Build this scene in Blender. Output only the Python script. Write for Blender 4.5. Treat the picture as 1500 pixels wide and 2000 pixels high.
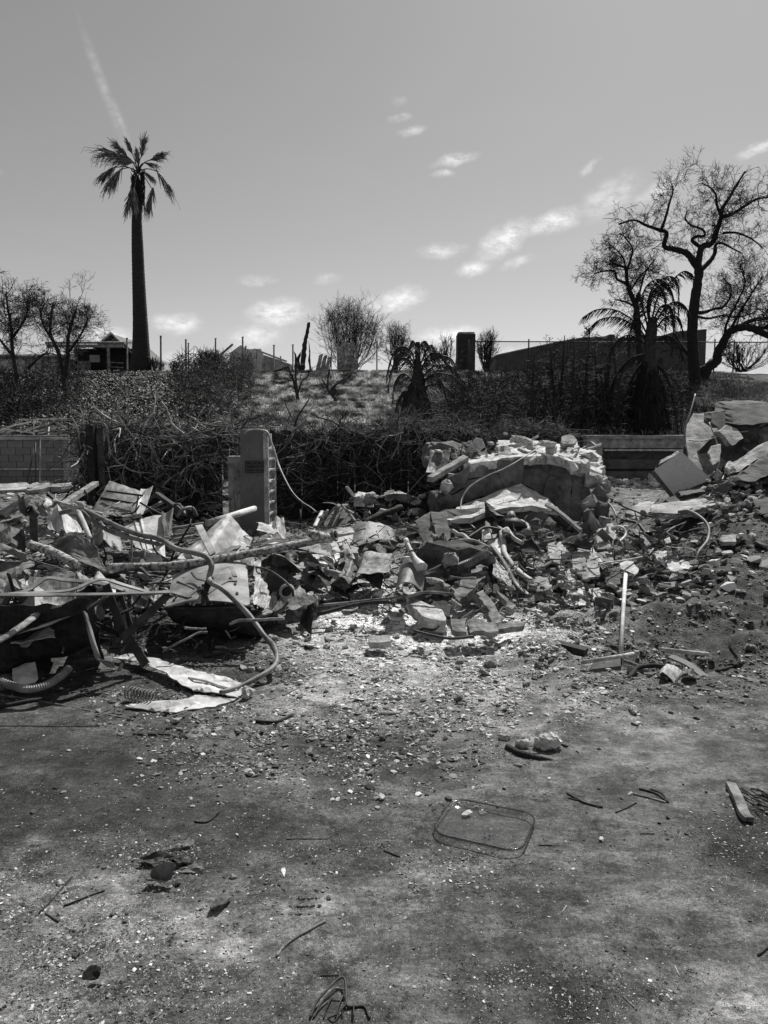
import bpy, bmesh, math, random, re
import numpy as np
from mathutils import Vector, Matrix, noise as mn
from mathutils.geometry import tessellate_polygon
for o in list(bpy.data.objects): bpy.data.objects.remove(o)
S = bpy.context.scene
C = S.collection
R = math.radians
rnd = random.Random(7)

# ------------------------------------------------------------------ camera, sky, sun, exposure
CAMH, FPX, PITCH = 1.6, 1450.0, R(6.69)
cam = bpy.data.cameras.new('camera'); co = bpy.data.objects.new('camera', cam); C.objects.link(co)
cam.sensor_fit = 'VERTICAL'; cam.sensor_height = 36; cam.lens = FPX / 2000 * 36
cam.clip_start = .05; cam.clip_end = 3000
co.location = (0, 0, CAMH); co.rotation_euler = (R(90) - PITCH, 0, 0)
S.camera = co
SUN_AZ, SUN_EL = R(23), R(50)          # azimuth from +Y towards +X
W = bpy.data.worlds.new("World"); S.world = W; W.use_nodes = True
S.view_settings.view_transform = 'Standard'; S.view_settings.look = 'None'
S.view_settings.exposure = 0.13; S.view_settings.gamma = 1; S.view_settings.use_curve_mapping = False
sun = bpy.data.lights.new('sun', 'SUN'); sun.energy = 5.0; sun.angle = R(.5); sun.color = (1, .99, .97)
so = bpy.data.objects.new('sun', sun); C.objects.link(so)
sd = Vector((math.sin(SUN_AZ) * math.cos(SUN_EL), math.cos(SUN_AZ) * math.cos(SUN_EL), math.sin(SUN_EL)))
so.rotation_euler = sd.to_track_quat('Z', 'Y').to_euler(); so.location = (8, 20, 30)

def pdir(px, py):
    dx = (px - 750) / FPX; dy = (1000 - py) / FPX
    return Vector((dx, math.cos(PITCH) + dy * math.sin(PITCH), -math.sin(PITCH) + dy * math.cos(PITCH)))
def P(px, py, Y):
    d = pdir(px, py); return Vector((d.x / d.y * Y, Y, CAMH + d.z / d.y * Y))

def build_world():
    nt = W.node_tree; N = nt.nodes; L = nt.links; N.clear()
    out = N.new('ShaderNodeOutputWorld'); bg = N.new('ShaderNodeBackground'); bg.inputs['Strength'].default_value = 0.085
    sky = N.new('ShaderNodeTexSky'); sky.sky_type = 'NISHITA'; sky.sun_disc = False
    sky.sun_elevation = SUN_EL; sky.sun_rotation = SUN_AZ; sky.air_density = 1.0; sky.dust_density = .6; sky.ozone_density = 1.0
    bw = N.new('ShaderNodeRGBToBW'); L.new(sky.outputs[0], bw.inputs[0])
    tc = N.new('ShaderNodeTexCoord'); sp = N.new('ShaderNodeSeparateXYZ'); L.new(tc.outputs['Generated'], sp.inputs[0])
    def m(op, a, b=None, c=None):
        n = N.new('ShaderNodeMath'); n.operation = op
        for i, v in enumerate((a, b, c)):
            if v is None: continue
            if isinstance(v, (int, float)): n.inputs[i].default_value = v
            else: L.new(v, n.inputs[i])
        return n.outputs[0]
    az = m('ARCTAN2', sp.outputs[0], sp.outputs[1]); el = m('ARCSINE', sp.outputs[2])
    cb = N.new('ShaderNodeCombineXYZ'); L.new(az, cb.inputs[0]); L.new(el, cb.inputs[1])
    def noise(scale, vec, det=6, rough=.6, loc=(0, 0, 0), sc=(1, 1, 1), rot=0):
        mp = N.new('ShaderNodeMapping'); mp.inputs['Location'].default_value = loc; mp.inputs['Scale'].default_value = sc
        mp.inputs['Rotation'].default_value = (0, 0, rot)
        L.new(vec, mp.inputs[0]); n = N.new('ShaderNodeTexNoise'); n.inputs['Scale'].default_value = scale
        n.inputs['Detail'].default_value = det; n.inputs['Roughness'].default_value = rough; L.new(mp.outputs[0], n.inputs['Vector']); return n
    # small clouds: centre px, half size px, tilt, density
    cl = [(985, 470, 60, 24, 28, 1.0), (925, 525, 34, 12, 8, .85), (1085, 432, 58, 18, 14, .9), (1190, 385, 60, 28, 28, .55), (1290, 370, 50, 14, 22, .6),
          (888, 312, 46, 9, 10, .7), (866, 340, 26, 7, 3, .75), (803, 257, 26, 8, 12, .6), (782, 230, 26, 7, 8, .4), (780, 198, 20, 7, 10, .4),
          (860, 490, 50, 13, 3, .6), (540, 610, 58, 22, 5, .95), (770, 588, 62, 20, 14, .85), (345, 632, 48, 18, 4, .75), (500, 655, 60, 22, 8, .6),
          (880, 655, 62, 18, 4, .9), (1150, 325, 22, 7, 35, .45), (1480, 290, 34, 8, 16, .7), (380, 700, 60, 14, 0, .9), (1010, 512, 34, 10, 20, .45), (500, 548, 40, 10, 5, .35),
          (640, 545, 30, 10, 10, .3), (198, 160, 95, 9, -69, .235), (233, 232, 46, 7, -66, .22), (1010, 690, 60, 12, 3, .5), (215, 655, 50, 14, 5, .7)]
    for k in range(9):
        cl.append((rnd.uniform(-900, -100), rnd.uniform(300, 690), rnd.uniform(40, 90), rnd.uniform(10, 24), rnd.uniform(0, 20), .7))
        cl.append((rnd.uniform(1600, 2600), rnd.uniform(200, 690), rnd.uniform(40, 90), rnd.uniform(10, 24), rnd.uniform(0, 20), .7))
    wn = noise(30, cb.outputs[0], 4, .6)
    wv = N.new('ShaderNodeVectorMath'); wv.operation = 'MULTIPLY_ADD'; L.new(wn.outputs['Color'], wv.inputs[0])
    wv.inputs[1].default_value = (.03, .016, 0); L.new(cb.outputs[0], wv.inputs[2])
    acc = None
    for (px, py, a, b, ang, dens) in cl:
        d = pdir(px, py).normalized()
        mp = N.new('ShaderNodeMapping'); mp.vector_type = 'TEXTURE'
        q_ = 0 if ang < -50 else 1; mp.inputs['Location'].default_value = (math.atan2(d.x, d.y) + .015 * q_, math.asin(d.z) + .008 * q_, 0); mp.inputs['Rotation'].default_value = (0, 0, R(ang))
        mp.inputs['Scale'].default_value = (a * 1.0 / FPX, b * 1.12 / FPX, 1); L.new(cb.outputs[0] if ang < -50 else wv.outputs[0], mp.inputs[0])
        ln = N.new('ShaderNodeVectorMath'); ln.operation = 'LENGTH'; L.new(mp.outputs[0], ln.inputs[0])
        mr = N.new('ShaderNodeMapRange'); mr.interpolation_type = 'SMOOTHSTEP'; L.new(ln.outputs['Value'], mr.inputs['Value'])
        mr.inputs['From Min'].default_value = 0; mr.inputs['From Max'].default_value = 1.25; mr.inputs['To Min'].default_value = dens; mr.inputs['To Max'].default_value = 0
        acc = mr.outputs[0] if acc is None else m('MAXIMUM', acc, mr.outputs[0])
    n1 = noise(62, cb.outputs[0], 9, .68, sc=(.8, 1.5, 1), rot=R(-14))
    dn = m('MULTIPLY', acc, m('MULTIPLY_ADD', n1.outputs['Fac'], 4.2, -1.25))
    n2 = noise(7, cb.outputs[0], 7, .6, loc=(3, 1, 0), sc=(.6, 2.4, 1), rot=R(-20))
    veil = m('MULTIPLY', m('SUBTRACT', n2.outputs['Fac'], .5), .20)
    hz = N.new('ShaderNodeMapRange'); L.new(el, hz.inputs['Value']); hz.inputs['From Min'].default_value = 0; hz.inputs['From Max'].default_value = .5
    hz.inputs['To Min'].default_value = 1.0; hz.inputs['To Max'].default_value = .2
    veil = m('MULTIPLY', m('MAXIMUM', veil, 0), hz.outputs[0])
    cov = m('ADD', m('MAXIMUM', m('MINIMUM', dn, 1), 0), veil)
    base = m('ADD', m('MULTIPLY', bw.outputs[0], SKY_K[0]), SKY_K[1])
    tot = m('ADD', base, m('MULTIPLY', cov, SKY_K[2]))
    L.new(tot, bg.inputs['Color']); L.new(bg.outputs[0], out.inputs[0])
SKY_K = (.86, .42, 4.6)
build_world()

# ------------------------------------------------------------------ noise + terrain
_prm = np.random.RandomState(3).rand(512, 512)
def vnoise(x, y):
    xi = np.floor(x).astype(int); yi = np.floor(y).astype(int); fx = x - xi; fy = y - yi
    fx = fx * fx * (3 - 2 * fx); fy = fy * fy * (3 - 2 * fy)
    g = lambda a, b: _prm[a % 512, b % 512]
    return (g(xi, yi) * (1 - fx) + g(xi + 1, yi) * fx) * (1 - fy) + (g(xi, yi + 1) * (1 - fx) + g(xi + 1, yi + 1) * fx) * fy
def fbm(x, y, s, octv=4, seed=0):
    v = 0; a = 1; t = 0
    for i in range(octv):
        v = v + a * vnoise(x * s + 17.3 * i + seed * 31.7, y * s + 9.1 * i + seed * 13.3); t += a; a *= .55; s *= 2.03
    return v / t
def sstep(a, b, x):
    t = np.clip((x - a) / (b - a), 0, 1); return t * t * (3 - 2 * t)
def gau(x, y, cx, cy, sx, sy): return np.exp(-((x - cx) / sx) ** 2 - ((y - cy) / sy) ** 2)
def proj(x, y, z=0.0):
    yy = y * math.cos(PITCH) - (z - CAMH) * math.sin(PITCH); zz = y * math.sin(PITCH) + (z - CAMH) * math.cos(PITCH)
    yy = np.where(yy > .05, yy, .05); return 750 + FPX * x / yy, 1000 - FPX * zz / yy
def blob(u, v, cx, cy, rx, ry): return np.exp(-(((u - cx) / rx) ** 2 + ((v - cy) / ry) ** 2))
def macro(x, y):
    z = .34 * gau(x, y, -2.7, 7.1, 1.9, 1.25) + .12 * gau(x, y, -.2, 8.2, 1.6, 1.4)
    z = z + .55 * gau(x, y, 1.55, 9.3, 1.25, 1.5) + .16 * gau(x, y, 1.3, 7.3, .8, .6)
    z = z + .14 * gau(x, y, 1.1, 5.1, .22, .35) + .10 * gau(x, y, 3.0, 6.6, 1.2, .5) + .12 * gau(x, y, 2.2, 5.9, .9, .25)
    m = sstep(.30, .50, x / np.maximum(y, 1)) * sstep(5.2, 12.3, y) * (1 - sstep(13.5, 17, y)) * (1 - .8 * sstep(.60, 1.0, x / np.maximum(y, 1))); z = z + 2.0 * m * np.clip(.5 + .5 * sstep(.30, .7, x / np.maximum(y, 1)), 0, 1)
    z = z - .10 * gau(x, y, 2.0, 4.95, .55, .22)
    return z
def rough_amt(u, v):
    r = .25 + .9 * sstep(1560, 1330, v) * (1 - .8 * blob(u, v, 1180, 1500, 330, 110)) * (1 - .95 * blob(u, v, 60, 1460, 330, 110))
    r = r + .9 * sstep(950, 1150, u) * sstep(1400, 1250, v) + .25 * blob(u, v, 100, 1850, 330, 220)
    return r
def height(x, y):
    x = np.asarray(x, float); y = np.asarray(y, float)
    u, v = proj(x, y); r = rough_amt(u, v)
    f = fbm(x, y, 1.1, 4, 1) - .5; g = fbm(x, y, 7, 5, 2) - .5; rg = 1 - np.abs(2 * fbm(x, y, 3.4, 4, 5) - 1)
    z = macro(x, y) + r * (.05 * f + .035 * g)
    z = z + .09 * (rg - .75) * np.clip(sstep(980, 1150, u) * sstep(1420, 1260, v) * sstep(1500, 1330, v), 0, 1)
    hi = fbm(x, y, 40, 3, 8) - .5
    return z + .008 * hi * np.clip(r, .15, 1.5)
def H(x, y): return float(height(np.array([x]), np.array([y]))[0])
def hillz(x, y):
    x = np.asarray(x, float); y = np.asarray(y, float)
    t = np.clip((y - 22.3) / 13.2, 0, 1)
    z = 1.22 + 2.88 * (t ** .85)
    z = z + .30 * (fbm(x, y, .35, 4, 3) - .5) * np.sin(np.pi * np.clip(t, 0, 1)) + .26 * (fbm(x, y, 1.7, 5, 4) - .5) * sstep(0, .1, t) * (1 - .7 * sstep(.85, 1, t))
    z = z - .10 * sstep(.9, 1, t) * sstep(2, 6, x)
    z = z + .35 * gau(x, y, -4.0, 26.0, 2.0, 1.0) * 0
    return z
def HZ(x, y): return float(hillz(np.array([x]), np.array([y]))[0])
def G(px, py, lift=0):
    """where the ray of this photo pixel meets the ground"""
    d = pdir(px, py); d = d / d.y
    lo = 1.2
    ys = np.arange(1.2, 22, .04); zs = CAMH + d.z * ys; hs = height(d.x * ys, ys)
    k = np.argmax(zs < hs) if (zs < hs).any() else len(ys) - 1
    y = ys[k]; return Vector((d.x * y, y, float(hs[k]) + lift))
def GH(px, py, lift=0):
    d = pdir(px, py); d = d / d.y
    ys = np.arange(22.4, 60, .05); zs = CAMH + d.z * ys; hs = hillz(d.x * ys, ys)
    k = np.argmax(zs < hs) if (zs < hs).any() else 263
    y = ys[k]; return Vector((d.x * y, y, float(hs[k]) + lift))

# ------------------------------------------------------------------ materials (all neutral greys: the place is seen in black and white)
def mk(name, c1, c2, scale=6, rough=.85, metal=0, bump=.3, bscale=40, stretch=(1, 1, 1), pits=0, cracks=0, attr=None, vary=.18, lo=.35, hi=.68, dist=.01, flakes=0, spec=.3):
    m = bpy.data.materials.new(name); m.use_nodes = True; nt = m.node_tree; N = nt.nodes; L = nt.links
    b = N['Principled BSDF']; b.inputs['Roughness'].default_value = rough; b.inputs['Metallic'].default_value = metal
    b.inputs['Specular IOR Level'].default_value = spec
    tc = N.new('ShaderNodeTexCoord'); mp = N.new('ShaderNodeMapping'); mp.inputs['Scale'].default_value = stretch; L.new(tc.outputs['Object'], mp.inputs[0])
    n = N.new('ShaderNodeTexNoise'); n.inputs['Scale'].default_value = scale; n.inputs['Detail'].default_value = 9; n.inputs['Roughness'].default_value = .65; L.new(mp.outputs[0], n.inputs['Vector'])
    oi = N.new('ShaderNodeObjectInfo')
    mr = N.new('ShaderNodeMapRange'); L.new(n.outputs['Fac'], mr.inputs['Value']); mr.inputs['From Min'].default_value = lo; mr.inputs['From Max'].default_value = hi
    mr.inputs['To Min'].default_value = c1; mr.inputs['To Max'].default_value = c2
    def math_(op, a, c):
        k = N.new('ShaderNodeMath'); k.operation = op
        for i, v in enumerate((a, c)):
            if isinstance(v, (int, float)): k.inputs[i].default_value = v
            else: L.new(v, k.inputs[i])
        return k.outputs[0]
    rv = N.new('ShaderNodeMapRange'); L.new(oi.outputs['Random'], rv.inputs['Value']); rv.inputs['To Min'].default_value = 1 - vary; rv.inputs['To Max'].default_value = 1 + vary
    col = math_('MULTIPLY', mr.outputs[0], rv.outputs[0])
    fine = N.new('ShaderNodeTexNoise'); fine.inputs['Scale'].default_value = bscale; fine.inputs['Detail'].default_value = 6; fine.inputs['Roughness'].default_value = .7; L.new(mp.outputs[0], fine.inputs['Vector'])
    col = math_('MULTIPLY', col, math_('ADD', math_('MULTIPLY', fine.outputs['Fac'], .9), .55))
    hgt = fine.outputs['Fac']
    if pits:
        v = N.new('ShaderNodeTexVoronoi'); v.inputs['Scale'].default_value = pits; L.new(tc.outputs['Object'], v.inputs['Vector'])
        p = N.new('ShaderNodeMapRange'); L.new(v.outputs['Distance'], p.inputs['Value']); p.inputs['From Min'].default_value = .08; p.inputs['From Max'].default_value = .24
        sel = N.new('ShaderNodeSeparateColor'); L.new(v.outputs['Color'], sel.inputs[0])
        pm = math_('MAXIMUM', p.outputs[0], math_('GREATER_THAN', sel.outputs[0], .45))
        col = math_('MULTIPLY', col, math_('ADD', math_('MULTIPLY', pm, .55), .45)); hgt = math_('ADD', hgt, math_('MULTIPLY', pm, .6))
    if cracks:
        wn = N.new('ShaderNodeTexNoise'); wn.inputs['Scale'].default_value = 6; wn.inputs['Detail'].default_value = 5; L.new(tc.outputs['Object'], wn.inputs['Vector'])
        vm = N.new('ShaderNodeVectorMath'); vm.operation = 'MULTIPLY_ADD'; L.new(wn.outputs['Color'], vm.inputs[0]); vm.inputs[1].default_value = (.12, .12, .12); L.new(tc.outputs['Object'], vm.inputs[2])
        v = N.new('ShaderNodeTexVoronoi'); v.feature = 'DISTANCE_TO_EDGE'; v.inputs['Scale'].default_value = cracks; L.new(vm.outputs[0], v.inputs['Vector'])
        p = N.new('ShaderNodeMapRange'); L.new(v.outputs['Distance'], p.inputs['Value']); p.inputs['From Min'].default_value = .002; p.inputs['From Max'].default_value = .016
        col = math_('MULTIPLY', col, math_('ADD', math_('MULTIPLY', p.outputs[0], .45), .55)); hgt = math_('ADD', hgt, math_('MULTIPLY', p.outputs[0], 1.2))
    if attr:
        at = N.new('ShaderNodeAttribute'); at.attribute_name = attr; col = math_('MULTIPLY', col, at.outputs['Fac'])
    L.new(col, b.inputs['Base Color'])
    bp = N.new('ShaderNodeBump'); bp.inputs['Strength'].default_value = bump; bp.inputs['Distance'].default_value = dist; L.new(hgt, bp.inputs['Height']); L.new(bp.outputs[0], b.inputs['Normal'])
    return m
MAT = dict(
    conc=mk('weathered_concrete', .14, .52, 5, .9, bump=1.0, dist=.015, bscale=35, pits=22),
    conc_lt=mk('pale_broken_concrete', .28, .82, 7, .9, bump=1.0, dist=.015, bscale=30, pits=18),
    conc_dk=mk('sooty_concrete', .06, .17, 4, .9, bump=.6, bscale=35, pits=20),
    conc_cr=mk('cracked_concrete_shaded_face', .06, .22, 3, .9, bump=1.0, bscale=12, pits=9, vary=.05, dist=.02),  # shade on the fallen slab's front put into this darker colour
    conc_crl=mk('cracked_pale_sunlit_concrete', .34, .80, 6, .9, bump=.8, bscale=26, cracks=5, vary=.05),  # sunlight on the slab's top and lower leaf put into this paler colour
    stucco=mk('dark_pitted_pillar_plaster', .13, .20, 3, .9, bump=.4, bscale=50, pits=26, vary=0),
    stone=mk('rubble_stone', .16, .50, 20, .9, bump=.5, bscale=90, vary=.5),
    pebble=mk('ash_and_gravel', .85, 1.15, 60, .92, bump=.3, bscale=160, attr='tone', vary=0),
    block=mk('sooty_block', .14, .24, 1.2, .9, bump=.3, bscale=30, vary=.14),
    mortar=mk('mortar', .20, .30, 4, .9, bump=.3),
    metal_lt=mk('scoured_sheet_metal', .16, .62, 5, .55, .0, bump=.25, bscale=25, lo=.3, hi=.66),
    metal_wh=mk('ash_white_sheet_metal', .34, .72, 8, .7, 0, bump=.5, bscale=22),
    metal_md=mk('burnt_sheet_metal', .05, .28, 5, .55, 0, bump=.3, bscale=30, lo=.36, hi=.66),
    metal_dk=mk('rusted_dark_metal', .015, .07, 9, .6, 0, bump=.3, bscale=50),
    metal_dr=mk('dented_appliance_enamel', .10, .36, 3.5, .5, 0, bump=.35, bscale=18, lo=.34, hi=.66),
    crust=mk('crusted_pipe', .06, .55, 30, .85, .1, bump=.9, bscale=70, lo=.4, hi=.58),
    cable=mk('burnt_cable', .05, .22, 30, .6, .1, bump=.3, bscale=90),
    wood=mk('grey_burnt_wood', .06, .34, 7, .9, bump=.8, bscale=26, stretch=(1, 1, 1), lo=.36, hi=.62),
    char=mk('charred_wood', .012, .05, 14, .8, bump=.8, bscale=50),
    bark=mk('burnt_bark', .012, .035, 12, .9, bump=.6, bscale=30),
    bark2=mk('grey_twig_bark', .02, .055, 8, .9, bump=.4),
    vine=mk('dry_grey_vine', .04, .24, 5, .85, bump=.3, attr='tone', vary=0),
    palm=mk('palm_trunk_bark', .022, .06, 5, .9, bump=.9, bscale=6, stretch=(.6, .6, 5), dist=.04),
    frond=mk('dusty_palm_leaf', .05, .17, 3, .6, bump=.2, attr='tone', vary=0),
    fiber=mk('burnt_palm_fibre', .012, .035, 8, .9, bump=.3),
    leaf=mk('ivy_leaf', .8, 1.2, 3, .55, bump=.1, attr='tone', vary=0, spec=.3),
    grass=mk('dry_grass', .8, 1.2, 3, .9, bump=.1, attr='tone', vary=0),
    hill=mk('hill_soil', .45, 1.1, 1.5, .95, bump=.6, bscale=12, attr='tone', vary=0, dist=.05),
    house=mk('pale_house_stucco', .5, .7, 2, .9, bump=.1),
    roof=mk('grey_shingle_roof', .10, .2, 3, .9, bump=.5, bscale=12),
    fabric=mk('charred_cloth', .03, .12, 12, .95, bump=.8, bscale=60),
    dkbrick=mk('dark_brick', .03, .06, 3, .9, bump=.4, bscale=10),
    cloudy=mk('frosted_panel', .5, .62, 2, .5, bump=.05, vary=0),
    signp=mk('sign_plate', .07, .09, 6, .7, bump=.05, vary=0), signd=mk('sign_ink', .012, .02, 6, .8, bump=0, vary=0),
)
def ground_mat():
    m = bpy.data.materials.new('scorched_concrete_and_ash'); m.use_nodes = True; nt = m.node_tree; N = nt.nodes; L = nt.links
    b = N['Principled BSDF']; b.inputs['Roughness'].default_value = .92; b.inputs['Specular IOR Level'].default_value = .25
    tc = N.new('ShaderNodeTexCoord')
    def nz(s, d, r=.65, sc=(1, 1, 1), rot=0):
        mp = N.new('ShaderNodeMapping'); mp.inputs['Scale'].default_value = sc; mp.inputs['Rotation'].default_value = (0, 0, rot); L.new(tc.outputs['Object'], mp.inputs[0])
        n = N.new('ShaderNodeTexNoise'); n.inputs['Scale'].default_value = s; n.inputs['Detail'].default_value = d; n.inputs['Roughness'].default_value = r; L.new(mp.outputs[0], n.inputs['Vector']); return n.outputs['Fac']
    def mt(op, a, c, d=None):
        k = N.new('ShaderNodeMath'); k.operation = op
        for i, v in enumerate((a, c, d)):
            if v is None: continue
            if isinstance(v, (int, float)): k.inputs[i].default_value = v
            else: L.new(v, k.inputs[i])
        return k.outputs[0]
    def rg(a, f0, f1, t0, t1, sm=True):
        r = N.new('ShaderNodeMapRange'); L.new(a, r.inputs['Value'])
        for k, v in zip(('From Min', 'From Max', 'To Min', 'To Max'), (f0, f1, t0, t1)): r.inputs[k].default_value = v
        if sm: r.interpolation_type = 'SMOOTHSTEP'
        return r.outputs[0]
    at = N.new('ShaderNodeAttribute'); at.attribute_name = 'tone'; gr = N.new('ShaderNodeAttribute'); gr.attribute_name = 'grit'
    big = rg(nz(1.6, 12, .72), .38, .60, .58, 1.38); mid = rg(nz(6.5, 12, .8, (1, 1.2, 1)), .40, .60, .62, 1.42)
    scuff = rg(nz(3.0, 10, .8, (1, 4, 1), R(35)), .50, .62, 1, 1.5); scuff2 = rg(nz(2.6, 10, .8, (1, 5, 1), R(-50)), .52, .64, 1, .6)
    soot = rg(nz(3.3, 14, .85), .53, .60, 1, .42)
    fine = mt('MULTIPLY', rg(nz(60, 10, .85), .32, .68, .35, 1.65), rg(nz(260, 4, .8), .3, .7, .6, 1.4))
    col = at.outputs['Fac']
    for f in (big, mid, scuff, scuff2, soot): col = mt('MULTIPLY', col, f)
    ff = mt('ADD', mt('MULTIPLY', mt('SUBTRACT', fine, 1), mt('MULTIPLY_ADD', gr.outputs['Fac'], .6, .6)), 1)
    col = mt('MULTIPLY', col, ff)
    # grains: dark and white specks
    hs = None
    for sc, thr, amt, dens in ((190, .24, .30, .86), (80, .16, .36, .92), (230, .3, -.9, .74), (60, .2, -.9, .86)):
        v = N.new('ShaderNodeTexVoronoi'); v.inputs['Scale'].default_value = sc; L.new(tc.outputs['Object'], v.inputs['Vector'])
        s = N.new('ShaderNodeSeparateColor'); L.new(v.outputs['Color'], s.inputs[0])
        reg = rg(nz(4 + sc * .02, 4), .42, .62, 0, 1)
        pick = mt('GREATER_THAN', mt('ADD', s.outputs[0], mt('MULTIPLY', mt('MULTIPLY', gr.outputs['Fac'], reg), .35)), dens + .09)
        dot = mt('MULTIPLY', mt('LESS_THAN', v.outputs['Distance'], thr), pick)
        if amt > 0: col = mt('ADD', col, mt('MULTIPLY', dot, mt('MULTIPLY', s.outputs[1], amt)))
        else: col = mt('MULTIPLY', col, mt('MULTIPLY_ADD', dot, amt * .8, 1))
        hs = dot if hs is None else mt('ADD', hs, dot)
    L.new(col, b.inputs['Base Color'])
    hh = mt('ADD', mt('MULTIPLY', mt('MULTIPLY', nz(55, 8, .75), gr.outputs['Fac']), 1.6), mt('MULTIPLY', hs, .35)); hh = mt('ADD', hh, mt('MULTIPLY', nz(9, 6), .8)); hh = mt('ADD', hh, mt('MULTIPLY', nz(180, 4, .8), .35))
    bp = N.new('ShaderNodeBump'); bp.inputs['Strength'].default_value = .8; bp.inputs['Distance'].default_value = .012; L.new(hh, bp.inputs['Height']); L.new(bp.outputs[0], b.inputs['Normal'])
    return m
MAT['ground'] = ground_mat()
def glass():
    m = bpy.data.materials.new('thin_clear_glass'); m.use_nodes = True; N = m.node_tree.nodes; L = m.node_tree.links; N.remove(N['Principled BSDF'])
    tr = N.new('ShaderNodeBsdfTransparent'); tr.inputs['Color'].default_value = (.93, .93, .93, 1); gl = N.new('ShaderNodeBsdfGlossy'); gl.inputs['Roughness'].default_value = .08
    fr = N.new('ShaderNodeLayerWeight'); fr.inputs['Blend'].default_value = .5; pw = N.new('ShaderNodeMath'); pw.operation = 'POWER'; L.new(fr.outputs['Facing'], pw.inputs[0]); pw.inputs[1].default_value = 4; ml = N.new('ShaderNodeMath'); ml.operation = 'MULTIPLY_ADD'; L.new(pw.outputs[0], ml.inputs[0]); ml.inputs[1].default_value = .8; ml.inputs[2].default_value = .05
    mx = N.new('ShaderNodeMixShader'); L.new(ml.outputs[0], mx.inputs[0]); L.new(tr.outputs[0], mx.inputs[1]); L.new(gl.outputs[0], mx.inputs[2]); L.new(mx.outputs[0], N['Material Output'].inputs[0])
    return m
MAT['glass'] = glass()
MAT['glass_edge'] = glass(); MAT['glass_edge'].name = 'thick_glass_edge'; MAT['glass_edge'].node_tree.nodes['Transparent BSDF'].inputs['Color'].default_value = (.5, .5, .5, 1)
def block_face():
    m = mk('block_masonry_facade', .07, .12, 1.5, .9, bump=.2, bscale=8, vary=0); N = m.node_tree.nodes; L = m.node_tree.links; b = N['Principled BSDF']
    tc = N.new('ShaderNodeTexCoord'); sp = N.new('ShaderNodeSeparateXYZ'); L.new(tc.outputs['Object'], sp.inputs[0]); cb = N.new('ShaderNodeCombineXYZ'); L.new(sp.outputs[0], cb.inputs[0]); L.new(sp.outputs[2], cb.inputs[1])
    br = N.new('ShaderNodeTexBrick'); L.new(cb.outputs[0], br.inputs['Vector']); br.inputs['Scale'].default_value = 1; br.inputs['Brick Width'].default_value = .4; br.inputs['Row Height'].default_value = .2; br.inputs['Mortar Size'].default_value = .012
    bp = N.new('ShaderNodeBump'); bp.inputs['Strength'].default_value = .8; bp.inputs['Distance'].default_value = .02; bp.invert = True; L.new(br.outputs['Fac'], bp.inputs['Height']); L.new(bp.outputs[0], b.inputs['Normal'])
    return m
MAT['facade'] = block_face()

# ------------------------------------------------------------------ object helpers
def mesh_of(name, V, F, mat, smooth=False, tone=None):
    me = bpy.data.meshes.new(name); V = np.asarray(V, np.float32)
    if isinstance(F, np.ndarray):
        k = F.shape[1]; me.vertices.add(len(V)); me.vertices.foreach_set('co', V.ravel()); me.loops.add(F.size); me.polygons.add(len(F))
        me.loops.foreach_set('vertex_index', F.astype(np.int32).ravel()); me.polygons.foreach_set('loop_start', np.arange(0, F.size, k, dtype=np.int32))
        me.update(calc_edges=True)
    else: me.from_pydata([tuple(v) for v in V.tolist()], [], F)
    me.polygons.foreach_set('use_smooth', np.full(len(me.polygons), smooth))
    if tone is not None:
        a = me.attributes.new('tone', 'FLOAT', 'POINT'); a.data.foreach_set('value', np.asarray(tone, np.float32))
    if mat: me.materials.append(MAT[mat])
    me.update(); return me
def props(o, label=None, cat=None, group=None, kind=None):
    if label: o['label'] = label
    if cat: o['category'] = cat
    if group: o['group'] = group
    if kind: o['kind'] = kind
    return o
def T(name, label, cat, loc, group=None):
    o = bpy.data.objects.new(name, None); o.empty_display_size = .1; o.location = loc; C.objects.link(o); return props(o, label, cat, group)
def M(name, VF, mat, parent=None, smooth=False, label=None, cat=None, group=None, kind=None, tone=None, org=None):
    V, F = VF; V = np.asarray(V, float)
    if parent is not None:
        off = Vector(parent.location)
        if parent.parent: off = off + parent.parent.location
    else: off = Vector(org) if org is not None else Vector(((V[:, 0].min() + V[:, 0].max()) / 2, (V[:, 1].min() + V[:, 1].max()) / 2, V[:, 2].min()))
    me = mesh_of(name, V - np.array(off), F, mat, smooth or getattr(M, 'sm', False), tone); o = bpy.data.objects.new(name, me); C.objects.link(o)
    if parent is not None: o.parent = parent
    else: o.location = off
    return props(o, label, cat, group, kind)
def jn(*parts):
    Vs = []; Fs = []; n = 0
    for V, F in parts:
        V = np.asarray(V, float); Vs.append(V); Fs += [[int(i) + n for i in f] for f in F]; n += len(V)
    return np.concatenate(Vs), Fs
def smoothpath(pts, n=6):
    pts = [np.array(p, float) for p in pts]
    if len(pts) < 3: return pts
    out = []; q = [2 * pts[0] - pts[1]] + pts + [2 * pts[-1] - pts[-2]]
    for i in range(1, len(q) - 2):
        for k in range(n):
            t = k / n; a, b, c, d = q[i - 1:i + 3]
            out.append(.5 * ((2 * b) + (-a + c) * t + (2 * a - 5 * b + 4 * c - d) * t * t + (-a + 3 * b - 3 * c + d) * t ** 3))
    out.append(pts[-1]); return out
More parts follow.
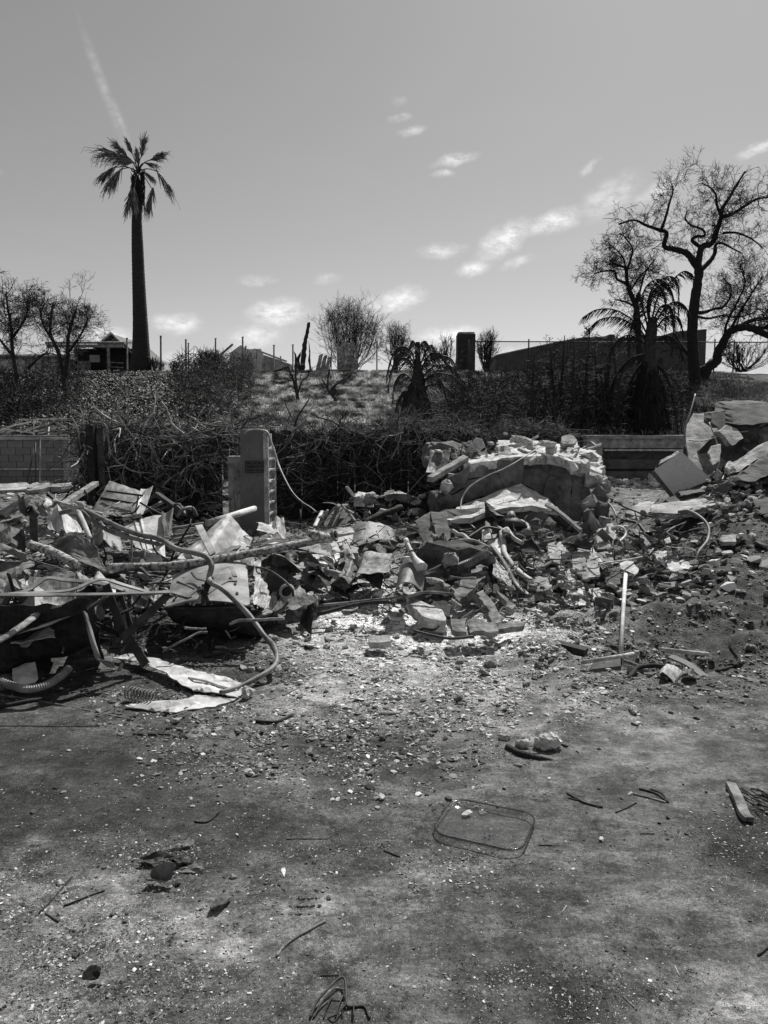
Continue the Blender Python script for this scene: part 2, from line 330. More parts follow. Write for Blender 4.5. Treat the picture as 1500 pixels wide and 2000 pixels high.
def tube(path, r, n=8, r1=None, caps=True, sm=0, wob=0, flat=1.0, seed=0):
    if sm: path = smoothpath(path, sm)
    p = np.array([list(q) for q in path], float); k = len(p); rr = np.linspace(r, r if r1 is None else r1, k) if not hasattr(r, '__len__') else np.interp(np.linspace(0, 1, k), np.linspace(0, 1, len(r)), r)
    t = np.gradient(p, axis=0); t /= np.linalg.norm(t, axis=1)[:, None] + 1e-9
    up = np.array([0, 0, 1.0]) if abs(t[0][2]) < .9 else np.array([0, 1.0, 0]); u = np.cross(t[0], up); V = []
    rs = np.random.RandomState(seed)
    for i in range(k):
        u = u - t[i] * np.dot(u, t[i]); u /= np.linalg.norm(u) + 1e-9; w = np.cross(t[i], u)
        for j in range(n):
            a = 2 * math.pi * j / n; q = rr[i] * (1 + wob * (rs.rand() - .5)); V.append(p[i] + u * math.cos(a) * q + w * math.sin(a) * q * flat)
    F = [[i * n + j, i * n + (j + 1) % n, (i + 1) * n + (j + 1) % n, (i + 1) * n + j] for i in range(k - 1) for j in range(n)]
    if caps: F += [list(range(n))[::-1], [(k - 1) * n + j for j in range(n)]]
    return np.array(V), F
def frame(ax, up=(0, 0, 1)):
    x = Vector(ax).normalized(); z = Vector(up); z = (z - x * z.dot(x)); z = z.normalized() if z.length > 1e-4 else x.orthogonal().normalized(); y = z.cross(x); return x, y, z
def bar(a, b, w, h, up=(0, 0, 1)):
    a = Vector(a); b = Vector(b); x, y, z = frame(b - a, up); V = []
    for p in (a, b):
        for s, t in ((-1, -1), (1, -1), (1, 1), (-1, 1)): V.append(p + y * s * w / 2 + z * t * h / 2)
    return np.array([list(v) for v in V]), [[0, 3, 2, 1], [4, 5, 6, 7], [0, 1, 5, 4], [1, 2, 6, 5], [2, 3, 7, 6], [3, 0, 4, 7]]
def strip(path, w, th, up=(0, 0, 1), sm=5):
    """flat bar bent along a path"""
    p = smoothpath(path, sm); k = len(p); V = []
    for i in range(k):
        t = Vector(p[min(i + 1, k - 1)] - p[max(i - 1, 0)]); x, y, z = frame(t, up)
        for s, q in ((-1, -1), (1, -1), (1, 1), (-1, 1)): V.append(Vector(p[i]) + y * s * w / 2 + z * q * th / 2)
    F = [[i * 4 + j, i * 4 + (j + 1) % 4, i * 4 + 4 + (j + 1) % 4, i * 4 + 4 + j] for i in range(k - 1) for j in range(4)] + [[3, 2, 1, 0], [k * 4 - 4, k * 4 - 3, k * 4 - 2, k * 4 - 1]]
    return np.array([list(v) for v in V]), F
def hull(pts):
    bm = bmesh.new()
    for p in pts: bm.verts.new(p)
    r = bmesh.ops.convex_hull(bm, input=bm.verts); 
    bmesh.ops.delete(bm, geom=[v for v in bm.verts if not v.link_faces], context='VERTS')
    return bm
def bmvf(bm):
    bm.verts.index_update(); V = np.array([list(v.co) for v in bm.verts]); F = [[v.index for v in f.verts] for f in bm.faces]; bm.free(); return V, F
def chunk(size, seed, n=16, cuts=2, rough=.05, box=.75):
    """angular broken lump centred on the origin, size = full extents"""
    r = random.Random(seed); pts = []
    for i in range(n):
        p = Vector((r.uniform(-1, 1), r.uniform(-1, 1), r.uniform(-1, 1))); m = max(abs(p.x), abs(p.y), abs(p.z)); q = p / m; s = p.normalized()
        p = q * box + s * (1 - box); pts.append(Vector((p.x * size[0] / 2, p.y * size[1] / 2, p.z * size[2] / 2)))
    bm = hull(pts)
    if cuts:
        bmesh.ops.subdivide_edges(bm, edges=bm.edges, cuts=cuts, use_grid_fill=True); mean = sum(size) / 3
        for v in bm.verts: v.co += mn.noise_vector(v.co * (5 / mean) + Vector((seed * 1.7, 0, 0))) * mean * rough
    return bmvf(bm)
def xf(VF, loc, rot=(0, 0, 0), sc=1):
    V, F = VF; m = Matrix.LocRotScale(Vector(loc), Matrix.Rotation(rot[2], 3, 'Z') @ Matrix.Rotation(rot[1], 3, 'Y') @ Matrix.Rotation(rot[0], 3, 'X'), Vector((sc, sc, sc)) if not hasattr(sc, '__len__') else Vector(sc))
    a = np.array(m); return V @ a[:3, :3].T + a[:3, 3], F
from mathutils.geometry import delaunay_2d_cdt
def slab(poly, down, seed=0, jag=.02, mid=.02, step=.08, rough=None):
    """broken plate: poly = 3D outline of its upper face, down = thickness vector"""
    r = random.Random(seed); P_ = [Vector(p) for p in poly]; out = []; down = Vector(down); rough = mid * .28 if rough is None else rough
    per = sum((P_[(i + 1) % len(P_)] - P_[i]).length for i in range(len(P_))); step = max(step, per / 90)
    for i, a in enumerate(P_):
        b = P_[(i + 1) % len(P_)]; k = max(1, int((b - a).length / step)); d = (b - a).normalized(); nrm = d.cross(down.normalized())
        for j in range(k): out.append(a.lerp(b, j / k) + ((nrm * r.uniform(-jag, jag) + d * r.uniform(-.3, .3) * step) if j else Vector()))
    n = len(out); cen = sum(out, Vector()) / n; nv = Vector()
    for i in range(n): nv += (out[i] - cen).cross(out[(i + 1) % n] - cen)
    nv.normalize(); x = nv.orthogonal().normalized(); y = nv.cross(x); q2 = [((p - cen).dot(x), (p - cen).dot(y)) for p in out]; off = [(p - cen).dot(nv) for p in out]
    xs = [q[0] for q in q2]; ys = [q[1] for q in q2]
    def inside(u, v):
        c_ = False; j = n - 1
        for i in range(n):
            if (q2[i][1] > v) != (q2[j][1] > v) and u < (q2[j][0] - q2[i][0]) * (v - q2[i][1]) / (q2[j][1] - q2[i][1]) + q2[i][0]: c_ = not c_
            j = i
        return c_
    ins = []; st = step * .95; u = min(xs) + st / 2
    while u < max(xs):
        v = min(ys) + st / 2
        while v < max(ys):
            a_, b_ = u + r.uniform(-.35, .35) * st, v + r.uniform(-.35, .35) * st
            if inside(a_, b_) and min((q[0] - a_) ** 2 + (q[1] - b_) ** 2 for q in q2) > (st * .45) ** 2: ins.append((a_, b_))
            v += st
        u += st
    co_, _, tris, ov, _, _ = delaunay_2d_cdt([Vector(q) for q in q2 + ins], [(i, (i + 1) % n) for i in range(n)], [], 1, 1e-5)
    top = []
    for k, q in enumerate(co_):
        o_ = ov[k][0] if ov[k] else 10 ** 6
        if o_ < n: top.append(out[o_].copy())
        else:
            ws = [1 / (1e-6 + (q[0] - w[0]) ** 2 + (q[1] - w[1]) ** 2) ** 1.5 for w in q2]; z = sum(w * o for w, o in zip(ws, off)) / sum(ws); top.append(cen + x * q[0] + y * q[1] + nv * z)
    m = len(top); idx = {}
    for k in range(m):
        if ov[k] and ov[k][0] < n: idx[ov[k][0]] = k
    dn = down.normalized(); inner = [not (ov[k] and ov[k][0] < n) for k in range(m)]; sd = Vector((seed * 3.7, 0, 0))
    T_ = [p + (nv * (mn.noise(p * 7 + sd) * rough * 2 + mn.noise(p * 19 + sd) * rough) if inner[k] else Vector()) for k, p in enumerate(top)]; B_ = [p + down for p in top]
    V = T_ + B_; F = [list(t) for t in tris] + [[i + m for i in t][::-1] for t in tris]; o2 = len(V); L_ = 2
    for l in range(L_):
        f = (l + 1) / (L_ + 1)
        for i in range(n): V.append(out[i] + down * f + (out[i] - cen).normalized() * r.uniform(-mid, mid))
    rows = [[idx.get(i, 0) for i in range(n)]] + [[o2 + l * n + i for i in range(n)] for l in range(L_)] + [[m + idx.get(i, 0) for i in range(n)]]
    for l in range(L_ + 1):
        for i in range(n): F.append([rows[l][i], rows[l][(i + 1) % n], rows[l + 1][(i + 1) % n], rows[l + 1][i]])
    bm = bmesh.new(); vs = [bm.verts.new(v) for v in V]
    for f in F:
        if len(set(f)) == len(f):
            try: bm.faces.new([vs[i] for i in f])
            except ValueError: pass
    bmesh.ops.delete(bm, geom=[v for v in bm.verts if not v.link_faces], context='VERTS'); bmesh.ops.recalc_face_normals(bm, faces=bm.faces)
    return bmvf(bm)
def sheet(c, nu=14, nv=10, crump=.02, seed=0, th=.004, folds=(), sag=0, edge=.0, fscale=1.5):
    nu = int(nu * 1.6); nv = int(nv * 1.6)
    """bent sheet metal between four 3D corners (c00, c10, c11, c01)"""
    c = [np.array(list(q), float) for q in c]; nrm = np.cross(c[1] - c[0], c[3] - c[0]); nrm /= np.linalg.norm(nrm) + 1e-9
    P_ = np.zeros((nv + 1, nu + 1, 3)); r = random.Random(seed); cr = [(math.cos(t_), math.sin(t_), r.uniform(.15, .85), r.choice((-1, 1)) * r.uniform(.5, 1)) for t_ in [r.uniform(0, 6.28) for _ in range(6)]]
    for j in range(nv + 1):
        for i in range(nu + 1):
            u = i / nu; v = j / nv
            eu = edge * (mn.noise(Vector((v * 5, seed, 0)))); ev = edge * (mn.noise(Vector((u * 5, 0, seed))))
            p = (c[0] * (1 - u) + c[1] * u) * (1 - v) + (c[3] * (1 - u) + c[2] * u) * v
            if i in (0, nu): p = p + (c[1] - c[0]) * eu
            if j in (0, nv): p = p + (c[3] - c[0]) * ev
            q = Vector((u * fscale + seed * 3.1, v * fscale, seed)); d = crump * (2.6 * sum(w_ * abs((u - .5) * cx_ + (v - .5) * cy_ + .5 - c_) for cx_, cy_, c_, w_ in cr) + .9 * mn.noise(q) + .35 * abs(mn.noise(q * 3.1)) + .1 * mn.noise(q * 9))
            for (ax, pos, amp, wd) in folds:
                t = (u if ax == 'u' else v) - pos; d += amp * max(0, 1 - abs(t) / wd)
            d += sag * (4 * u * (1 - u)); P_[j, i] = p + nrm * d
    tu = np.gradient(P_, axis=1); tv = np.gradient(P_, axis=0); n = np.cross(tu, tv); n /= np.linalg.norm(n, axis=2)[..., None] + 1e-9
    A = P_ + n * th / 2; B = P_ - n * th / 2; w = nu + 1; V = np.concatenate([A.reshape(-1, 3), B.reshape(-1, 3)]); o = (nu + 1) * (nv + 1); F = []
    for j in range(nv):
        for i in range(nu):
            a = j * w + i; F.append([a, a + 1, a + w + 1, a + w]); F.append([o + a, o + a + w, o + a + w + 1, o + a + 1])
    rim = [i for i in range(w)] + [j * w + nu for j in range(1, nv + 1)] + [nv * w + i for i in range(nu - 1, -1, -1)] + [j * w for j in range(nv - 1, 0, -1)]
    m = len(V); V = np.concatenate([V, V[rim], V[[o + q for q in rim]]]); nr = len(rim)
    for k in range(nr): a, b = m + k, m + (k + 1) % nr; F.append([b, a, a + nr, b + nr])
    return V, F
class Batch:
    """many thin tubes of k rings, vectorised"""
    def __init__(s, k=5, n=3): s.k = k; s.n = n; s.p = []; s.r = []; s.t = []
    def add(s, path, r0, r1, tone=1.0):
        p = np.asarray(path, float); q = np.linspace(0, len(p) - 1, s.k); i = np.minimum(q.astype(int), len(p) - 2); f = (q - i)[:, None]
        s.p.append(p[i] * (1 - f) + p[i + 1] * f); s.r.append((r0, r1)); s.t.append(tone)
    def vf(s):
        p = np.array(s.p); r = np.array(s.r); N, k, n = len(p), s.k, s.n; t = np.gradient(p, axis=1); t /= np.linalg.norm(t, axis=2)[..., None] + 1e-9
        ref = np.where(np.abs(t[:, :1, 2:3]) < .9, np.array([0, 0, 1.0]), np.array([0, 1.0, 0])); ref = np.broadcast_to(ref, t.shape)
        u = np.cross(t, ref); u /= np.linalg.norm(u, axis=2)[..., None] + 1e-9; w = np.cross(t, u); rad = r[:, :1] + (r[:, 1:] - r[:, :1]) * np.linspace(0, 1, k)
        a = np.arange(n) * 2 * np.pi / n
        V = p[:, :, None] + rad[..., None, None] * (u[:, :, None] * np.cos(a)[None, None, :, None] + w[:, :, None] * np.sin(a)[None, None, :, None])
        b = (np.arange(N) * k * n)[:, None, None]; i = (np.arange(k - 1) * n)[None, :, None]; j = np.arange(n)[None, None, :]; jn_ = (j + 1) % n
        F = np.stack([b + i + j, b + i + jn_, b + i + n + jn_, b + i + n + j], -1).reshape(-1, 4)
        return (V.reshape(-1, 3), F), np.repeat(np.array(s.t), k * n)
# ------------------------------------------------------------------ the ground
def tone_map(u, v):
    u0, v0 = u, v; u = np.clip(u, 40, 1460) + 150 * (fbm(u0 / 90, v0 / 60, 1, 5, 31) - .5); v = v + 90 * (fbm(u0 / 90, v0 / 60, 1, 5, 32) - .5) * np.clip((v0 - 1000) / 300, .1, 1)
    t = np.full_like(u, .15); g = np.full_like(u, .5)
    def add(cx, cy, rx, ry, val, gr=None, k=1.0):
        nonlocal t, g
        b = np.clip(blob(u, v, cx, cy, rx, ry) * 1.35, 0, 1) * k; t = t * (1 - b) + val * b
        if gr is not None: g = g * (1 - b) + gr * b
    add(750, 1120, 900, 160, .13, 1); add(120, 1500, 420, 130, .055, .35); add(40, 1700, 330, 80, .085, .5); add(150, 1880, 330, 170, .17, .95); add(470, 1560, 160, 90, .12, .4)
    add(1250, 1560, 340, 180, .155, .12); add(1180, 1400, 150, 60, .19, .25); add(1350, 1230, 260, 120, .075, 1); add(1400, 1080, 180, 70, .14, 1); add(1080, 1270, 110, 50, .085, 1)
    add(650, 1330, 280, 90, .27, 1); add(720, 1232, 380, 72, .52, 1); add(800, 1330, 260, 60, .30, 1); add(930, 1330, 170, 60, .30, 1); add(560, 1225, 90, 40, .36, 1); add(700, 1480, 260, 55, .10, 1)
    add(450, 1310, 120, 45, .12, 1); add(250, 1400, 140, 40, .09, .8); add(850, 1640, 330, 130, .125, .5); add(1000, 1820, 420, 140, .14, .4); add(1120, 1930, 150, 60, .075, .6)
    add(1480, 1970, 130, 80, .21, .2); add(1460, 1650, 110, 90, .06, .7); add(700, 1780, 170, 40, .17, .5); add(560, 1890, 120, 60, .16, .4); add(420, 1830, 110, 60, .24, .3); add(270, 1740, 110, 40, .17, .4)
    add(60, 940, 160, 12, .5, .4); add(60, 968, 160, 10, .14, .8); add(1250, 940, 90, 9, .38, 1); add(1260, 980, 120, 20, .16, 1); add(600, 1030, 120, 22, .22, 1); add(1330, 990, 120, 30, .2, 1)
    add(180, 1330, 200, 26, .07, 1); add(380, 1230, 160, 40, .05, 1); add(850, 1400, 120, 30, .2, 1); add(1330, 1340, 150, 40, .15, .9); add(620, 1420, 70, 20, .2)
    for s_ in ((330, 1600, 150, 45, .065), (520, 1650, 130, 55, .07), (1440, 1640, 90, 60, .05), (1360, 1840, 110, 40, .09), (700, 1610, 160, 25, .08), (250, 1920, 70, 40, .07), (900, 1850, 160, 30, .09), (1180, 1640, 120, 30, .10), (380, 1720, 60, 30, .06), (60, 1600, 120, 40, .04), (980, 1970, 120, 30, .08),
               (100, 1740, 70, 26, .24), (240, 1810, 60, 60, .24), (430, 1835, 60, 36, .27), (580, 1765, 60, 22, .22), (860, 1700, 90, 20, .25), (1350, 1740, 120, 30, .19), (700, 1840, 60, 20, .22), (550, 1510, 90, 22, .22), (900, 1560, 130, 20, .2), (480, 1960, 60, 30, .22), (1100, 1870, 90, 24, .19), (1040, 1400, 120, 26, .28), (20, 1960, 90, 60, .22), (1300, 1420, 90, 20, .24), (1000, 1640, 100, 20, .16)):
        add(s_[0], s_[1], s_[2], s_[3], s_[4], None, .62)
    t = np.where(v < 925, .12, t); t = t * (.74 + .64 * np.clip((t - .16) / .25, 0, 1))
    return t, g
def build_ground():
    ys = [-40, -12, -5, -2, 0]; y = .7
    while y < 22.9: ys.append(y); y *= 1.0056 if y < 14 else 1.012
    ys = np.array(ys); nu = 520; q = np.linspace(-1, 1, nu); q = np.concatenate([[-60, -12], q * 1.0, [12, 60]])
    hw = np.where(ys > .7, 1.0 + .62 * np.clip(ys, 0, 99), 1.2); X = q[None, :] * hw[:, None]
    X[:, 0] = -90; X[:, 1] = -30; X[:, -2] = 30; X[:, -1] = 90
    Y = np.broadcast_to(ys[:, None], X.shape); Z = height(X, np.maximum(Y, .7)); Z[:, :2] = 0; Z[:, -2:] = 0; Z[:5] = 0
    r, c = X.shape; V = np.stack([X, Y, Z], -1).reshape(-1, 3); a = (np.arange(r - 1)[:, None] * c + np.arange(c - 1)[None, :]); F = np.stack([a, a + 1, a + c + 1, a + c], -1).reshape(-1, 4)
    u, v = proj(V[:, 0], V[:, 1]); t, g = tone_map(u, v); t = np.where(V[:, 1] < .8, .14, t)
    o = M('ground', (V, F), 'ground', smooth=True, kind='structure', tone=t, org=(0, 0, 0))
    a = o.data.attributes.new('grit', 'FLOAT', 'POINT'); a.data.foreach_set('value', g.astype(np.float32))
build_ground()
def build_hill():
    ys = np.concatenate([np.linspace(22.3, 37, 190), [38, 40, 44, 50, 70, 120, 400, 1500]]); xs = np.concatenate([[-1500, -300, -90, -50], np.linspace(-32, 32, 480), [50, 90, 300, 1500]])
    X, Y = np.meshgrid(xs, ys); Z = hillz(X, Y); Z = Z - .02 * np.maximum(Y - 45, 0) * (Y < 500); r, c = X.shape
    Z[0] = -.3
    V = np.stack([X, Y, Z], -1).reshape(-1, 3); a = (np.arange(r - 1)[:, None] * c + np.arange(c - 1)[None, :]); F = np.stack([a, a + 1, a + c + 1, a + c], -1).reshape(-1, 4)
    u, v = proj(V[:, 0], V[:, 1], V[:, 2]); t = np.full(len(V), .07)
    b = np.clip(1.4 * blob(u, v, 640, 775, 260, 70), 0, 1); t = t * (1 - b) + .20 * b; b = np.clip(1.3 * blob(u, v, 1480, 760, 120, 60), 0, 1); t = t * (1 - b) + .11 * b
    t = np.where(u < 420, .03, t); b = np.clip(1.3 * blob(u, v, 1180, 800, 220, 60), 0, 1); t = t * (1 - b) + .03 * b
    M('hillside', (V, F), 'hill', smooth=True, kind='structure', tone=t, org=(0, 0, 0))
build_hill()

# loose stones nobody could count, one mesh per kind
def scatter(name, N, seed, dens, smin, smax, tones, flat=.6, nv=9, mat='pebble', label=None, power=2.2, xr=(-700, 2200), yr=(960, 2010), sink=.25):
    r = np.random.RandomState(seed); base = []
    for k in range(8): base.append(bmvf_tri(chunk((1, 1, flat), seed * 10 + k, n=nv, cuts=0, box=.1 + .08 * k)))
    px = r.uniform(xr[0], xr[1], N * 9); py = r.uniform(yr[0], yr[1], N * 9); ok = r.rand(N * 9) < dens(px, py) * np.where((px < -60) | (px > 1560), .35, 1.0); px, py = px[ok][:N], py[ok][:N]
    d = [pdir(a, b) for a, b in zip(px, py)]; dx = np.array([q.x / q.y for q in d]); dz = np.array([q.z / q.y for q in d]); y = np.minimum(-CAMH / dz, 20)
    for _ in range(6): y = .5 * y + .5 * np.clip((height(dx * y, y) - CAMH) / dz, 1, 20)
    x = dx * y; n = len(x); s = smin + (smax - smin) * r.rand(n) ** power; s *= (.55 + .45 * np.clip(y / 5, 0, 1.3)); z = height(x, y) + s * flat * (.5 - sink)
    Vs = []; Fs = []; Ts = []; off = 0; kk = r.randint(0, 8, n); ang = r.rand(n, 3) * [.9, .9, 6.28] - [.45, .45, 0]; tn = tones(px, py, r, n)
    for k in range(8):
        i = np.where(kk == k)[0]; V, F = base[k]; m = len(i)
        if not m: continue
        ca, sa = np.cos(ang[i, 2]), np.sin(ang[i, 2]); W_ = V[None] * (s[i][:, None, None] * r.uniform(.65, 1.35, (m, 1, 3)))
        cx, sx = np.cos(ang[i, 0]), np.sin(ang[i, 0]); yy = W_[..., 1] * cx[:, None] - W_[..., 2] * sx[:, None]; zz = W_[..., 1] * sx[:, None] + W_[..., 2] * cx[:, None]
        xx = W_[..., 0] * ca[:, None] - yy * sa[:, None]; y2 = W_[..., 0] * sa[:, None] + yy * ca[:, None]
        A = np.stack([xx + x[i][:, None], y2 + y[i][:, None], zz + z[i][:, None]], -1).reshape(-1, 3); Vs.append(A)
        Fs.append((F[None] + (np.arange(m) * len(V))[:, None, None]).reshape(-1, 3) + off); off += len(A); Ts.append(np.repeat(tn[i], len(V)))
    return M(name, (np.concatenate(Vs), np.concatenate(Fs)), mat, kind='stuff', tone=np.concatenate(Ts), label=label, cat='rubble', org=(0, 0, 0))
def bmvf_tri(VF):
    V, F = VF; out = []
    for f in F: out += [[f[0], f[i], f[i + 1]] for i in range(1, len(f) - 1)]
    return np.array(V), np.array(out)
def den_gravel(u, v):
    n = fbm(u / 60, v / 30, 1, 4, 9); u = np.clip(u, 30, 1470)
    d = .006 + 1.0 * blob(u, v, 760, 1240, 330, 80) + .9 * blob(u, v, 900, 1340, 230, 80) + .8 * blob(u, v, 680, 1450, 330, 75) + .5 * blob(u, v, 480, 1330, 160, 60)
    d = d + .26 * blob(u, v, 120, 1860, 300, 170) + .6 * blob(u, v, 1330, 1300, 260, 80) + .4 * blob(u, v, 1350, 1130, 230, 90) + .9 * blob(u, v, 1060, 1280, 150, 60) + .55 * blob(u, v, 300, 1380, 240, 50)
    d = d + .28 * blob(u, v, 350, 1700, 150, 70) + .8 * blob(u, v, 640, 1060, 700, 60) + .3 * blob(u, v, 1430, 1620, 100, 60) + .8 * blob(u, v, 870, 1570, 50, 18) + .25 * blob(u, v, 830, 1690, 200, 60) + .15 * blob(u, v, 1120, 1930, 200, 60)
    d = d * (1 - .93 * np.clip(1.5 * blob(u, v, 60, 1460, 210, 80), 0, 1)) * (1 - .85 * np.clip(1.4 * blob(u, v, 1230, 1510, 260, 110), 0, 1))
    return np.clip(d * np.clip((n - .32) * 3.6, .06, 1.6), 0, 1)
def tone_stone(u, v, r, n):
    t, _ = tone_map(u, v); q = r.rand(n); base = 1.15 * t + .05; a = base * np.exp(r.randn(n) * .6); a = np.where(q > .90, r.uniform(.3, .7, n), a); a = np.where(q < np.where(t > .25, .06, .15), r.uniform(.02, .06, n), a); return np.clip(a * 1.0, .015, .75)
scatter('gravel', 84000, 11, den_gravel, .004, .019, tone_stone, label='fine grey gravel and ash crumbs strewn over the burnt concrete', power=1.8, nv=7, flat=.34, sink=.32)
scatter('rubble_crumbs', 12500, 12, lambda u, v: np.clip(den_gravel(u, v) * 1.1, 0, 1) * (v < 1600), .012, .046, tone_stone, label='broken plaster and stone crumbs covering the middle ground', flat=.36, nv=12, power=2.4, sink=.32)
scatter('ash_flakes', 5200, 13, lambda u, v: np.clip(.04 + .96 * den_gravel(u, v) + .1 * (u < 500), 0, 1), .004, .016, lambda u, v, r, n: np.where(r.rand(n) > .5, r.uniform(.25, .6, n), r.uniform(.02, .07, n)), flat=.18, label='thin pale and black ash flakes lying on the ground', power=2.5)
den_pile = lambda u, v: np.clip(blob(u, v, 1000, 1010, 240, 130) + blob(u, v, 150, 1080, 260, 110) + .2 * blob(u, v, 1420, 1010, 130, 120) + .7 * blob(u, v, 680, 1000, 160, 50) + .8 * blob(u, v, 1180, 1130, 200, 60), 0, 1)
scatter('pile_rubble', 3200, 14, den_pile, .03, .13, lambda u, v, r, n: np.clip(.27 * np.exp(r.randn(n) * .6), .03, .7), flat=.6, nv=12, yr=(880, 1200), label='crushed concrete and plaster filling the debris piles', power=2.0, sink=.1)
scatter('fine_grit', 52000, 16, lambda u, v: np.clip((.16 + .5 * blob(u, v, 150, 1880, 350, 170) + .3 * blob(u, v, 700, 1650, 350, 90) + .3 * blob(u, v, 1100, 1950, 250, 60) + .3 * blob(u, v, 1440, 1650, 100, 80)) * np.clip((fbm(u / 36, v / 22, 1, 5, 19) - .34) * 5, .05, 1.7) * (v > 1380), 0, 1), .0018, .0062, lambda u, v, r, n: np.where(r.rand(n) > .42, r.uniform(.2, .62, n), r.uniform(.015, .06, n)), nv=6, flat=.6, yr=(1380, 2010), power=2.2, label='fine pale and black grit sprinkled over the foreground concrete')
scatter('courtyard_litter', 900, 15, lambda u, v: np.clip(blob(u, v, 1250, 940, 90, 12) + blob(u, v, 80, 965, 140, 10) + .4 * blob(u, v, 620, 1020, 140, 20), 0, 1), .03, .16, lambda u, v, r, n: r.uniform(.15, .7, n), flat=.35, nv=10, yr=(925, 1040), label='pale scraps and litter strewn on the ground behind the piles', power=1.5)

# individual stones that show large enough to pick apart
STONES = [chunk((1, r_, f), 300 + k, n=15, cuts=2, rough=.10, box=.15 + .09 * k) for k, (r_, f) in enumerate([(.8, .6), (.9, .7), (.6, .5), (.75, .4), (1, .8), (.5, .35)])]
SM = {}
def stone(px, py, wpx, mat, label, group=None, name='stone', k=None, pt=None, sink=.18, rz=None, tilt=.35, cat='stone'):
    k = rnd.randrange(6) if k is None else k; key = (k, mat)
    if key not in SM: SM[key] = mesh_of(name, STONES[k][0], STONES[k][1], mat)
    p = pt if pt is not None else G(px, py); s = wpx / FPX * p.y; o = bpy.data.objects.new(name, SM[key]); C.objects.link(o)
    o.scale = (s, s, s); o.location = p + Vector((0, 0, s * .3 - s * sink)); o.rotation_euler = (rnd.uniform(-tilt, tilt), rnd.uniform(-tilt, tilt), rnd.uniform(0, 6.28) if rz is None else rz)
    if group and pt is None or (group and name != 'grit' and pt is not None and k is not None): label = DW.get(mat, 'grey') + ' ' + KW[k] + ' ' + re.sub(r'^(broken|small|pale|grey|dark|loose|tiny|flat|thin|rough|dry) ', '', re.sub(r'^(broken|small|pale|grey|dark|loose|tiny|flat|thin|rough|dry) ', '', label))
    return props(o, label, cat, group)
DW = dict(conc='mid grey', conc_lt='pale', conc_dk='dark', stone='mottled', metal_wh='white', char='black', conc_crl='cracked pale', wood='wooden', metal_md='dull metal', metal_dk='dark metal', metal_lt='bright metal')
KW = ['angular', 'thick', 'narrow', 'low', 'blocky', 'flat']; KS = ['many cornered', 'narrow', 'triangular', 'strip shaped']
def stones(n, cx, cy, rx, ry, w0, w1, mats, label, group, name='stone', cat='stone'):
    i = 0
    while i < n:
        u = rnd.uniform(-1, 1); v = rnd.uniform(-1, 1)
        if u * u + v * v > 1: continue
        stone(cx + u * rx, cy + v * ry, w0 + (w1 - w0) * rnd.random() ** 1.8, rnd.choice(mats), label, group, name=name, cat=cat); i += 1

ys = [G(x, 1421 - x * .002) for x in range(-20, 206, 12)]
M('expansion_joint', strip([p + Vector((0, 0, .0035)) for p in ys], .006, .002, (0, 0, 1), 2), 'char', kind='structure')
# ------------------------------------------------------------------ behind: walls, houses, fences
def bx(x0, x1, y0, y1, z0, z1):
    V = np.array([[x, y, z] for z in (z0, z1) for y in (y0, y1) for x in (x0, x1)]); return V, [[0, 2, 3, 1], [4, 5, 7, 6], [0, 1, 5, 4], [1, 3, 7, 5], [3, 2, 6, 7], [2, 0, 4, 6]]
def X_(px, Y): return (px - 750) / FPX * Y * (math.cos(PITCH))  # horizontal place at depth Y, near the horizon row
# left garden wall of blocks
t = T('block_wall', 'low sooty block garden wall with a pale ledge, behind the chain link panel at far left', 'wall', (-12, 20.5, 0))
M('mortar', bx(-16.0, -4.5, 20.52, 20.78, -.1, 1.18), 'mortar', t)
bme = {}
for row in range(6):
    for i in range(26):
        x = -16 + i * .42 + (.21 if row % 2 else 0)
        y0 = 20.46 if row >= 2 else 20.40
        if 'b' not in bme: bme['b'] = mesh_of('block', *bx(0, .405, 0, .12, 0, .185), 'block')
        o = bpy.data.objects.new('block', bme['b']); C.objects.link(o); o.parent = t; o.location = (x + 12, y0 - 20.5 + rnd.uniform(-.006, .006), row * .197 + rnd.uniform(-.003, .003))
M('ledge', bx(-16, -4.5, 20.3, 20.46, .385, .415), 'conc_lt', t); M('cap', bx(-16, -4.5, 20.40, 20.85, 1.185, 1.25), 'conc', t)
# kerb of the courtyard, far left
t = T('kerb', 'broken pale concrete kerb edge crossing the far left courtyard', 'kerb', P(20, 958, 17.8))
for k, (xa, xb, ya, yb, yo) in enumerate([(-120, -18, 962, 958, 0), (-14, 52, 957, 955, .1), (57, 96, 958, 952, -.12), (99, 140, 951, 949, .15)]): M('kerb_stone', slab([P(xa, ya, 17.3 + yo), P((xa + xb) / 2, (ya + yb) / 2 + 1, 17.25 + yo), P(xb, yb, 17.5 + yo), P(xb, 942, 18.5), P(xa, 946, 18.5)], (0, 0, -.12), 30 + k, .08, .03, .2, rough=.02), 'conc', t)
stones(34, 60, 955, 110, 9, 6, 20, ['conc_lt', 'conc', 'conc_dk'], 'small rubble lump along the broken kerb at far left', 'lumps along the kerb', 'concrete_lump', 'concrete lump')
# long low retaining wall under the hill
t = T('retaining_wall', 'long dark low retaining wall at the foot of the slope, behind the vines', 'wall', (0, 22.2, 0))
M('wall', bx(-4.3, 5.8, 22.05, 22.3, -.2, 1.3), 'conc_dk', t); M('coping', bx(-4.3, 5.8, 21.98, 22.36, 1.302, 1.36), 'conc', t)
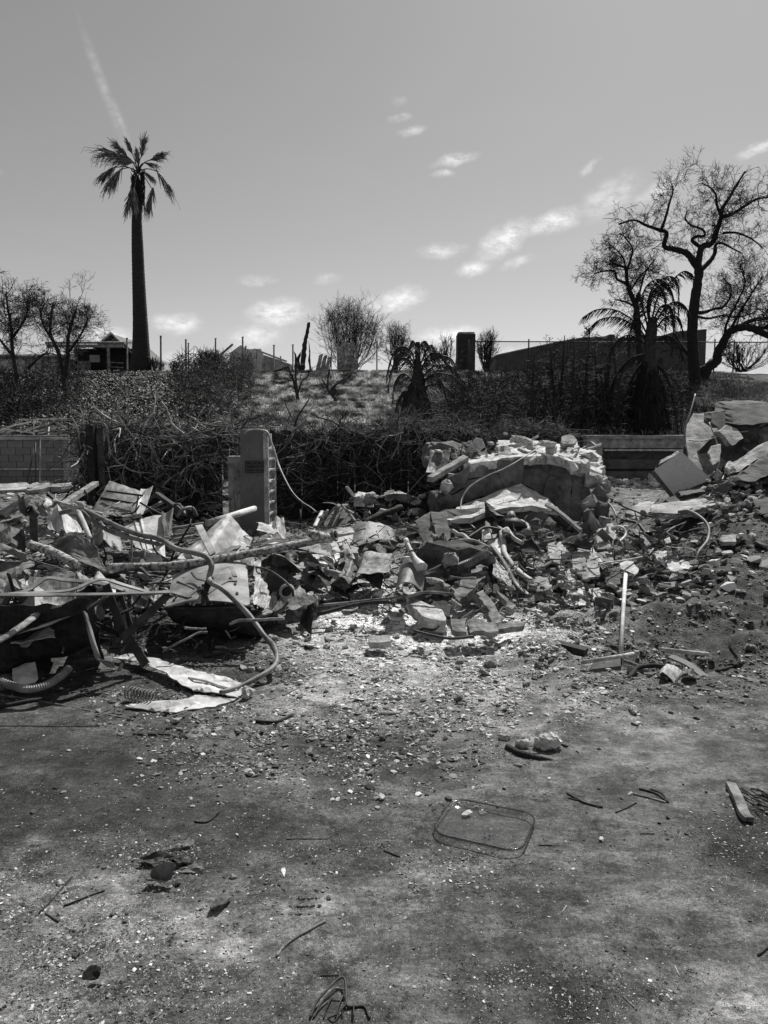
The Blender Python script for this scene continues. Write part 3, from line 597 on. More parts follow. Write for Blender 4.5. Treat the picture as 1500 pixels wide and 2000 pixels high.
# concrete planter wall with recess, right
x0, x1 = P(1135, 900, 22).x, P(1420, 900, 22).x
t = T('planter_wall', 'grey concrete planter wall with a deep recess, between the slab pile and the right mound', 'wall', (x0, 21.6, 0))
M('wall', bx(x0 + .02, x1, 21.9, 22.25, -.2, 1.20), 'conc_dk', t); M('coping', bx(x0, x1, 21.45, 22.3, 1.205, 1.30), 'conc', t)
M('upper_band', bx(x0 + .5, x1, 21.62, 21.9, .93, 1.2), 'conc', t); M('pier', bx(x0 + .02, x0 + .48, 21.5, 21.9, -.1, 1.2), 'conc', t)
M('recess_shelf', bx(x0 + .5, x1, 21.72, 21.9, .32, .60), 'conc_dk', t); M('lower_step', bx(x0 + .1, x1, 21.3, 21.72, -.1, .27), 'conc_dk', t)
M('broken_edge', slab([(x0 + .55, 21.6, .9), (x1 - .6, 21.6, .9), (x1 - .6, 21.75, .9), (x0 + .55, 21.75, .9)], (0, 0, -.05), 5, .03, .02, .08), 'conc_lt', t)
# house at the left on the hill
HY = 43.0
def PH(px, py, Y=HY): return P(px, py, Y)
t = T('house', 'pale gabled house with a dark open porch, left of the tall palm', 'house', PH(150, 725))
zb = PH(200, 730).z
xl, xr = PH(-20, 700).x, PH(262, 700).x; ze = PH(200, 690).z
M('wall', bx(xl - 3, xr, HY + 1.5, HY + 7, zb - .5, PH(0, 692, HY + 1.5).z), 'house', t)
def prism(poly, y0, y1):
    n = len(poly); V = [[x, y0, z] for x, z in poly] + [[x, y1, z] for x, z in poly]; F = [list(range(n))[::-1], list(range(n, 2 * n))] + [[i, (i + 1) % n, n + (i + 1) % n, n + i] for i in range(n)]; return np.array(V), F
g = [(PH(185, 678).x, PH(0, 682).z), (PH(219, 655).x, PH(0, 655).z), (PH(262, 690).x, PH(0, 692).z), (PH(262, 690).x, zb), (PH(185, 678).x, zb)]
M('gable_wall', prism(g, HY + .6, HY + 1.5), 'house', t)
def rbar(a, b, y0, y1, th):
    (xa, za), (xb, zb_) = a, b; return prism([(xa, za), (xb, zb_), (xb, zb_ + th), (xa, za + th)], y0, y1)
ap = (g[1][0], g[1][1] + .02)
M('roof_slope', rbar((PH(178, 690).x, PH(0, 687).z), ap, HY - .1, HY + 6, .07), 'roof', t); M('roof_slope', rbar(ap, (PH(266, 696).x, PH(0, 696).z), HY - .1, HY + 6, .07), 'roof', t)
M('fascia', rbar((PH(185, 690).x, PH(0, 684).z), (ap[0], ap[1] + .03), HY - .2, HY - .12, .12), 'conc_lt', t); M('fascia', rbar((ap[0] + .02, ap[1] + .03), (PH(266, 696).x, PH(0, 698).z), HY - .2, HY - .12, .12), 'conc_lt', t)
V, F = jn(bx(PH(95, 0).x, PH(248, 0).x, HY - 2.6, HY + .5, 0, .1)); V = np.array(V)
pz = PH(0, 674, HY - 2).z; V[:, 2] += pz; V[:, 2] += (V[:, 1] - HY + 2.6) * .12; M('porch_roof', (V, F), 'roof', t)
M('porch_beam', bx(PH(97, 0).x, PH(246, 0).x, HY - 2.58, HY - 2.45, pz - .18, pz - .02), 'conc', t)
for px in (113, 180, 239): M('porch_post', bx(PH(px, 0, HY - 2.5).x, PH(px, 0, HY - 2.5).x + .12, HY - 2.56, HY - 2.44, zb - .3, pz - .185), 'wood', t)
M('porch_shade', bx(PH(115, 0).x, PH(245, 0).x, HY - .1, HY + .1, zb - .3, pz), 'char', t)  # black panel standing in for the shade inside the porch
M('window', bx(PH(146, 0).x, PH(166, 0).x, HY - .2, HY - .104, PH(0, 708).z, PH(0, 694).z), 'house', t)
for py in (707, 716): M('railing', bar(PH(208, py, HY - 2.5), PH(240, py + 2, HY - 2.5), .05, .06), 'wood', t)
M('railing', bx(PH(115, 0).x, PH(180, 0).x, HY - 2.56, HY - 2.48, zb, PH(0, 705, HY - 2.5).z), 'conc_dk', t)
# lower building at the very left
t = T('shed', 'low pale shed with dark posts behind the leftmost bare trees', 'shed', PH(30, 730, 40))
M('wall', bx(P(-90, 0, 40).x, P(72, 0, 40).x, 40, 43, zb - .5, P(0, 700, 40).z), 'house', t); M('roof', bx(P(-95, 0, 40).x, P(76, 0, 40).x, 39.8, 43.2, P(0, 700, 40).z + .005, P(0, 696, 40).z), 'roof', t)
for px in (8, 41, 52): M('post', bx(P(px, 0, 39.8).x, P(px, 0, 39.8).x + .1, 39.85, 39.95, zb - .4, P(0, 700, 40).z), 'wood', t)
# collapsed pale gable ruin
t = T('ruined_house', 'roofless pale gable ruin between the thin fence posts', 'house', P(480, 728, 44))
M('wall', prism([(P(430, 0, 44).x, P(0, 735, 44).z), (P(432, 0, 44).x, P(0, 690, 44).z), (P(440, 0, 44).x, P(0, 684, 44).z), (P(455, 0, 44).x, P(0, 674, 44).z), (P(470, 0, 44).x, P(0, 682, 44).z), (P(497, 0, 44).x, P(0, 681, 44).z), (P(502, 0, 44).x, P(0, 693, 44).z), (P(540, 0, 44).x, P(0, 704, 44).z), (P(550, 0, 44).x, P(0, 735, 44).z)], 44, 44.3), 'house', t)
M('side_wall', prism([(P(495, 0, 43.8).x, P(0, 735, 43.8).z), (P(503, 0, 43.8).x, P(0, 694, 43.8).z), (P(560, 0, 43.8).x, P(0, 712, 43.8).z), (P(565, 0, 43.8).x, P(0, 735, 43.8).z)], 43.7, 43.9), 'conc', t)
M('beam', bar(P(496, 682, 43.6), P(560, 706, 43.6), .12, .1), 'conc_lt', t); M('beam', bar(P(432, 692, 43.6), P(455, 672, 43.6), .12, .1), 'wood', t)
# chimney
t = T('chimney', 'freestanding dark brick chimney left standing behind the hill fence', 'chimney', P(918, 728, 38)); zc = P(918, 735, 38).z
a, b = P(900, 0, 38).x, P(936, 0, 38).x
M('stack', bx(a, b, 37.6, 38.5, zc - .4, P(0, 654, 38).z), 'dkbrick', t); M('cap', bx(a + .04, b - .04, 37.64, 38.46, P(0, 654, 38).z, P(0, 650, 38).z), 'conc', t)
# dark block building at right
t = T('block_building', 'long dark block building with a rising roofline behind the right hand fence', 'building', P(1200, 735, 41))
pl = [(980, 735), (981, 695), (1050, 681), (1120, 667), (1160, 661), (1212, 660), (1213, 653), (1224, 653), (1225, 660), (1330, 655), (1345, 650), (1412, 645), (1413, 735)]
M('wall', prism([(P(x, 0, 41).x, P(0, y, 41).z) for x, y in pl], 41, 46), 'facade', t)
for (xa, ya), (xb, yb) in zip(pl[1:5] + pl[9:11], pl[2:6] + pl[10:12]):
    if xb - xa > 12: M('coping', rbar((P(xa, 0, 41).x, P(0, ya, 41).z + .004), (P(xb, 0, 41).x - .01, P(0, yb, 41).z + .004), 40.94, 46.1, .06), 'conc', t)
M('door', bx(P(1303, 0, 40.9).x, P(1325, 0, 40.9).x, 40.93, 40.995, P(0, 730, 41).z, P(0, 699, 41).z), 'char', t)
M('pale_strip', bx(P(1268, 0, 40.9).x, P(1300, 0, 40.9).x, 40.93, 40.99, P(0, 708, 41).z, P(0, 705, 41).z), 'conc_lt', t)
# chain link fence on the crest, right
FY = 36.6
t = T('chain_link_fence', 'chain link fence on top of the slope, from the chimney to the right edge', 'fence', P(1200, 722, FY)); x0 = P(924, 0, FY).x; x1 = 22.5; zt = P(0, 667, FY).z
M('top_rail', tube([(x0, FY, zt), (x1, FY, zt - .05)], .025), 'metal_dk', t, True)
for px, top in ((924, 664), (957, 673), (1048, 662), (1128, 663), (1230, 655), (1292, 665), (1364, 664), (1431, 662), (1471, 664), (1560, 664), (1640, 664)):
    x = P(px, 0, FY).x; M('fence_post', tube([(x, FY + .03, HZ(x, FY) - .2), (x, FY + .03, P(0, top, FY).z)], .035), 'conc' if px == 1230 else 'metal_dk', t, True)
B = Batch(2, 3); zb0 = zt - 1.5
nn = int((x1 - x0 + 1.5) / .11)
for i in range(nn):
    xa = x0 - 1.5 + i * .11
    for s in (0, 1):
        a0, a1 = (xa, xa + 1.5); za, zz_ = (zb0, zt) if s == 0 else (zt, zb0); lo = max(a0, x0); hi = min(a1, x1)
        if hi - lo < .05: continue
        f = lambda x: za + (zz_ - za) * (x - a0) / 1.5
        B.add([(lo, FY, f(lo)), (hi, FY, f(hi))], .0035, .0035)
M('wire_mesh', B.vf()[0], 'metal_dk', t, kind='stuff')
# lone posts along the crest
for px, top, bot, w, lab in ((248, 661, 718, 3, 'thin dark post standing just left of the palm trunk'), (314, 657, 722, 3.4, 'tallest thin post right of the palm trunk'), (363, 664, 726, 3.2, 'thin post in the close pair beside the dark bush, taller one'), (368, 671, 726, 2.4, 'thin post in the close pair beside the dark bush, shorter one'),
        (421, 662, 728, 3, 'thin post rising from the dark bush left of the pale ruin'), (474, 659, 728, 3.4, 'tall post in front of the pale ruin'), (480, 677, 728, 3, 'short post beside the tall one at the pale ruin'), (499, 684, 730, 2.4, 'thin pale leaning post right of the pale ruin wall'),
        (535, 675, 728, 3.2, 'dark post right of the pale ruin'), (572, 674, 724, 3.2, 'dark post left of the burnt stumps'), (548, 697, 724, 2.2, 'short thin post near the burnt stumps'), (736, 668, 724, 3.2, 'dark post right of the round twiggy bush'), (647, 671, 724, 2, 'slim post at the left side of the round twiggy bush')):
    Y = 36.3 + rnd.uniform(-.3, .5); a = P(px, bot, Y); b = P(px + (3 if px == 499 else 0), top, Y); a.z = HZ(a.x, Y) - .2; w = w / FPX * Y
    M('fence_post', jn(bar(a, b, w, w * .8), bar(b + Vector((0, 0, .0)), b + Vector((0, 0, .03)), w * 1.15, w)), 'wood', label=lab, cat='post', group='posts along the crest of the slope')
# thin rail wires between posts
M('rail', tube([P(736, 694, 36.3), P(770, 716, 36.3), P(800, 722, 36.3)], .012, 4), 'metal_dk', label='sagging wire running down right from the dark post by the twiggy bush', cat='wire')
# wooden fence remnant
t = T('plank_fence', 'short row of scorched upright planks at the foot of the round twiggy bush', 'fence', P(670, 724, 36.2))
hs = [672, 674, 668, 677, 672, 670, 676]
for i in range(7):
    x = P(653 + i * 6.2, 0, 36.2).x; M('plank', slab([(x, 36.2, P(0, 726, 36.2).z - .1), (x + .145, 36.2, P(0, 726, 36.2).z - .1), (x + .14, 36.2, P(0, hs[i], 36.2).z), (x + .07, 36.2, P(0, hs[i] - rnd.uniform(2, 6), 36.2).z), (x, 36.2, P(0, hs[i] + 2, 36.2).z)], (0, .03, 0), i, .01, .004, .15), 'wood', t)
for i, (a, b, c_, d) in enumerate([(616, 724, 623, 690), (624, 724, 632, 692), (633, 722, 640, 695)]): M('leaning_board', slab([P(a, b, 36), P(a + 9, b, 36), P(c_ + 8, d, 36), P(c_, d + 4, 36)], (0, .03, 0), i, .02, .01, .2), 'conc' if i != 1 else 'wood', label=['pale board leaning right of the burnt stumps', 'scorched board leaning left of the plank fence', 'short pale board leaning beside the plank fence'][i], cat='board', group=None)
for i, (pts, r_, lab) in enumerate([([(590, 728), (592, 700), (596, 668), (601, 645), (603, 630), (599, 637)], .11, 'tallest twisted burnt stump, left of the round twiggy bush'), ([(583, 728), (582, 705), (587, 688)], .12, 'short thick burnt stump left of the tall twisted one'), ([(577, 726), (578, 700), (574, 686)], .07, 'thin burnt stump at the left of the stump group'), ([(606, 722), (604, 700), (605, 690), (603, 665)], .05, 'thin burnt snag right of the tall twisted stump')]):
    M('burnt_stump', tube([P(a, b, 36) for a, b in pts], [r_, r_ * 1.1, r_ * .75, r_ * .6, r_ * .12], 8, sm=5, wob=.5, seed=i), 'char', label=lab, cat='stump', group='burnt stumps on the crest')
for i, (a, b, c_, d, m_) in enumerate([(567, 733, 610, 724, 'conc_lt'), (672, 731, 692, 728, 'metal_wh'), (612, 727, 690, 723, 'wood'), (535, 727, 565, 720, 'char')]):
    M('board', bar(P(a, b, 35.2) + Vector((0, 0, .03)), P(c_, d, 35.2) + Vector((0, 0, .05)), .3, .06), m_, label=['long pale board lying at the crest below the stumps', 'small bright board lying below the plank fence', 'long grey plank lying along the crest under the plank fence', 'charred beam lying on the crest by the pale ruin'][i], cat='board')

# ------------------------------------------------------------------ trees
def Yh(py):
    Y = 23.0
    while Y < 36 and 1.22 + 2.88 * ((Y - 22.3) / 13.2) ** .85 < CAMH + (830 - py) / FPX * Y: Y += .1
    return Y
def wander(p, d, L_, k, wob, r, up=0.0, curl=0):
    out = [np.array(p, float)]; d = np.array(d, float); d /= np.linalg.norm(d); s = L_ / k; q = np.array([r.gauss(0, 1), r.gauss(0, 1), r.gauss(0, 1)]) * curl
    for i in range(k):
        d = d + np.array([r.gauss(0, wob), r.gauss(0, wob), r.gauss(0, wob) + up]) + q; d /= np.linalg.norm(d); out.append(out[-1] + d * s)
    return out, d
def twigs(B, p, d, L_, rad, lev, r, wob=.3, up=.02, spread=.9, kids=(3, 5), shrink=.62, curl=.05, minr=.004):
    path, d2 = wander(p, d, L_, 6, wob, r, up, curl); B.add(path, rad, max(minr, rad * .45), 1)
    if lev <= 0: return
    for i in range(r.randint(*kids)):
        t = r.uniform(.25, 1); q = path[int(t * 6)]; dd = path[min(6, int(t * 6) + 1)] - path[max(0, int(t * 6) - 1)]; dd = dd / (np.linalg.norm(dd) + 1e-9)
        v = np.array([r.gauss(0, 1), r.gauss(0, 1) * .8, r.gauss(0, 1)]); v -= dd * v.dot(dd); v /= np.linalg.norm(v) + 1e-9; nd = dd * (1 - .35 * spread) + v * spread * r.uniform(.5, 1)
        twigs(B, q, nd, L_ * shrink * r.uniform(.7, 1.25), max(minr, rad * .55), lev - 1, r, wob, up, spread, kids, shrink, curl, minr)
def tree(name, label, Y, limbs, trunk_i=0, seed=1, tl=1.0, lev=3, dens=1.0, mat='bark', group=None, wob=.3, up=.03, spread=.9, kids=(3, 5), cat='tree', minr=.005, base=None, curl=.05, tip=None, dj=.5, rs=1.0):
    """limbs: ([(px,py),...], r0_px, r1_px, twig count)"""
    r = random.Random(seed); l0 = limbs[trunk_i][0]; b = P(*l0[0], Y); t = T(name, label, cat, b, group); B = Batch(5, 3)
    for i, (pts, r0, r1, nt) in enumerate(limbs):
        dy = 0 if i == trunk_i else r.uniform(-dj, dj); k = len(pts); path = [P(a, c_, Y + (dy * j / max(1, k - 1) if i != trunk_i else 0)) for j, (a, c_) in enumerate(pts)]; sc = Y / FPX * rs
        M('trunk' if i == trunk_i else 'branch', tube(path, r0 * sc, 8 if r0 > 4 else 6, r1 * sc, sm=5, wob=.25, seed=i), mat, t, True)
        sp = smoothpath(path, 5)
        for j in range(int(nt * dens)):
            f = r.random() ** .7; idx = min(len(sp) - 2, int(f * (len(sp) - 1))); q = sp[idx]; dd = sp[idx + 1] - sp[idx]; dd = dd / (np.linalg.norm(dd) + 1e-9)
            v = np.array([r.gauss(0, 1), r.gauss(0, 1) * .7, r.gauss(0, 1) + .2]); nd = dd * .5 + v / np.linalg.norm(v); twigs(B, q, nd, tl * r.uniform(.6, 1.3), max(minr, min(.035, r1 * sc * .55)), lev, r, wob, up, spread, kids, .62, curl, minr)
    M('twigs', B.vf()[0], mat, t, kind='stuff'); return t
tree('bare_tree', 'big bare tree with forked twisting limbs at the right, taller than everything near it', Yh(755), [
    ([(1358, 760), (1354, 700), (1352, 640), (1357, 590), (1362, 555), (1367, 530)], 11.5, 8, 0),
    ([(1367, 530), (1350, 505), (1338, 493), (1312, 486), (1297, 480), (1302, 455), (1290, 450), (1262, 440), (1238, 430), (1208, 438)], 7, 1.5, 22),
    ([(1292, 448), (1300, 425), (1308, 395), (1314, 375), (1312, 358)], 3.4, 1, 20),
    ([(1362, 535), (1366, 500), (1372, 482), (1390, 475), (1400, 452), (1408, 425), (1412, 405), (1425, 385), (1438, 362), (1455, 335)], 7, 1.5, 34),
    ([(1372, 485), (1352, 470), (1360, 462), (1376, 460), (1372, 448), (1350, 440), (1338, 425), (1345, 410)], 3.6, 1, 20),
    ([(1408, 422), (1400, 400), (1398, 380), (1385, 365), (1370, 358)], 3, 1, 20),
    ([(1410, 425), (1435, 415), (1455, 402), (1480, 388), (1510, 385)], 3.6, 1.5, 20),
    ([(1412, 455), (1440, 455), (1470, 468), (1490, 485)], 2.6, 1, 16),
    ([(1368, 528), (1385, 512), (1396, 495), (1398, 478), (1410, 475), (1430, 485), (1450, 495)], 5, 1, 12),
    ([(1356, 610), (1375, 610), (1395, 603), (1412, 600), (1425, 582), (1428, 562), (1420, 550)], 4, 1, 26),
    ([(1357, 618), (1385, 622), (1410, 616), (1440, 620), (1470, 612)], 2.5, 1, 20),
    ([(1352, 700), (1330, 675), (1318, 650)], 5, 2, 6)], seed=5, tl=.80, lev=3, kids=(2, 4), wob=.24, spread=.8, curl=.05, minr=.0045, dj=1.0)
tree('bare_tree', 'thick limbed bare tree arching to the right edge from behind the big forked tree', Yh(748), [
    ([(1370, 745), (1385, 715), (1400, 705), (1402, 690), (1412, 670), (1425, 648), (1445, 640), (1470, 642), (1510, 660)], 10, 6, 8),
    ([(1398, 712), (1370, 722), (1350, 735)], 7, 6, 0), ([(1440, 640), (1470, 625), (1500, 620), (1530, 600)], 5, 2, 34), ([(1420, 655), (1445, 610), (1470, 570), (1490, 540)], 3, 1, 40), ([(1412, 675), (1420, 630), (1440, 590), (1455, 555), (1450, 530)], 3, 1, 34), ([(1470, 642), (1500, 640), (1540, 645)], 4, 2, 14)], seed=8, tl=.9, lev=3, kids=(2, 4), wob=.25, up=.06, minr=.0045)
tree('bare_tree', 'round topped bare tree left of the big forked tree, behind the burnt palm', 28.8, [
    ([(1252, 720), (1248, 670), (1245, 620), (1243, 600), (1232, 575), (1225, 550), (1222, 525), (1213, 520), (1198, 515), (1190, 505)], 7, 1.2, 22), ([(1243, 600), (1222, 590), (1200, 585)], 2.4, 1, 12), ([(1226, 555), (1205, 545), (1200, 530), (1178, 530), (1160, 535)], 3, 1, 26),
    ([(1224, 530), (1232, 505), (1235, 485), (1222, 465), (1210, 455)], 2.6, 1, 26), ([(1224, 528), (1215, 500), (1195, 480)], 2, 1, 20), ([(1243, 598), (1252, 560), (1262, 530), (1280, 505)], 2.4, 1, 26), ([(1230, 570), (1250, 540), (1270, 520)], 2, 1, 16)], seed=9, tl=.62, lev=3, kids=(2, 4), wob=.24, minr=.0045, curl=.05)
tree('bare_tree', 'bare tree with a broad crown in front of the porch of the pale house', Yh(785), [
    ([(132, 790), (125, 745), (118, 700), (106, 670), (98, 650), (100, 620), (104, 590)], 5.5, 1.5, 34), ([(126, 740), (132, 700), (133, 660), (140, 630), (150, 600)], 5, 1.2, 50), ([(108, 672), (90, 645), (80, 620), (78, 600)], 3, 1, 44), ([(133, 690), (150, 665), (165, 640), (172, 620)], 2.6, 1, 44)], seed=11, tl=.78, lev=3, kids=(2, 3), minr=.0045, mat='bark2', wob=.26, dens=.95)
tree('bare_tree', 'leftmost bare tree cut by the left edge of the picture', Yh(760), [
    ([(38, 760), (30, 720), (24, 680), (22, 640), (15, 600), (12, 570)], 5, 1.4, 60), ([(28, 700), (5, 670), (-15, 640), (-20, 600)], 3, 1, 40), ([(24, 660), (45, 630), (55, 600), (52, 585)], 3, 1, 60), ([(55, 720), (80, 695), (95, 690)], 3, 2, 6)], seed=12, tl=.78, lev=3, kids=(2, 3), minr=.0045, mat='bark2', up=.05, wob=.26, dens=.95)
def bush(name, label, Y, cx, by, w, h, n, seed, minr=.006, mat='bark2', up=.04, lev=2, tl=.5, cat='bush', stem=.03, spread=.6):
    r = random.Random(seed); b = P(cx, by, Y); t = T(name, label, cat, b); B = Batch(5, 3); sc = Y / FPX; S_ = Batch(6, 5)
    for i in range(n):
        a = r.gauss(0, .42); a = max(-.9, min(.9, a)); hh = h * sc * math.sqrt(max(.1, 1 - (a * .9) ** 2)) * r.uniform(.75, 1.0)
        p0 = np.array(b) + np.array([r.gauss(0, w * sc * .05), r.gauss(0, .15), -.1]); top = np.array(b) + np.array([a * w * sc * .5, r.gauss(0, w * sc * .2), hh])
        mid = (p0 + top) / 2 + np.array([a * w * sc * .12, 0, -.03]); pth = smoothpath([p0, mid, top], 3); S_.add(pth, stem * r.uniform(.5, 1), minr)
        for j in range(7):
            f = r.uniform(.35, 1); k = min(len(pth) - 2, int(f * (len(pth) - 1))); dd = np.array(pth[k + 1]) - np.array(pth[k]); dd /= np.linalg.norm(dd)
            v = np.array([r.gauss(0, 1), r.gauss(0, 1), r.gauss(0, 1) + .4]); v /= np.linalg.norm(v); twigs(B, pth[k], dd + v * spread, tl * r.uniform(.5, 1.1), minr * 1.4, lev - 1, r, .18, up, .7, (2, 4), .6, .02, minr)
    M('stems', S_.vf()[0], mat, t, kind='stuff'); M('twigs', B.vf()[0], mat, t, kind='stuff'); return t
bush('twiggy_bush', 'large round leafless bush on the crest behind the scorched planks', 37.5, 682, 728, 150, 140, 62, 21, tl=.9, lev=3, minr=.0042, stem=.02, spread=.75)
bush('twiggy_bush', 'small leafless bush on the crest left of the drooping burnt palm', 36.5, 775, 725, 70, 92, 26, 22, tl=.6, lev=3, minr=.0042, spread=.8)
bush('twiggy_bush', 'low thin bush right behind the base of the tall palm', 36, 302, 724, 30, 26, 16, 23, tl=.25)
bush('twiggy_bush', 'tiny low bush between the tall thin posts', 36.5, 342, 724, 30, 18, 14, 24, tl=.2, up=.0)
bush('twiggy_bush', 'sparse twigs growing left of the chimney', 36, 872, 726, 70, 62, 22, 25, tl=.5)
bush('twiggy_bush', 'sparse twigs with small leaves growing right of the chimney', 36, 950, 724, 60, 75, 30, 26, tl=.5)
bush('twiggy_bush', 'faint twigs right of the twiggy bush, behind the drooping palm', 36.8, 830, 726, 60, 50, 14, 28, tl=.4)
bush('twiggy_bush', 'low thin twigs along the crest at the right edge behind the arching tree', 36, 1450, 722, 120, 50, 40, 29, tl=.4)
bush('twiggy_bush', 'thin twigs behind the pale ruin, left side', 38, 418, 724, 30, 30, 14, 30, tl=.3)
tree('charred_shrub', 'small charred forked shrub on the dry slope, left of its twin', Yh(784), [([(583, 788), (580, 770), (574, 745), (567, 728), (563, 715)], 4.5, 1, 6), ([(580, 768), (578, 740), (577, 715), (576, 690)], 3, .8, 6), ([(581, 770), (590, 745), (600, 735), (604, 722)], 2, .7, 8), ([(572, 742), (560, 730)], 2, .7, 4)], seed=31, tl=.3, lev=1, minr=.01, mat='char', cat='shrub', rs=.9)
tree('charred_shrub', 'small charred crooked shrub on the dry slope, right of its twin', Yh(790), [([(654, 795), (655, 780), (648, 770), (640, 760), (635, 750), (626, 738)], 5, 1, 5), ([(646, 768), (652, 755), (662, 748), (675, 740), (690, 728)], 3.2, .8, 6), ([(640, 760), (641, 735), (645, 715), (648, 690)], 2.4, .7, 6), ([(652, 770), (656, 762), (648, 758)], 2.6, 1.4, 2)], seed=32, tl=.3, lev=1, minr=.01, mat='char', cat='shrub', rs=.9)
for i, (px, top, lean) in enumerate([(1040, 700, 4), (1080, 668, -6), (1098, 655, 5), (1120, 672, 2), (1146, 640, 6), (1165, 668, -4), (1188, 655, 8), (1205, 670, -8), (1135, 720, -9), (1062, 735, -10), (1178, 720, 9)]):
    by = 835 - abs(1120 - px) * .1; Y = 23.9 + rnd.uniform(-.8, 1.0)
    tree('charred_sapling', ['short forked charred sapling at the left end of the black thicket', 'charred sapling rising over the roofline left of its taller neighbour', 'tall charred sapling left of the middle of the black thicket', 'upright charred sapling in the middle of the black thicket', 'tallest charred sapling of the black thicket, reaching the sky', 'charred sapling leaning left, right of the tallest one', 'charred sapling just left of the large burnt palm, leaning right', 'charred sapling in front of the large burnt palm, leaning left', 'low thin sapling leaning left in the middle of the thicket', 'low thin sapling leaning left at the left end of the thicket', 'low thin sapling leaning right beside the large burnt palm'][i], Y, [([(px, by), (px - lean * .4, by - 60), (px + lean * .2, (by + top) / 2 - 20), (px + lean, top)], 4.5 if i < 8 else 3, .8, 26)], seed=40 + i, tl=.45, lev=2, kids=(2, 3), minr=.007, mat='char', group='charred saplings in the thicket')
# tall fan palm
def palm_tree():
    Y = 36; t = T('palm_tree', 'tall fan palm with a slightly leaning trunk and ragged crown, left', 'palm tree', P(274, 724, Y)); s = Y / FPX
    pts = [(274, 728, 21), (275, 715, 19), (275.5, 690, 16.5), (274.5, 640, 14), (272.5, 590, 12.5), (270.5, 540, 11.5), (268.5, 480, 10.5), (267, 430, 9), (269, 395, 8), (269.5, 350, 7)]
    path = []; rr = []
    for i in range(len(pts) - 1):
        for k in range(14):
            f = k / 14; a, b = pts[i], pts[i + 1]; path.append(P(a[0] + (b[0] - a[0]) * f, a[1] + (b[1] - a[1]) * f, Y)); rr.append((a[2] + (b[2] - a[2]) * f) * s * (1 + (.035 if (k % 2) else 0) + rnd.uniform(-.01, .01)))
    M('trunk', tube(path, rr, 18), 'palm', t, True)
    B = Batch(4, 4)
    for i in range(240):  # old leaf bases and dead leaf ends under the crown
        a = rnd.uniform(0, 6.28); z = rnd.uniform(398, 336); c = P(269.5, z, Y); q = np.array(c) + np.array([math.cos(a), math.sin(a), 0]) * 7.3 * s; B.add([q, q + np.array([math.cos(a) * .16, math.sin(a) * .16, rnd.uniform(.05, .3)])] if i % 2 else [q, q + np.array([math.cos(a) * .12, math.sin(a) * .12, -.15]), q + np.array([math.cos(a) * .10, math.sin(a) * .1, -rnd.uniform(.3, .7)])], .03, .012)
    M('leaf_base', B.vf()[0], 'fiber', t, kind='stuff')
    hub = P(269, 335, Y)
    fr = [((277, 303), (283, 257), 1, .3, 40), ((252, 312), (176, 284), 1, .6, 34), ((247, 304), (216, 268), 1, .4, 34), ((258, 300), (244, 266), -1, .35, 26), ((294, 312), (330, 294), -1, .5, 30), ((307, 335), (341, 382), 1, .6, 26), ((284, 337), (304, 352), -1, .5, 24),
          ((224, 327), (186, 352), -1, .6, 28), ((236, 331), (201, 372), 1, .7, 26), ((257, 373), (246, 421), -1, .2, 24), ((298, 371), (287, 423), 1, .2, 26), ((270, 320), (266, 284), .5, .4, 30), ((262, 318), (225, 310), -.5, .7, 30), ((283, 318), (312, 320), .6, .7, 22), ((262, 352), (256, 390), 1.2, .2, 26), ((262, 370), (263, 416), -1.4, .15, 22), ((277, 345), (276, 372), 1, .2, 16)]
    r = random.Random(4)
    for i, (e, tip, dy, droop, n) in enumerate(fr):
        E = P(*e, Y + dy * .6); Tp = P(*tip, Y + dy); mid = (hub + E) / 2 + Vector((0, 0, .12)); f = T_child('frond', t, E)
        M('petiole', tube([hub, mid, E], .03, 5, .018, sm=4), 'bark2', f, True)
        d = np.array(Tp - E); L_ = np.linalg.norm(d); d /= L_; L_ *= .98; side = np.cross(d, np.array([0, 1.0, 0])); side /= np.linalg.norm(side); out = np.cross(side, d); B = Batch(6, 3)
        for k in range(int(n * 3.0)):
            a = r.uniform(-1, 1); ang = a * (.40 if n > 24 else .30); dd = d * math.cos(ang) + side * math.sin(ang) + out * r.gauss(0, .22); dd /= np.linalg.norm(dd); l = L_ * (1 - .45 * abs(a)) * r.uniform(.45, .9)
            st = np.array(E) + d * L_ * r.uniform(-.1, .5); pth = [st + dd * l * q + np.array([0, 0, -1]) * droop * l * q ** 2.3 * r.uniform(.4, .9) for q in (0, .25, .5, .7, .85, 1)]; B.add(pth, .024, .006, r.choice((.5, .8, 1.2, 2.2)) if r.random() > .12 else 3.5)
        VF, tn = B.vf(); M('leaflets', VF, 'frond', f, kind='stuff', tone=tn)
def T_child(name, parent, loc):
    o = bpy.data.objects.new(name, None); C.objects.link(o); o.parent = parent; o.location = Vector(loc) - parent.location; return o
palm_tree()
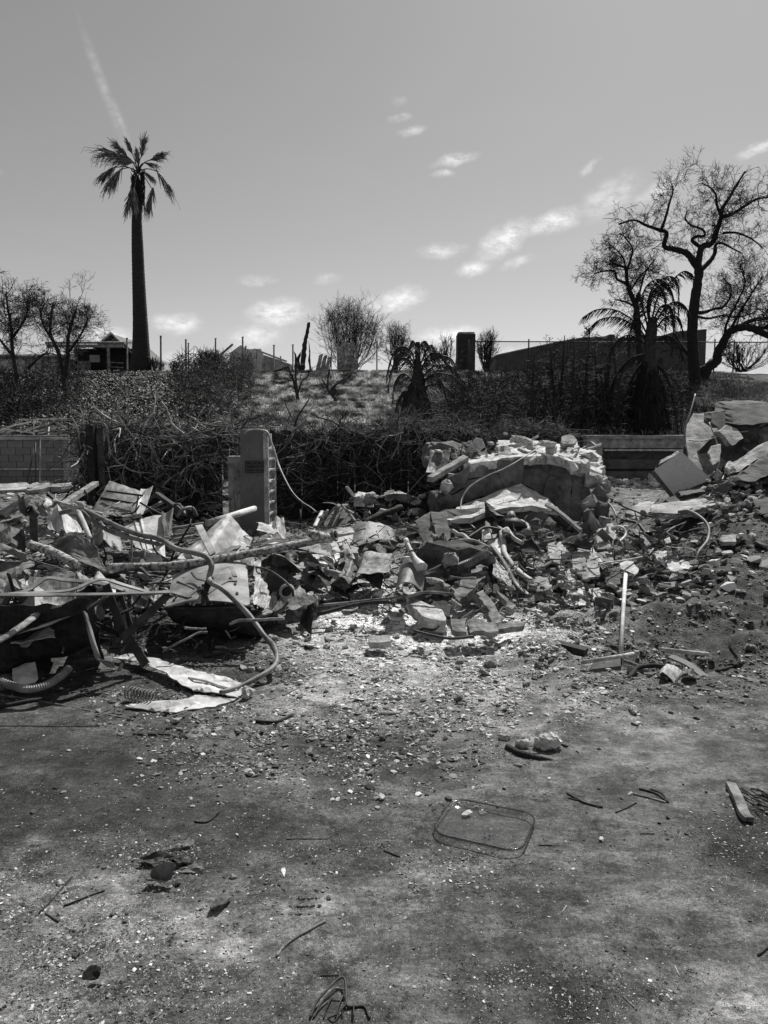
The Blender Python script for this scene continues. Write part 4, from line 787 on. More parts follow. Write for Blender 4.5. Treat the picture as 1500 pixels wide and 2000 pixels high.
def feather_palm(label, Y, base, trunk, fr, seed, skirt, mat='fiber', ll=.4):
    t = T('burnt_palm', label, 'palm tree', P(*base, Y)); s = Y / FPX; r = random.Random(seed)
    M('trunk', tube([P(a, b, Y) for a, b, _ in trunk], [c * s for _, _, c in trunk], 12, sm=4, wob=.3, seed=seed), 'char', t)
    B = Batch(5, 3)
    (sx, y0, y1, w0, w1, n) = skirt
    for i in range(n):
        a = r.uniform(0, 6.28); k = r.random(); yy = y0 + (y1 - y0) * k * .7; w = (w0 + (w1 - w0) * k) * s; c = P(sx, yy, Y); q = np.array(c) + np.array([math.cos(a) * w * .5, math.sin(a) * w * .5, 0]); L_ = r.uniform(.3, 1) * (y1 - y0) * s * .5
        B.add([q, q + np.array([math.cos(a) * .12, math.sin(a) * .12, -L_ * .5]), q + np.array([math.cos(a) * .22 + r.gauss(0, .05), math.sin(a) * .22, -L_])], .02, .008, r.choice((.3, .5, .8)))
    VF, tn = B.vf(); M('dead_skirt', VF, mat, t, kind='stuff', tone=tn)
    for i, pts in enumerate(fr):
        dy = r.uniform(-1.1, 1.1); path = smoothpath([P(a, b, Y + dy * k / len(pts)) for k, (a, b) in enumerate(pts)], 7); f = T_child('frond', t, Vector(path[0])); M('rachis', tube(path, .03, 5, .01), mat, f, True)
        B = Batch(4, 3); n = len(path)
        for k in range(3, n):
            for sgn in (-1, 1):
                for rep in range(2):
                    dd = path[k] - path[k - 1]; dd = dd / (np.linalg.norm(dd) + 1e-9); sd_ = np.array([r.gauss(0, .4), sgn * r.uniform(.2, 1), 0]); v = dd * .6 + sd_ * .35 + np.array([0, 0, -.7]); v /= np.linalg.norm(v); l = ll * r.uniform(.5, 1.2) * (1 - .4 * k / n)
                    q = path[k - 1] + (path[k] - path[k - 1]) * r.random(); B.add([q, q + v * l * .5, q + v * l + np.array([0, 0, -.1 * l])], .012, .006, r.choice((.3, .5, .9)))
        VF, tn = B.vf(); M('leaflets', VF, mat, f, kind='stuff', tone=tn)
    return t
feather_palm('burnt palm with drooping fronds alone on the open slope, right of the twiggy bushes', Yh(812), (812, 818), [(812, 818, 27), (813, 780, 22), (816, 740, 12), (816, 705, 6), (816, 668, 4)], [
    [(812, 720), (805, 690), (790, 677), (775, 682), (762, 705), (755, 735)], [(812, 730), (800, 705), (780, 700), (765, 720), (758, 760)], [(820, 715), (835, 680), (845, 675), (848, 690)], [(818, 730), (840, 705), (865, 695), (885, 705), (893, 735)],
    [(820, 740), (850, 715), (880, 715), (900, 740), (915, 765)], [(820, 750), (850, 730), (885, 735), (905, 760), (912, 790)], [(815, 700), (812, 675), (805, 665), (800, 675)], [(810, 750), (790, 730), (772, 745), (766, 785)], [(822, 760), (850, 750), (875, 760), (890, 790)], [(808, 770), (788, 765), (775, 790), (770, 812)],
    [(820, 725), (838, 695), (858, 690), (872, 705)], [(818, 690), (822, 672), (830, 666), (838, 675)], [(812, 715), (795, 690), (782, 690), (772, 700)], [(822, 745), (845, 735), (862, 745), (872, 775)]], 51, (813, 745, 818, 18, 46, 700), mat='frond', ll=.42)
feather_palm('large burnt palm with heavy drooping crown, left of the big forked tree', 23.2, (1262, 845), [(1262, 845, 26), (1265, 780, 20), (1268, 720, 14), (1270, 670, 12), (1275, 620, 9)], [
    [(1262, 660), (1235, 625), (1200, 605), (1165, 605), (1138, 620)], [(1262, 665), (1235, 635), (1205, 620), (1170, 625), (1145, 648)], [(1265, 640), (1255, 590), (1262, 560), (1285, 545), (1305, 555)], [(1268, 635), (1265, 590), (1280, 555), (1310, 540), (1325, 560), (1325, 610)], [(1272, 630), (1285, 580), (1310, 550), (1335, 530), (1352, 535)],
    [(1275, 640), (1300, 600), (1325, 590), (1345, 610), (1345, 650)], [(1275, 650), (1300, 620), (1325, 620), (1335, 650)], [(1258, 670), (1230, 655), (1205, 665), (1190, 690)], [(1275, 670), (1300, 655), (1325, 670), (1335, 700)], [(1268, 620), (1270, 580), (1290, 560), (1300, 590), (1300, 640)], [(1262, 625), (1252, 590), (1248, 570), (1240, 590), (1238, 640)],
    [(1268, 610), (1275, 570), (1300, 555), (1315, 580), (1318, 640)], [(1270, 640), (1290, 600), (1310, 600), (1316, 640), (1312, 690)], [(1262, 650), (1245, 620), (1232, 640), (1228, 690)], [(1262, 700), (1238, 730), (1215, 790), (1205, 855)], [(1258, 720), (1232, 760), (1228, 810), (1222, 860)], [(1272, 700), (1300, 730), (1318, 790), (1325, 850)], [(1275, 720), (1298, 760), (1302, 820), (1310, 860)], [(1262, 730), (1250, 780), (1245, 850)], [(1270, 730), (1282, 780), (1285, 850)], [(1262, 690), (1225, 705), (1195, 750), (1180, 810)]], 52, (1266, 700, 850, 16, 70, 420), ll=.42)

# ------------------------------------------------------------------ slope cover
def ivy():
    r = np.random.RandomState(6); N = 60000; px = r.uniform(-160, 560, N); py = r.uniform(700, 850, N)
    n = fbm(px / 40, py / 25, 1, 4, 12); edge = 430 + 50 * (fbm(py / 30, px * 0, 1, 3, 2) - .5) - (py - 720) * .25; k = (px < edge) | ((px < 480) & (r.rand(N) < .15)); k &= ~((n < .36) & (r.rand(N) < .8)); px, py = px[k], py[k]
    y = np.clip(22.5 + (850 - py) / 150 * 14.5 + r.uniform(-.8, .8, len(px)), 22.5, 38); x = (px - 750) / FPX * y; z = hillz(x, y) + r.uniform(.0, .2, len(x)) * np.clip((37 - y) / 5, .15, 1); n = len(x); s = r.uniform(.03, .065, n) * (.8 + .6 * r.rand(n) ** 3)
    nrm = r.randn(n, 3) * .55 + np.array([.15, -.35, 1.0]); nrm /= np.linalg.norm(nrm, axis=1)[:, None]; a = np.cross(nrm, r.randn(n, 3)); a /= np.linalg.norm(a, axis=1)[:, None]; b = np.cross(nrm, a); c = np.stack([x, y, z], 1)
    q = [c - a * s[:, None], c - b * (s * .75)[:, None] - nrm * (.25 * s)[:, None], c + a * s[:, None], c + b * (s * .75)[:, None] - nrm * (.25 * s)[:, None]]
    V = np.stack(q, 1).reshape(-1, 3); i = np.arange(n)[:, None] * 4; F = np.concatenate([i + np.array([[0, 1, 2]]), i + np.array([[0, 2, 3]])]); tn = np.where(r.rand(n) > .78, r.uniform(.12, .36, n), r.uniform(.015, .07, n)); dark = fbm(x * 1.1, y * 1.1, 1, 4, 20) < .5; tn = np.where(dark, tn * .4, tn)
    M('ivy', (V, F), 'leaf', kind='stuff', tone=np.repeat(tn, 4), label='glossy ivy leaves covering the left part of the slope', cat='ivy', org=(0, 0, 0))
ivy()
def grass(name, label, N, seed, rg_, hgt, tone, acc, lean=.5):
    r = np.random.RandomState(seed); x = r.uniform(rg_[0], rg_[1], N); y = r.uniform(rg_[2], rg_[3], N); z = hillz(x, y); u, v = proj(x, y, z); k = r.rand(N) < acc(u, v, x, y); x, y, z, u, v = x[k], y[k], z[k], u[k], v[k]; n = len(x)
    h = r.uniform(.4, 1.1, n) * hgt; a = r.rand(n) * 6.28; w = .012; dx = np.cos(a); dy = np.sin(a); L_ = r.uniform(.1, 1, n) * lean * h; b = r.rand(n) * 6.28; ox = np.cos(b) * L_; oy = np.sin(b) * L_ - .05
    p0 = np.stack([x - dx * w, y - dy * w, z - .02], 1); p1 = np.stack([x + dx * w, y + dy * w, z - .02], 1); m0 = np.stack([x - dx * w * .7 + ox * .35, y - dy * w * .7 + oy * .35, z + h * .6], 1); m1 = np.stack([x + dx * w * .7 + ox * .35, y + dy * w * .7 + oy * .35, z + h * .6], 1); tp = np.stack([x + ox, y + oy, z + h], 1)
    V = np.stack([p0, p1, m1, m0, tp], 1).reshape(-1, 3); i = np.arange(n)[:, None] * 5; F = np.concatenate([i + np.array([[0, 1, 2]]), i + np.array([[0, 2, 3]]), i + np.array([[3, 2, 4]])])
    M(name, (V, F), 'grass', kind='stuff', tone=np.repeat(tone(u, v, r, n), 5), label=label, cat='grass', org=(0, 0, 0))
grass('dry_grass', 'dry matted grass on the open middle of the slope', 150000, 61, (-9, 6, 22.5, 36.4), .10, lambda u, v, r, n: np.where(r.rand(n) < .2, r.uniform(.05, .15, n), r.uniform(.34, .74, n)) * (.15 + 1.6 * np.clip(3.2 * fbm(u / 15, v / 7, 1, 5, 3) - 1.1, 0, 1)), lambda u, v, x, y: np.clip(1.5 * blob(u, v, 670, 775, 320, 85), 0, 1) * (fbm(x, y, 1.4, 4, 6) > .36) * (u > 410), lean=2.4)
grass('scrub', 'dark burnt scrub covering the right part of the slope', 60000, 62, (2, 16, 22.5, 36.4), .16, lambda u, v, r, n: np.where(r.rand(n) < .25, r.uniform(.2, .5, n), r.uniform(.015, .08, n)) * np.clip(1.6 - 1.5 * blob(u, v, 1200, 790, 190, 60), .2, 2) + .2 * blob(u, v, 1480, 770, 100, 40), lambda u, v, x, y: .25 + .75 * (fbm(x, y, 1.2, 4, 6) > .45), lean=2.2)
def thicket(name, label, n, seed, box_, L_, mat, tone=(.03, .12), rad=.01, up=.25):
    """low wiry brush: a mass nobody could count"""
    r = random.Random(seed); B = Batch(4, 3)
    for i in range(n):
        px = r.uniform(box_[0], box_[1]); y = r.uniform(box_[2], box_[3]); x = (px - 750) / FPX * y; z = HZq(x, y) + r.uniform(0, box_[4]); p, _ = wander((x, y, z), (r.gauss(0, 1), r.gauss(0, .6), r.gauss(up, .6)), L_ * r.uniform(.4, 1.2), 4, .35, r); B.add(p, rad, rad * .6, r.uniform(*tone))
    VF, tn = B.vf(); M(name, VF, mat, kind='stuff', tone=tn, label=label, cat='brush', org=(0, 0, 0))
def HZq(x, y): return 1.22 + 2.88 * (min(1, max(0, (y - 22.3) / 13.2)) ** .85)
thicket('brush', 'dark leafless brush between the ivy and the dry grass', 3200, 71, (350, 500, 24, 37, .9), .5, 'vine', (.1, .5))
thicket('brush', 'black wiry undergrowth around the burnt saplings behind the slab pile', 7000, 72, (880, 1330, 22.6, 30, .75), .5, 'vine', (.06, .45), up=.5)
thicket('brush', 'dark brush heaped under the leftmost bare trees', 3200, 73, (-120, 170, 24, 34, .6), .5, 'vine', (.1, .5))
thicket('brush', 'low brush at the foot of the burnt drooping palm', 1600, 74, (780, 980, 22.6, 26, .45), .45, 'vine', (.15, 1.1))
bush('leafy_bush', 'dark half burnt bush on the crest left of the pale ruin', 36, 410, 735, 70, 52, 60, 33, tl=.35, mat='bark')

# ------------------------------------------------------------------ vine covered wall and pillar
VY = 12.6
t = T('burnt_board_fence', 'charred board fence buried under the dry vines', 'fence', (-1, VY, 0))
bm_ = mesh_of('board', *bx(0, .151, 0, .03, -.15, 1.5), 'char'); xs_ = P(150, 900, VY).x; xe_ = P(1110, 900, VY).x; i = 0; x = xs_
while x < xe_:
    if not (P(425, 900, VY).x < x < P(474, 900, VY).x):
        o = bpy.data.objects.new('board', bm_); C.objects.link(o); o.parent = t; o.location = (x + 1, .1 + rnd.uniform(-.015, .015), rnd.uniform(-.05, .03)); o.rotation_euler = (0, rnd.uniform(-.015, .015), 0)
    x += .152
M('rail', bar((xs_, VY + .16, 1.25), (xe_, VY + .16, 1.25), .05, .09), 'char', t); M('rail', bar((xs_, VY + .16, .35), (xe_, VY + .16, .35), .05, .09), 'char', t)
def dk_post(px0, px1, top, Y, lab, m='char'):
    a = P(px0, 0, Y).x; b = P(px1, 0, Y).x; M('post', jn(bx(a, b, Y, Y + .2, -.1, P(0, top, Y).z)), m, label=lab, cat='post')
dk_post(128, 143, 831, 11.8, 'tall black post at the left end of the vine fence'); dk_post(146, 164, 836, 11.95, 'dark square post just inside the vines, right of the black end post', 'conc_dk')
t = T('stucco_wall', 'short pale streaked stucco wall section joined to the left of the concrete pillar', 'wall', P(450, 1040, 11.4))
M('wall', bx(P(424, 0, 11.5).x, P(480, 0, 11.5).x, 11.45, 11.65, -.1, 1.12), 'conc', t)
for i in range(16):
    x = rnd.uniform(P(426, 0, 11.4).x, P(478, 0, 11.4).x); z0 = rnd.uniform(0.02, .5); M('paint_streak', slab([(x, 11.447, z0), (x + rnd.uniform(.008, .03), 11.447, z0), (x + rnd.uniform(.004, .02), 11.447, z0 + rnd.uniform(.1, .5)), (x, 11.447, z0 + rnd.uniform(.1, .4))], (0, -.004, 0), i, .003, .001, .05), 'conc_lt', t)
def pillar():
    Y = 11.0; t = T('pillar', 'upright concrete pillar with a dark sign plate and broken right side, a pale hose over its top', 'pillar', P(508, 1040, Y)); rz = R(-3)
    w, dp, h = .40, .52, P(0, 842, Y).z - P(0, 1040, Y).z + .02; V, F = bx(-w / 2, w / 2, 0, dp, 0, h); V = np.array(V); V[:, 0] *= np.where(V[:, 2] > 0, .9, 1.06)
    m = np.array(Matrix.Rotation(rz, 3, 'Z')); b = np.array(P(497, 1040, Y)); tr = lambda VF: (np.asarray(VF[0]) @ m.T + b, VF[1])
    wf = .055
    M('shaft', tr((V * [1, .5, 1], F)), 'stucco', t)
    # right side: projecting flanges, cells and webs of the broken block, paler to carry sunlight
    hw = lambda z: (w / 2) * (1.06 + (.9 - 1.06) * z / h)
    M('front_flange', tr(jn(bx(w / 2 - .04, w / 2 + .03, -.012, .04, 0, h * .97))), 'conc_lt', t); M('rear_flange', tr(bx(w / 2 - .07, w / 2 + .035, dp - .03, dp + .01, 0, h * .8)), 'conc_lt', t)
    V2, F2 = bx(-w * .42, w / 2 - .02, .261, dp, 0, h * .96); M('core', tr((V2, F2)), 'conc_lt', t); M('core', tr(bx(w / 2 - .06, w / 2 - .01, .041, .255, 0, h * .95)), 'conc', t)
    for k in range(8):
        z = .12 + k * (h - .3) / 7.5; M('web', tr(slab([(w / 2 - .035, .03, z), (w / 2 + .03, .03, z), (w / 2 + .03, dp - .03, z), (w / 2 - .035, dp - .03, z)], (0, 0, -.028), k, .008, .005, .04)), 'conc_lt', t)
    M('cell_opening', tr(bx(w / 2 - .028, w / 2 + .002, .08, .33, h - .27, h - .08)), 'char', t)
    s = T_child('sign', t, P(505, 912, Y)); M('plate', tr(bx(-.115, .165, -.014, -.0, h * .585, h * .70)), 'signp', s)
    fr = .006; z0, z1 = h * .585, h * .70
    for (a, b_, c, d) in ((-.115, .165, z0, z0 + fr), (-.115, .165, z1 - fr, z1), (-.115, -.109, z0 + fr, z1 - fr), (.159, .165, z0 + fr, z1 - fr), (-.109, .159, z1 - .066, z1 - .061)): M('frame', tr(bx(a, b_, -.018, -.0145, c, d)), 'signd', s)
    # three rows of faded, unreadable lettering
    for row, (zz, hh, spans) in enumerate([(z1 - .045, .022, [(-.09, -.02), (.0, .05), (.07, .14)]), (z0 + .075, .026, [(-.09, .03), (.055, .09), (.10, .14)]), (z0 + .025, .026, [(-.09, .02), (.045, .10), (.11, .145)])]):
        for a, b_ in spans:
            x = a
            while x < b_ - .008: wd = rnd.uniform(.006, .012); M('letter', tr(bx(x, x + wd, -.0165, -.0145, zz, zz + hh * rnd.uniform(.8, 1))), 'signd', s); x += wd + .004
    # hose over the top
    pts = [P(477, 848, 10.95), P(485, 841, 10.93), P(500, 839, 10.92), P(515, 841, 10.92), P(523, 846, 10.9), P(530, 865, 10.85), P(538, 888, 10.8), P(545, 910, 10.7), P(558, 938, 10.5), P(572, 962, 10.3), P(590, 980, 10.1), P(606, 990, 9.9), P(618, 1000, 9.75)]
    M('hose', tube(pts, [.018, .018, .02, .028, .034, .026, .024, .022, .016, .012, .012, .012, .012], 7, sm=5, flat=.6), 'metal_lt', smooth=True, label='pale flattened hose hanging from the pillar top down to the rubble', cat='hose')
pillar()
def vines():
    r = random.Random(15); B = Batch(7, 4)
    def top(px): return 832 + 8 * math.sin(px / 47) + 6 * math.sin(px / 19 + 1) + max(0, (px - 850)) * .03
    for i in range(5200):
        px = r.uniform(150, 1120) if r.random() > .45 else r.uniform(150, 480); f = r.random(); py = top(px) + 4 + (175 * f ** 1.3 if px < 880 else 130 * f)
        if 476 < px < 540 : continue
        Y = VY - .06 - r.random() ** 2 * .55; p = P(px, py, Y); left = px < 480; big = r.random() < .12
        if 420 < px < 480 and py > 905: continue
        d = (r.gauss(.2 if left else 0, 1), r.gauss(-.1, .25), r.gauss(-.15, .75)); L_ = r.uniform(.2, .75) * (1.3 if big else 1)
        pth, _ = wander(p, d, L_, 7, .24, r, -.05, .10)
        for q in pth: q[1] = min(q[1], VY - .02); q[2] = max(q[2], .02)
        lit = r.random(); fade = max(.12, 1 - (py - 835) / 190); a = (.011 if big else .0046) * r.uniform(.6, 1.6); B.add(pth, a, a * .55, (r.uniform(1.6, 4.2) if lit > .6 else r.uniform(.15, .8)) * (1.0 if left else .6) * (.45 + .55 * fade))  # highlights put into the tone of the pale stems; tone darkens downwards
    for i in range(1500):  # sprigs standing on top
        px = r.uniform(140, 1100); Y = VY + r.uniform(-.3, .35); p = P(px, top(px) + r.uniform(-2, 12), Y); pth, _ = wander(p, (r.gauss(.3, 1), r.gauss(0, .4), r.gauss(.3, .5)), r.uniform(.12, .42), 6, .35, r, 0, .1); B.add(pth, .006, .003, r.uniform(.3, 2.2))
    VF, tn = B.vf(); M('vines', VF, 'vine', kind='stuff', tone=tn, label='dense tangle of dry leafless vines hanging over the board fence', cat='vines', org=(0, 0, 0))
    S_ = [([(186, 825), (207, 832), (212, 860), (216, 885), (235, 905), (260, 920), (300, 925)], .02), ([(188, 825), (190, 860), (187, 890), (210, 905)], .016), ([(140, 815), (152, 840), (160, 880), (180, 905), (220, 905)], .014), ([(270, 905), (275, 870), (268, 850), (300, 880), (318, 920)], .014), ([(250, 895), (240, 930), (262, 970), (262, 990)], .012), ([(360, 930), (375, 950), (400, 965), (430, 960)], .012),
          ([(240, 900), (250, 880), (270, 862), (300, 850)], .012), ([(330, 855), (360, 880), (365, 920), (355, 950)], .011)]
    for i, (pts, a) in enumerate(S_): M('vine_stem', tube([P(x, y, VY - .6 - .05 * (k % 2)) for k, (x, y) in enumerate(pts)], a, 7, a * .6, sm=5, wob=.3), 'wood', smooth=True, label=['thickest grey vine stem, twisting down beside the dark left posts', 'thin vine stem forking left of the thickest one', 'vine stem curling over the top of the dark square post', 'looping vine stem in the middle of the left vines', 'vine stem hanging straight behind the far metal sheet', 'low curling vine stem left of the pale stucco wall', 'vine stem rising right towards the fence top', 'curved vine stem hanging near the middle of the left vines'][i], cat='vine', group=None)
vines()
# chain link panel and metal frame left of the vines
t = T('wire_gate', 'small chain link gate panel on thin posts in front of the far left block wall', 'fence', P(100, 942, 18)); ya = 18
for px in (78,): M('post', tube([P(px, 943, ya), P(px, 850, ya)], .02), 'conc', t, True)
M('post', tube([P(134, 943, ya), P(134, 850, ya)], .02), 'conc', t, True); M('rail', tube([P(-60, 852, ya), P(134, 851, ya)], .018), 'conc', t, True)
B = Batch(2, 3); x0, x1 = P(78, 0, ya).x, P(134, 0, ya).x; z1, z0 = P(0, 853, ya).z, P(0, 938, ya).z; hh = z1 - z0
for i in range(int((x1 - x0 + hh) / .045)):
    xa = x0 - hh + i * .045
    for s in (0, 1):
        lo, hi = max(xa, x0), min(xa + hh, x1)
        if hi - lo < .02: continue
        f = (lambda x: z0 + (x - xa)) if s == 0 else (lambda x: z1 - (x - xa)); B.add([(lo, ya, f(lo)), (hi, ya, f(hi))], .0022, .0022)
M('wire_mesh', B.vf()[0], 'conc', t, kind='stuff')
for a, b, lab in (((53, 942), (68, 868), 'thin dark rod leaning against the left block wall'), ((70, 942), (69, 865), 'upright dark rod beside the leaning one at the left block wall')): M('rod', tube([P(*a, 19.8), P(*b, 20.2)], .015, 6), 'metal_dk', smooth=True, label=lab, cat='rod')
t = T('lattice_canopy', 'collapsed pale lattice canopy frame lying on top of the far left block wall', 'frame', P(60, 852, 20.6))
for a, b in [((0, 846), (42, 820)), ((42, 820), (130, 817)), ((0, 846), (60, 836)), ((10, 838), (66, 846)), ((66, 822), (66, 852)), ((70, 828), (110, 833)), ((66, 843), (128, 832)), ((40, 845), (95, 826)), ((95, 850), (96, 832)), ((0, 852), (130, 852)), ((20, 832), (60, 824)), ((66, 826), (75, 818)), ((75, 846), (128, 840)), ((-30, 850), (30, 830)), ((100, 820), (130, 836)), ((-60, 848), (0, 846))]:
    M('slat', bar(P(a[0], a[1], 20.7 + rnd.uniform(-.2, .5)), P(b[0], b[1], 20.7 + rnd.uniform(-.2, .5)), .03, .035), 'conc_lt' if rnd.random() > .4 else 'conc', t)
# ------------------------------------------------------------------ the debris
def Q(*a): return [P(*p) for p in a]
def SH(name, label, cs, mat, cat='sheet metal', parent=None, group=None, **k):
    return M(name, sheet(Q(*cs), **k), mat, parent, False, label, cat if parent is None else None, group)
def TB(name, label, pts, r, mat, cat='pipe', sm=6, n=8, r1=None, wob=.14, flat=1, group=None, parent=None):
    return M(name, tube(Q(*pts), r, n, r1, sm=sm, wob=wob, flat=flat, seed=len(label or "abc")), mat, parent, True, label, cat if parent is None else None, group)
def SL(name, label, pts, down, mat, cat='concrete slab', seed=1, jag=.02, mid=.02, step=.07, parent=None, group=None):
    return M(name, slab(Q(*pts), down, seed, jag, mid, step), mat, parent, False, label, cat if parent is None else None, group)
def CH(name, label, px, py, Y, size, mat, seed, rot=(0, 0, 0), cat='concrete chunk', n=16, cuts=2, rough=.05, box=.75, group=None):
    c = P(px, py, Y); return M(name, xf(chunk(size, seed, n, cuts, rough, box), c, rot), mat, None, False, label, cat, group)
# ---- left scrap heap
t = T('metal_sheet', 'large ribbed metal sheet tilted at the back of the scrap heap, before the vines', 'metal panel', P(235, 1000, 8.3))
SH('panel', None, [(172, 1000, 7.9), (275, 1012, 7.7), (283, 956, 8.6), (215, 949, 8.7)], 'metal_md', parent=t, crump=.02, seed=3, nu=24, nv=18, edge=.02)
SH('flap', None, [(268, 1010, 7.65), (281, 1010, 7.6), (302, 957, 8.5), (276, 957, 8.55)], 'metal_lt', parent=t, crump=.01, seed=4)
for k, (a, b) in enumerate([((197, 972), (277, 986)), ((186, 984), (272, 1000)), ((209, 959), (278, 968))]): M('rib', tube(Q((a[0], a[1], 8.28), (b[0], b[1], 8.0 + .06 * (2 - k))), .012, 6), 'metal_dk', t)
SH('perforated_strip', 'dark perforated metal strip under the lower edge of the large ribbed panel', [(238, 1010, 7.5), (275, 1003, 7.5), (278, 1010, 7.3), (240, 1018, 7.3)], 'metal_dk', crump=.01, seed=5)
TB('cable', 'thick dark bent strap lying over the lower right of the ribbed panel', [(238, 1005, 7.5), (262, 1000, 7.45), (272, 988, 7.5)], .018, 'metal_dk', 'strap', flat=.4)
M('plank', bar(P(112, 993, 7.9), P(187, 944, 9.2), .075, .05), 'wood', label='pale straight timber leaning up to the right against the dark end posts', cat='plank')
M('angle_bar', bar(P(262, 1010, 8.2), P(322, 978, 8.6), .045, .03), 'metal_md', label='light angle bar sloping up right just behind the pale bent sheet', cat='bar')
M('angle_bar', bar(P(306, 965, 8.6), P(360, 1003, 8.0), .05, .05), 'metal_dk', label='dark beam sloping down right between the vines and the tent shaped sheet', cat='bar')
TB('bent_rod', 'hooked rusty rod rising behind the tent shaped sheet', [(345, 1010, 7.7), (358, 995, 7.7), (375, 992, 7.8), (385, 1008, 7.8)], .018, 'metal_md', 'rod')
TB('bent_rod', 'thin rusty rod bent over at the end of the dark beam', [(340, 985, 8.2), (352, 986, 8.1), (362, 1005, 7.9)], .012, 'metal_md', 'rod')
t = T('bent_sheet', 'pale bent metal sheet with two creases and a dark upturned end, behind the double conduit', 'sheet metal', P(290, 1085, 6.8))
SH('panel', None, [(237, 1012, 7.4), (262, 1062, 6.6), (318, 1078, 6.5), (316, 1000, 7.3)], 'metal_lt', parent=t, crump=.012, seed=7, folds=[('v', .3, .02, .05), ('v', .45, .02, .05)], nu=20, nv=24)
SH('upturned_end', None, [(316, 998, 7.3), (316, 1052, 6.7), (330, 1056, 6.9), (335, 1000, 7.4)], 'metal_dk', parent=t, crump=.02, seed=8)
SH('tent_sheet', 'pale crumpled sheet folded like a tent over a dark hollow, left of the stucco wall', [(345, 1072, 6.6), (428, 1086, 6.4), (497, 1030, 7.2), (398, 1012, 7.6)], 'metal_lt', crump=.05, seed=9, nu=26, nv=20, folds=[('u', .5, .08, .25)], edge=.05)
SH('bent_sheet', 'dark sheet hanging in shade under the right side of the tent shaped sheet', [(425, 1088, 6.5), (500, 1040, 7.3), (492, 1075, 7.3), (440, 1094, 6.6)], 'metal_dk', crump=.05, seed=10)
SL('board', 'light straight board lying down the front of the tent shaped sheet', [(381, 1026, 6.9), (395, 1024, 6.9), (421, 1078, 6.25), (410, 1084, 6.25)], (0, 0, -.02), 'metal_lt', 'board', 3, .003, .003)
for k, (a, b, c_, d) in enumerate([(335, 1032, 398, 1022), (338, 1040, 392, 1030), (334, 1048, 380, 1040), (338, 1056, 372, 1048)]): M('slat', bar(P(a, b, 7.2), P(c_, d, 7.3), .06, .02), 'metal_lt' if k % 2 else 'metal_md', label=['topmost', 'second', 'third', 'lowest'][k] + ' of the stacked thin slats left of the tent shaped sheet', cat='slat', group='stacked slats by the tent shaped sheet')
TB('pipe', 'short pale pipe sticking up right in front of the pillar base', [(405, 1022, 7.6), (497, 993, 8.6)], .035, 'metal_lt', sm=0, n=10)
CH('crushed_can', 'crumpled pale foil lump under the double conduit', 295, 1090, 6.4, (.22, .16, .13), 'metal_lt', 12, cat='can', rough=.16)
CH('crushed_can', 'dark crumpled container under the pale bent sheet', 268, 1088, 6.35, (.15, .14, .12), 'metal_md', 13, cat='can', rough=.16)
SH('bent_sheet', 'small dark dented sheet standing upright left of the double conduit', [(88, 1070, 6.3), (200, 1102, 5.9), (172, 1036, 6.2), (140, 1045, 6.4)], 'metal_md', crump=.03, seed=11, edge=.05)
SH('bent_sheet', 'wide dark torn sheet at the left edge below the flanged pipe', [(-60, 1180, 5.2), (80, 1150, 5.3), (60, 1075, 5.9), (-60, 1100, 5.9)], 'metal_md', crump=.06, seed=12, nu=22, nv=16, edge=.06)
SH('bent_sheet', 'rusty sheet leaning below the crusted diagonal pipe', [(70, 1155, 5.3), (205, 1165, 5.4), (175, 1095, 5.9), (100, 1090, 5.9)], 'metal_md', crump=.06, seed=13, nu=20, nv=16, edge=.08)
SH('bent_sheet', 'dark round cornered plate with a bright speck in the lower left heap', [(50, 1215, 5.0), (150, 1205, 5.1), (152, 1160, 5.5), (62, 1165, 5.5)], 'metal_md', crump=.04, seed=14, edge=.1)
SH('bent_sheet', 'long dark sheet behind the flanged pipe at the left edge', [(-40, 1010, 8), (60, 1012, 8), (60, 985, 8.4), (-40, 985, 8.6)], 'metal_dk', crump=.05, seed=15, edge=.1)
SH('bent_sheet', 'crumpled pale sheet right of the flanged pipe', [(75, 1010, 7.2), (112, 1016, 7.0), (116, 990, 7.5), (72, 992, 7.6)], 'metal_lt', crump=.05, seed=16, edge=.1)
SH('bent_sheet', 'dark tent like scrap left of the leaning timber', [(78, 992, 7.9), (118, 990, 7.9), (110, 975, 8.3), (92, 974, 8.3)], 'metal_dk', crump=.05, seed=17, folds=[('u', .5, .1, .5)])
SH('torn_strip', 'upright torn metal strip behind the flanged pipe', [(38, 1000, 7.4), (52, 1003, 7.4), (49, 968, 7.5), (37, 970, 7.5)], 'metal_md', crump=.03, seed=18, edge=.1)
t = T('flanged_pipe', 'rusty upright pipe stub with a round open flange facing up, left', 'pipe', P(65, 1075, 6.2)); M('pipe', tube(Q((66, 1075, 6.3), (66, 1010, 6.1)), .034, 12), 'metal_dk', t, True)
pc = P(62, 1001, 6.0); d = Vector((-.25, -.75, .6)).normalized()
def ring(c, d, R_, r, n=20, m=6):
    x, y, z = frame(d); return tube([Vector(c) + y * math.cos(a) * R_ + z * math.sin(a) * R_ for a in [2 * math.pi * i / n for i in range(n + 1)]], r, m, caps=False)
M('flange', ring(pc + d * .03, d, .036, .012), 'metal_dk', t, True); M('collar', tube([pc - d * .03 + Vector((0.015, 0, -.01)), pc + d * .02], .038, 14, caps=False), 'metal_dk', t, True); M('bore', tube([pc - d * .01, pc - d * .005], .03, 12), 'char', t)
TB('crusted_pipe', 'crusted dark pipe sloping down right from the flanged pipe', [(58, 1062, 6.1), (110, 1082, 5.8), (148, 1103, 5.6)], .036, 'crust', wob=.35, n=10)
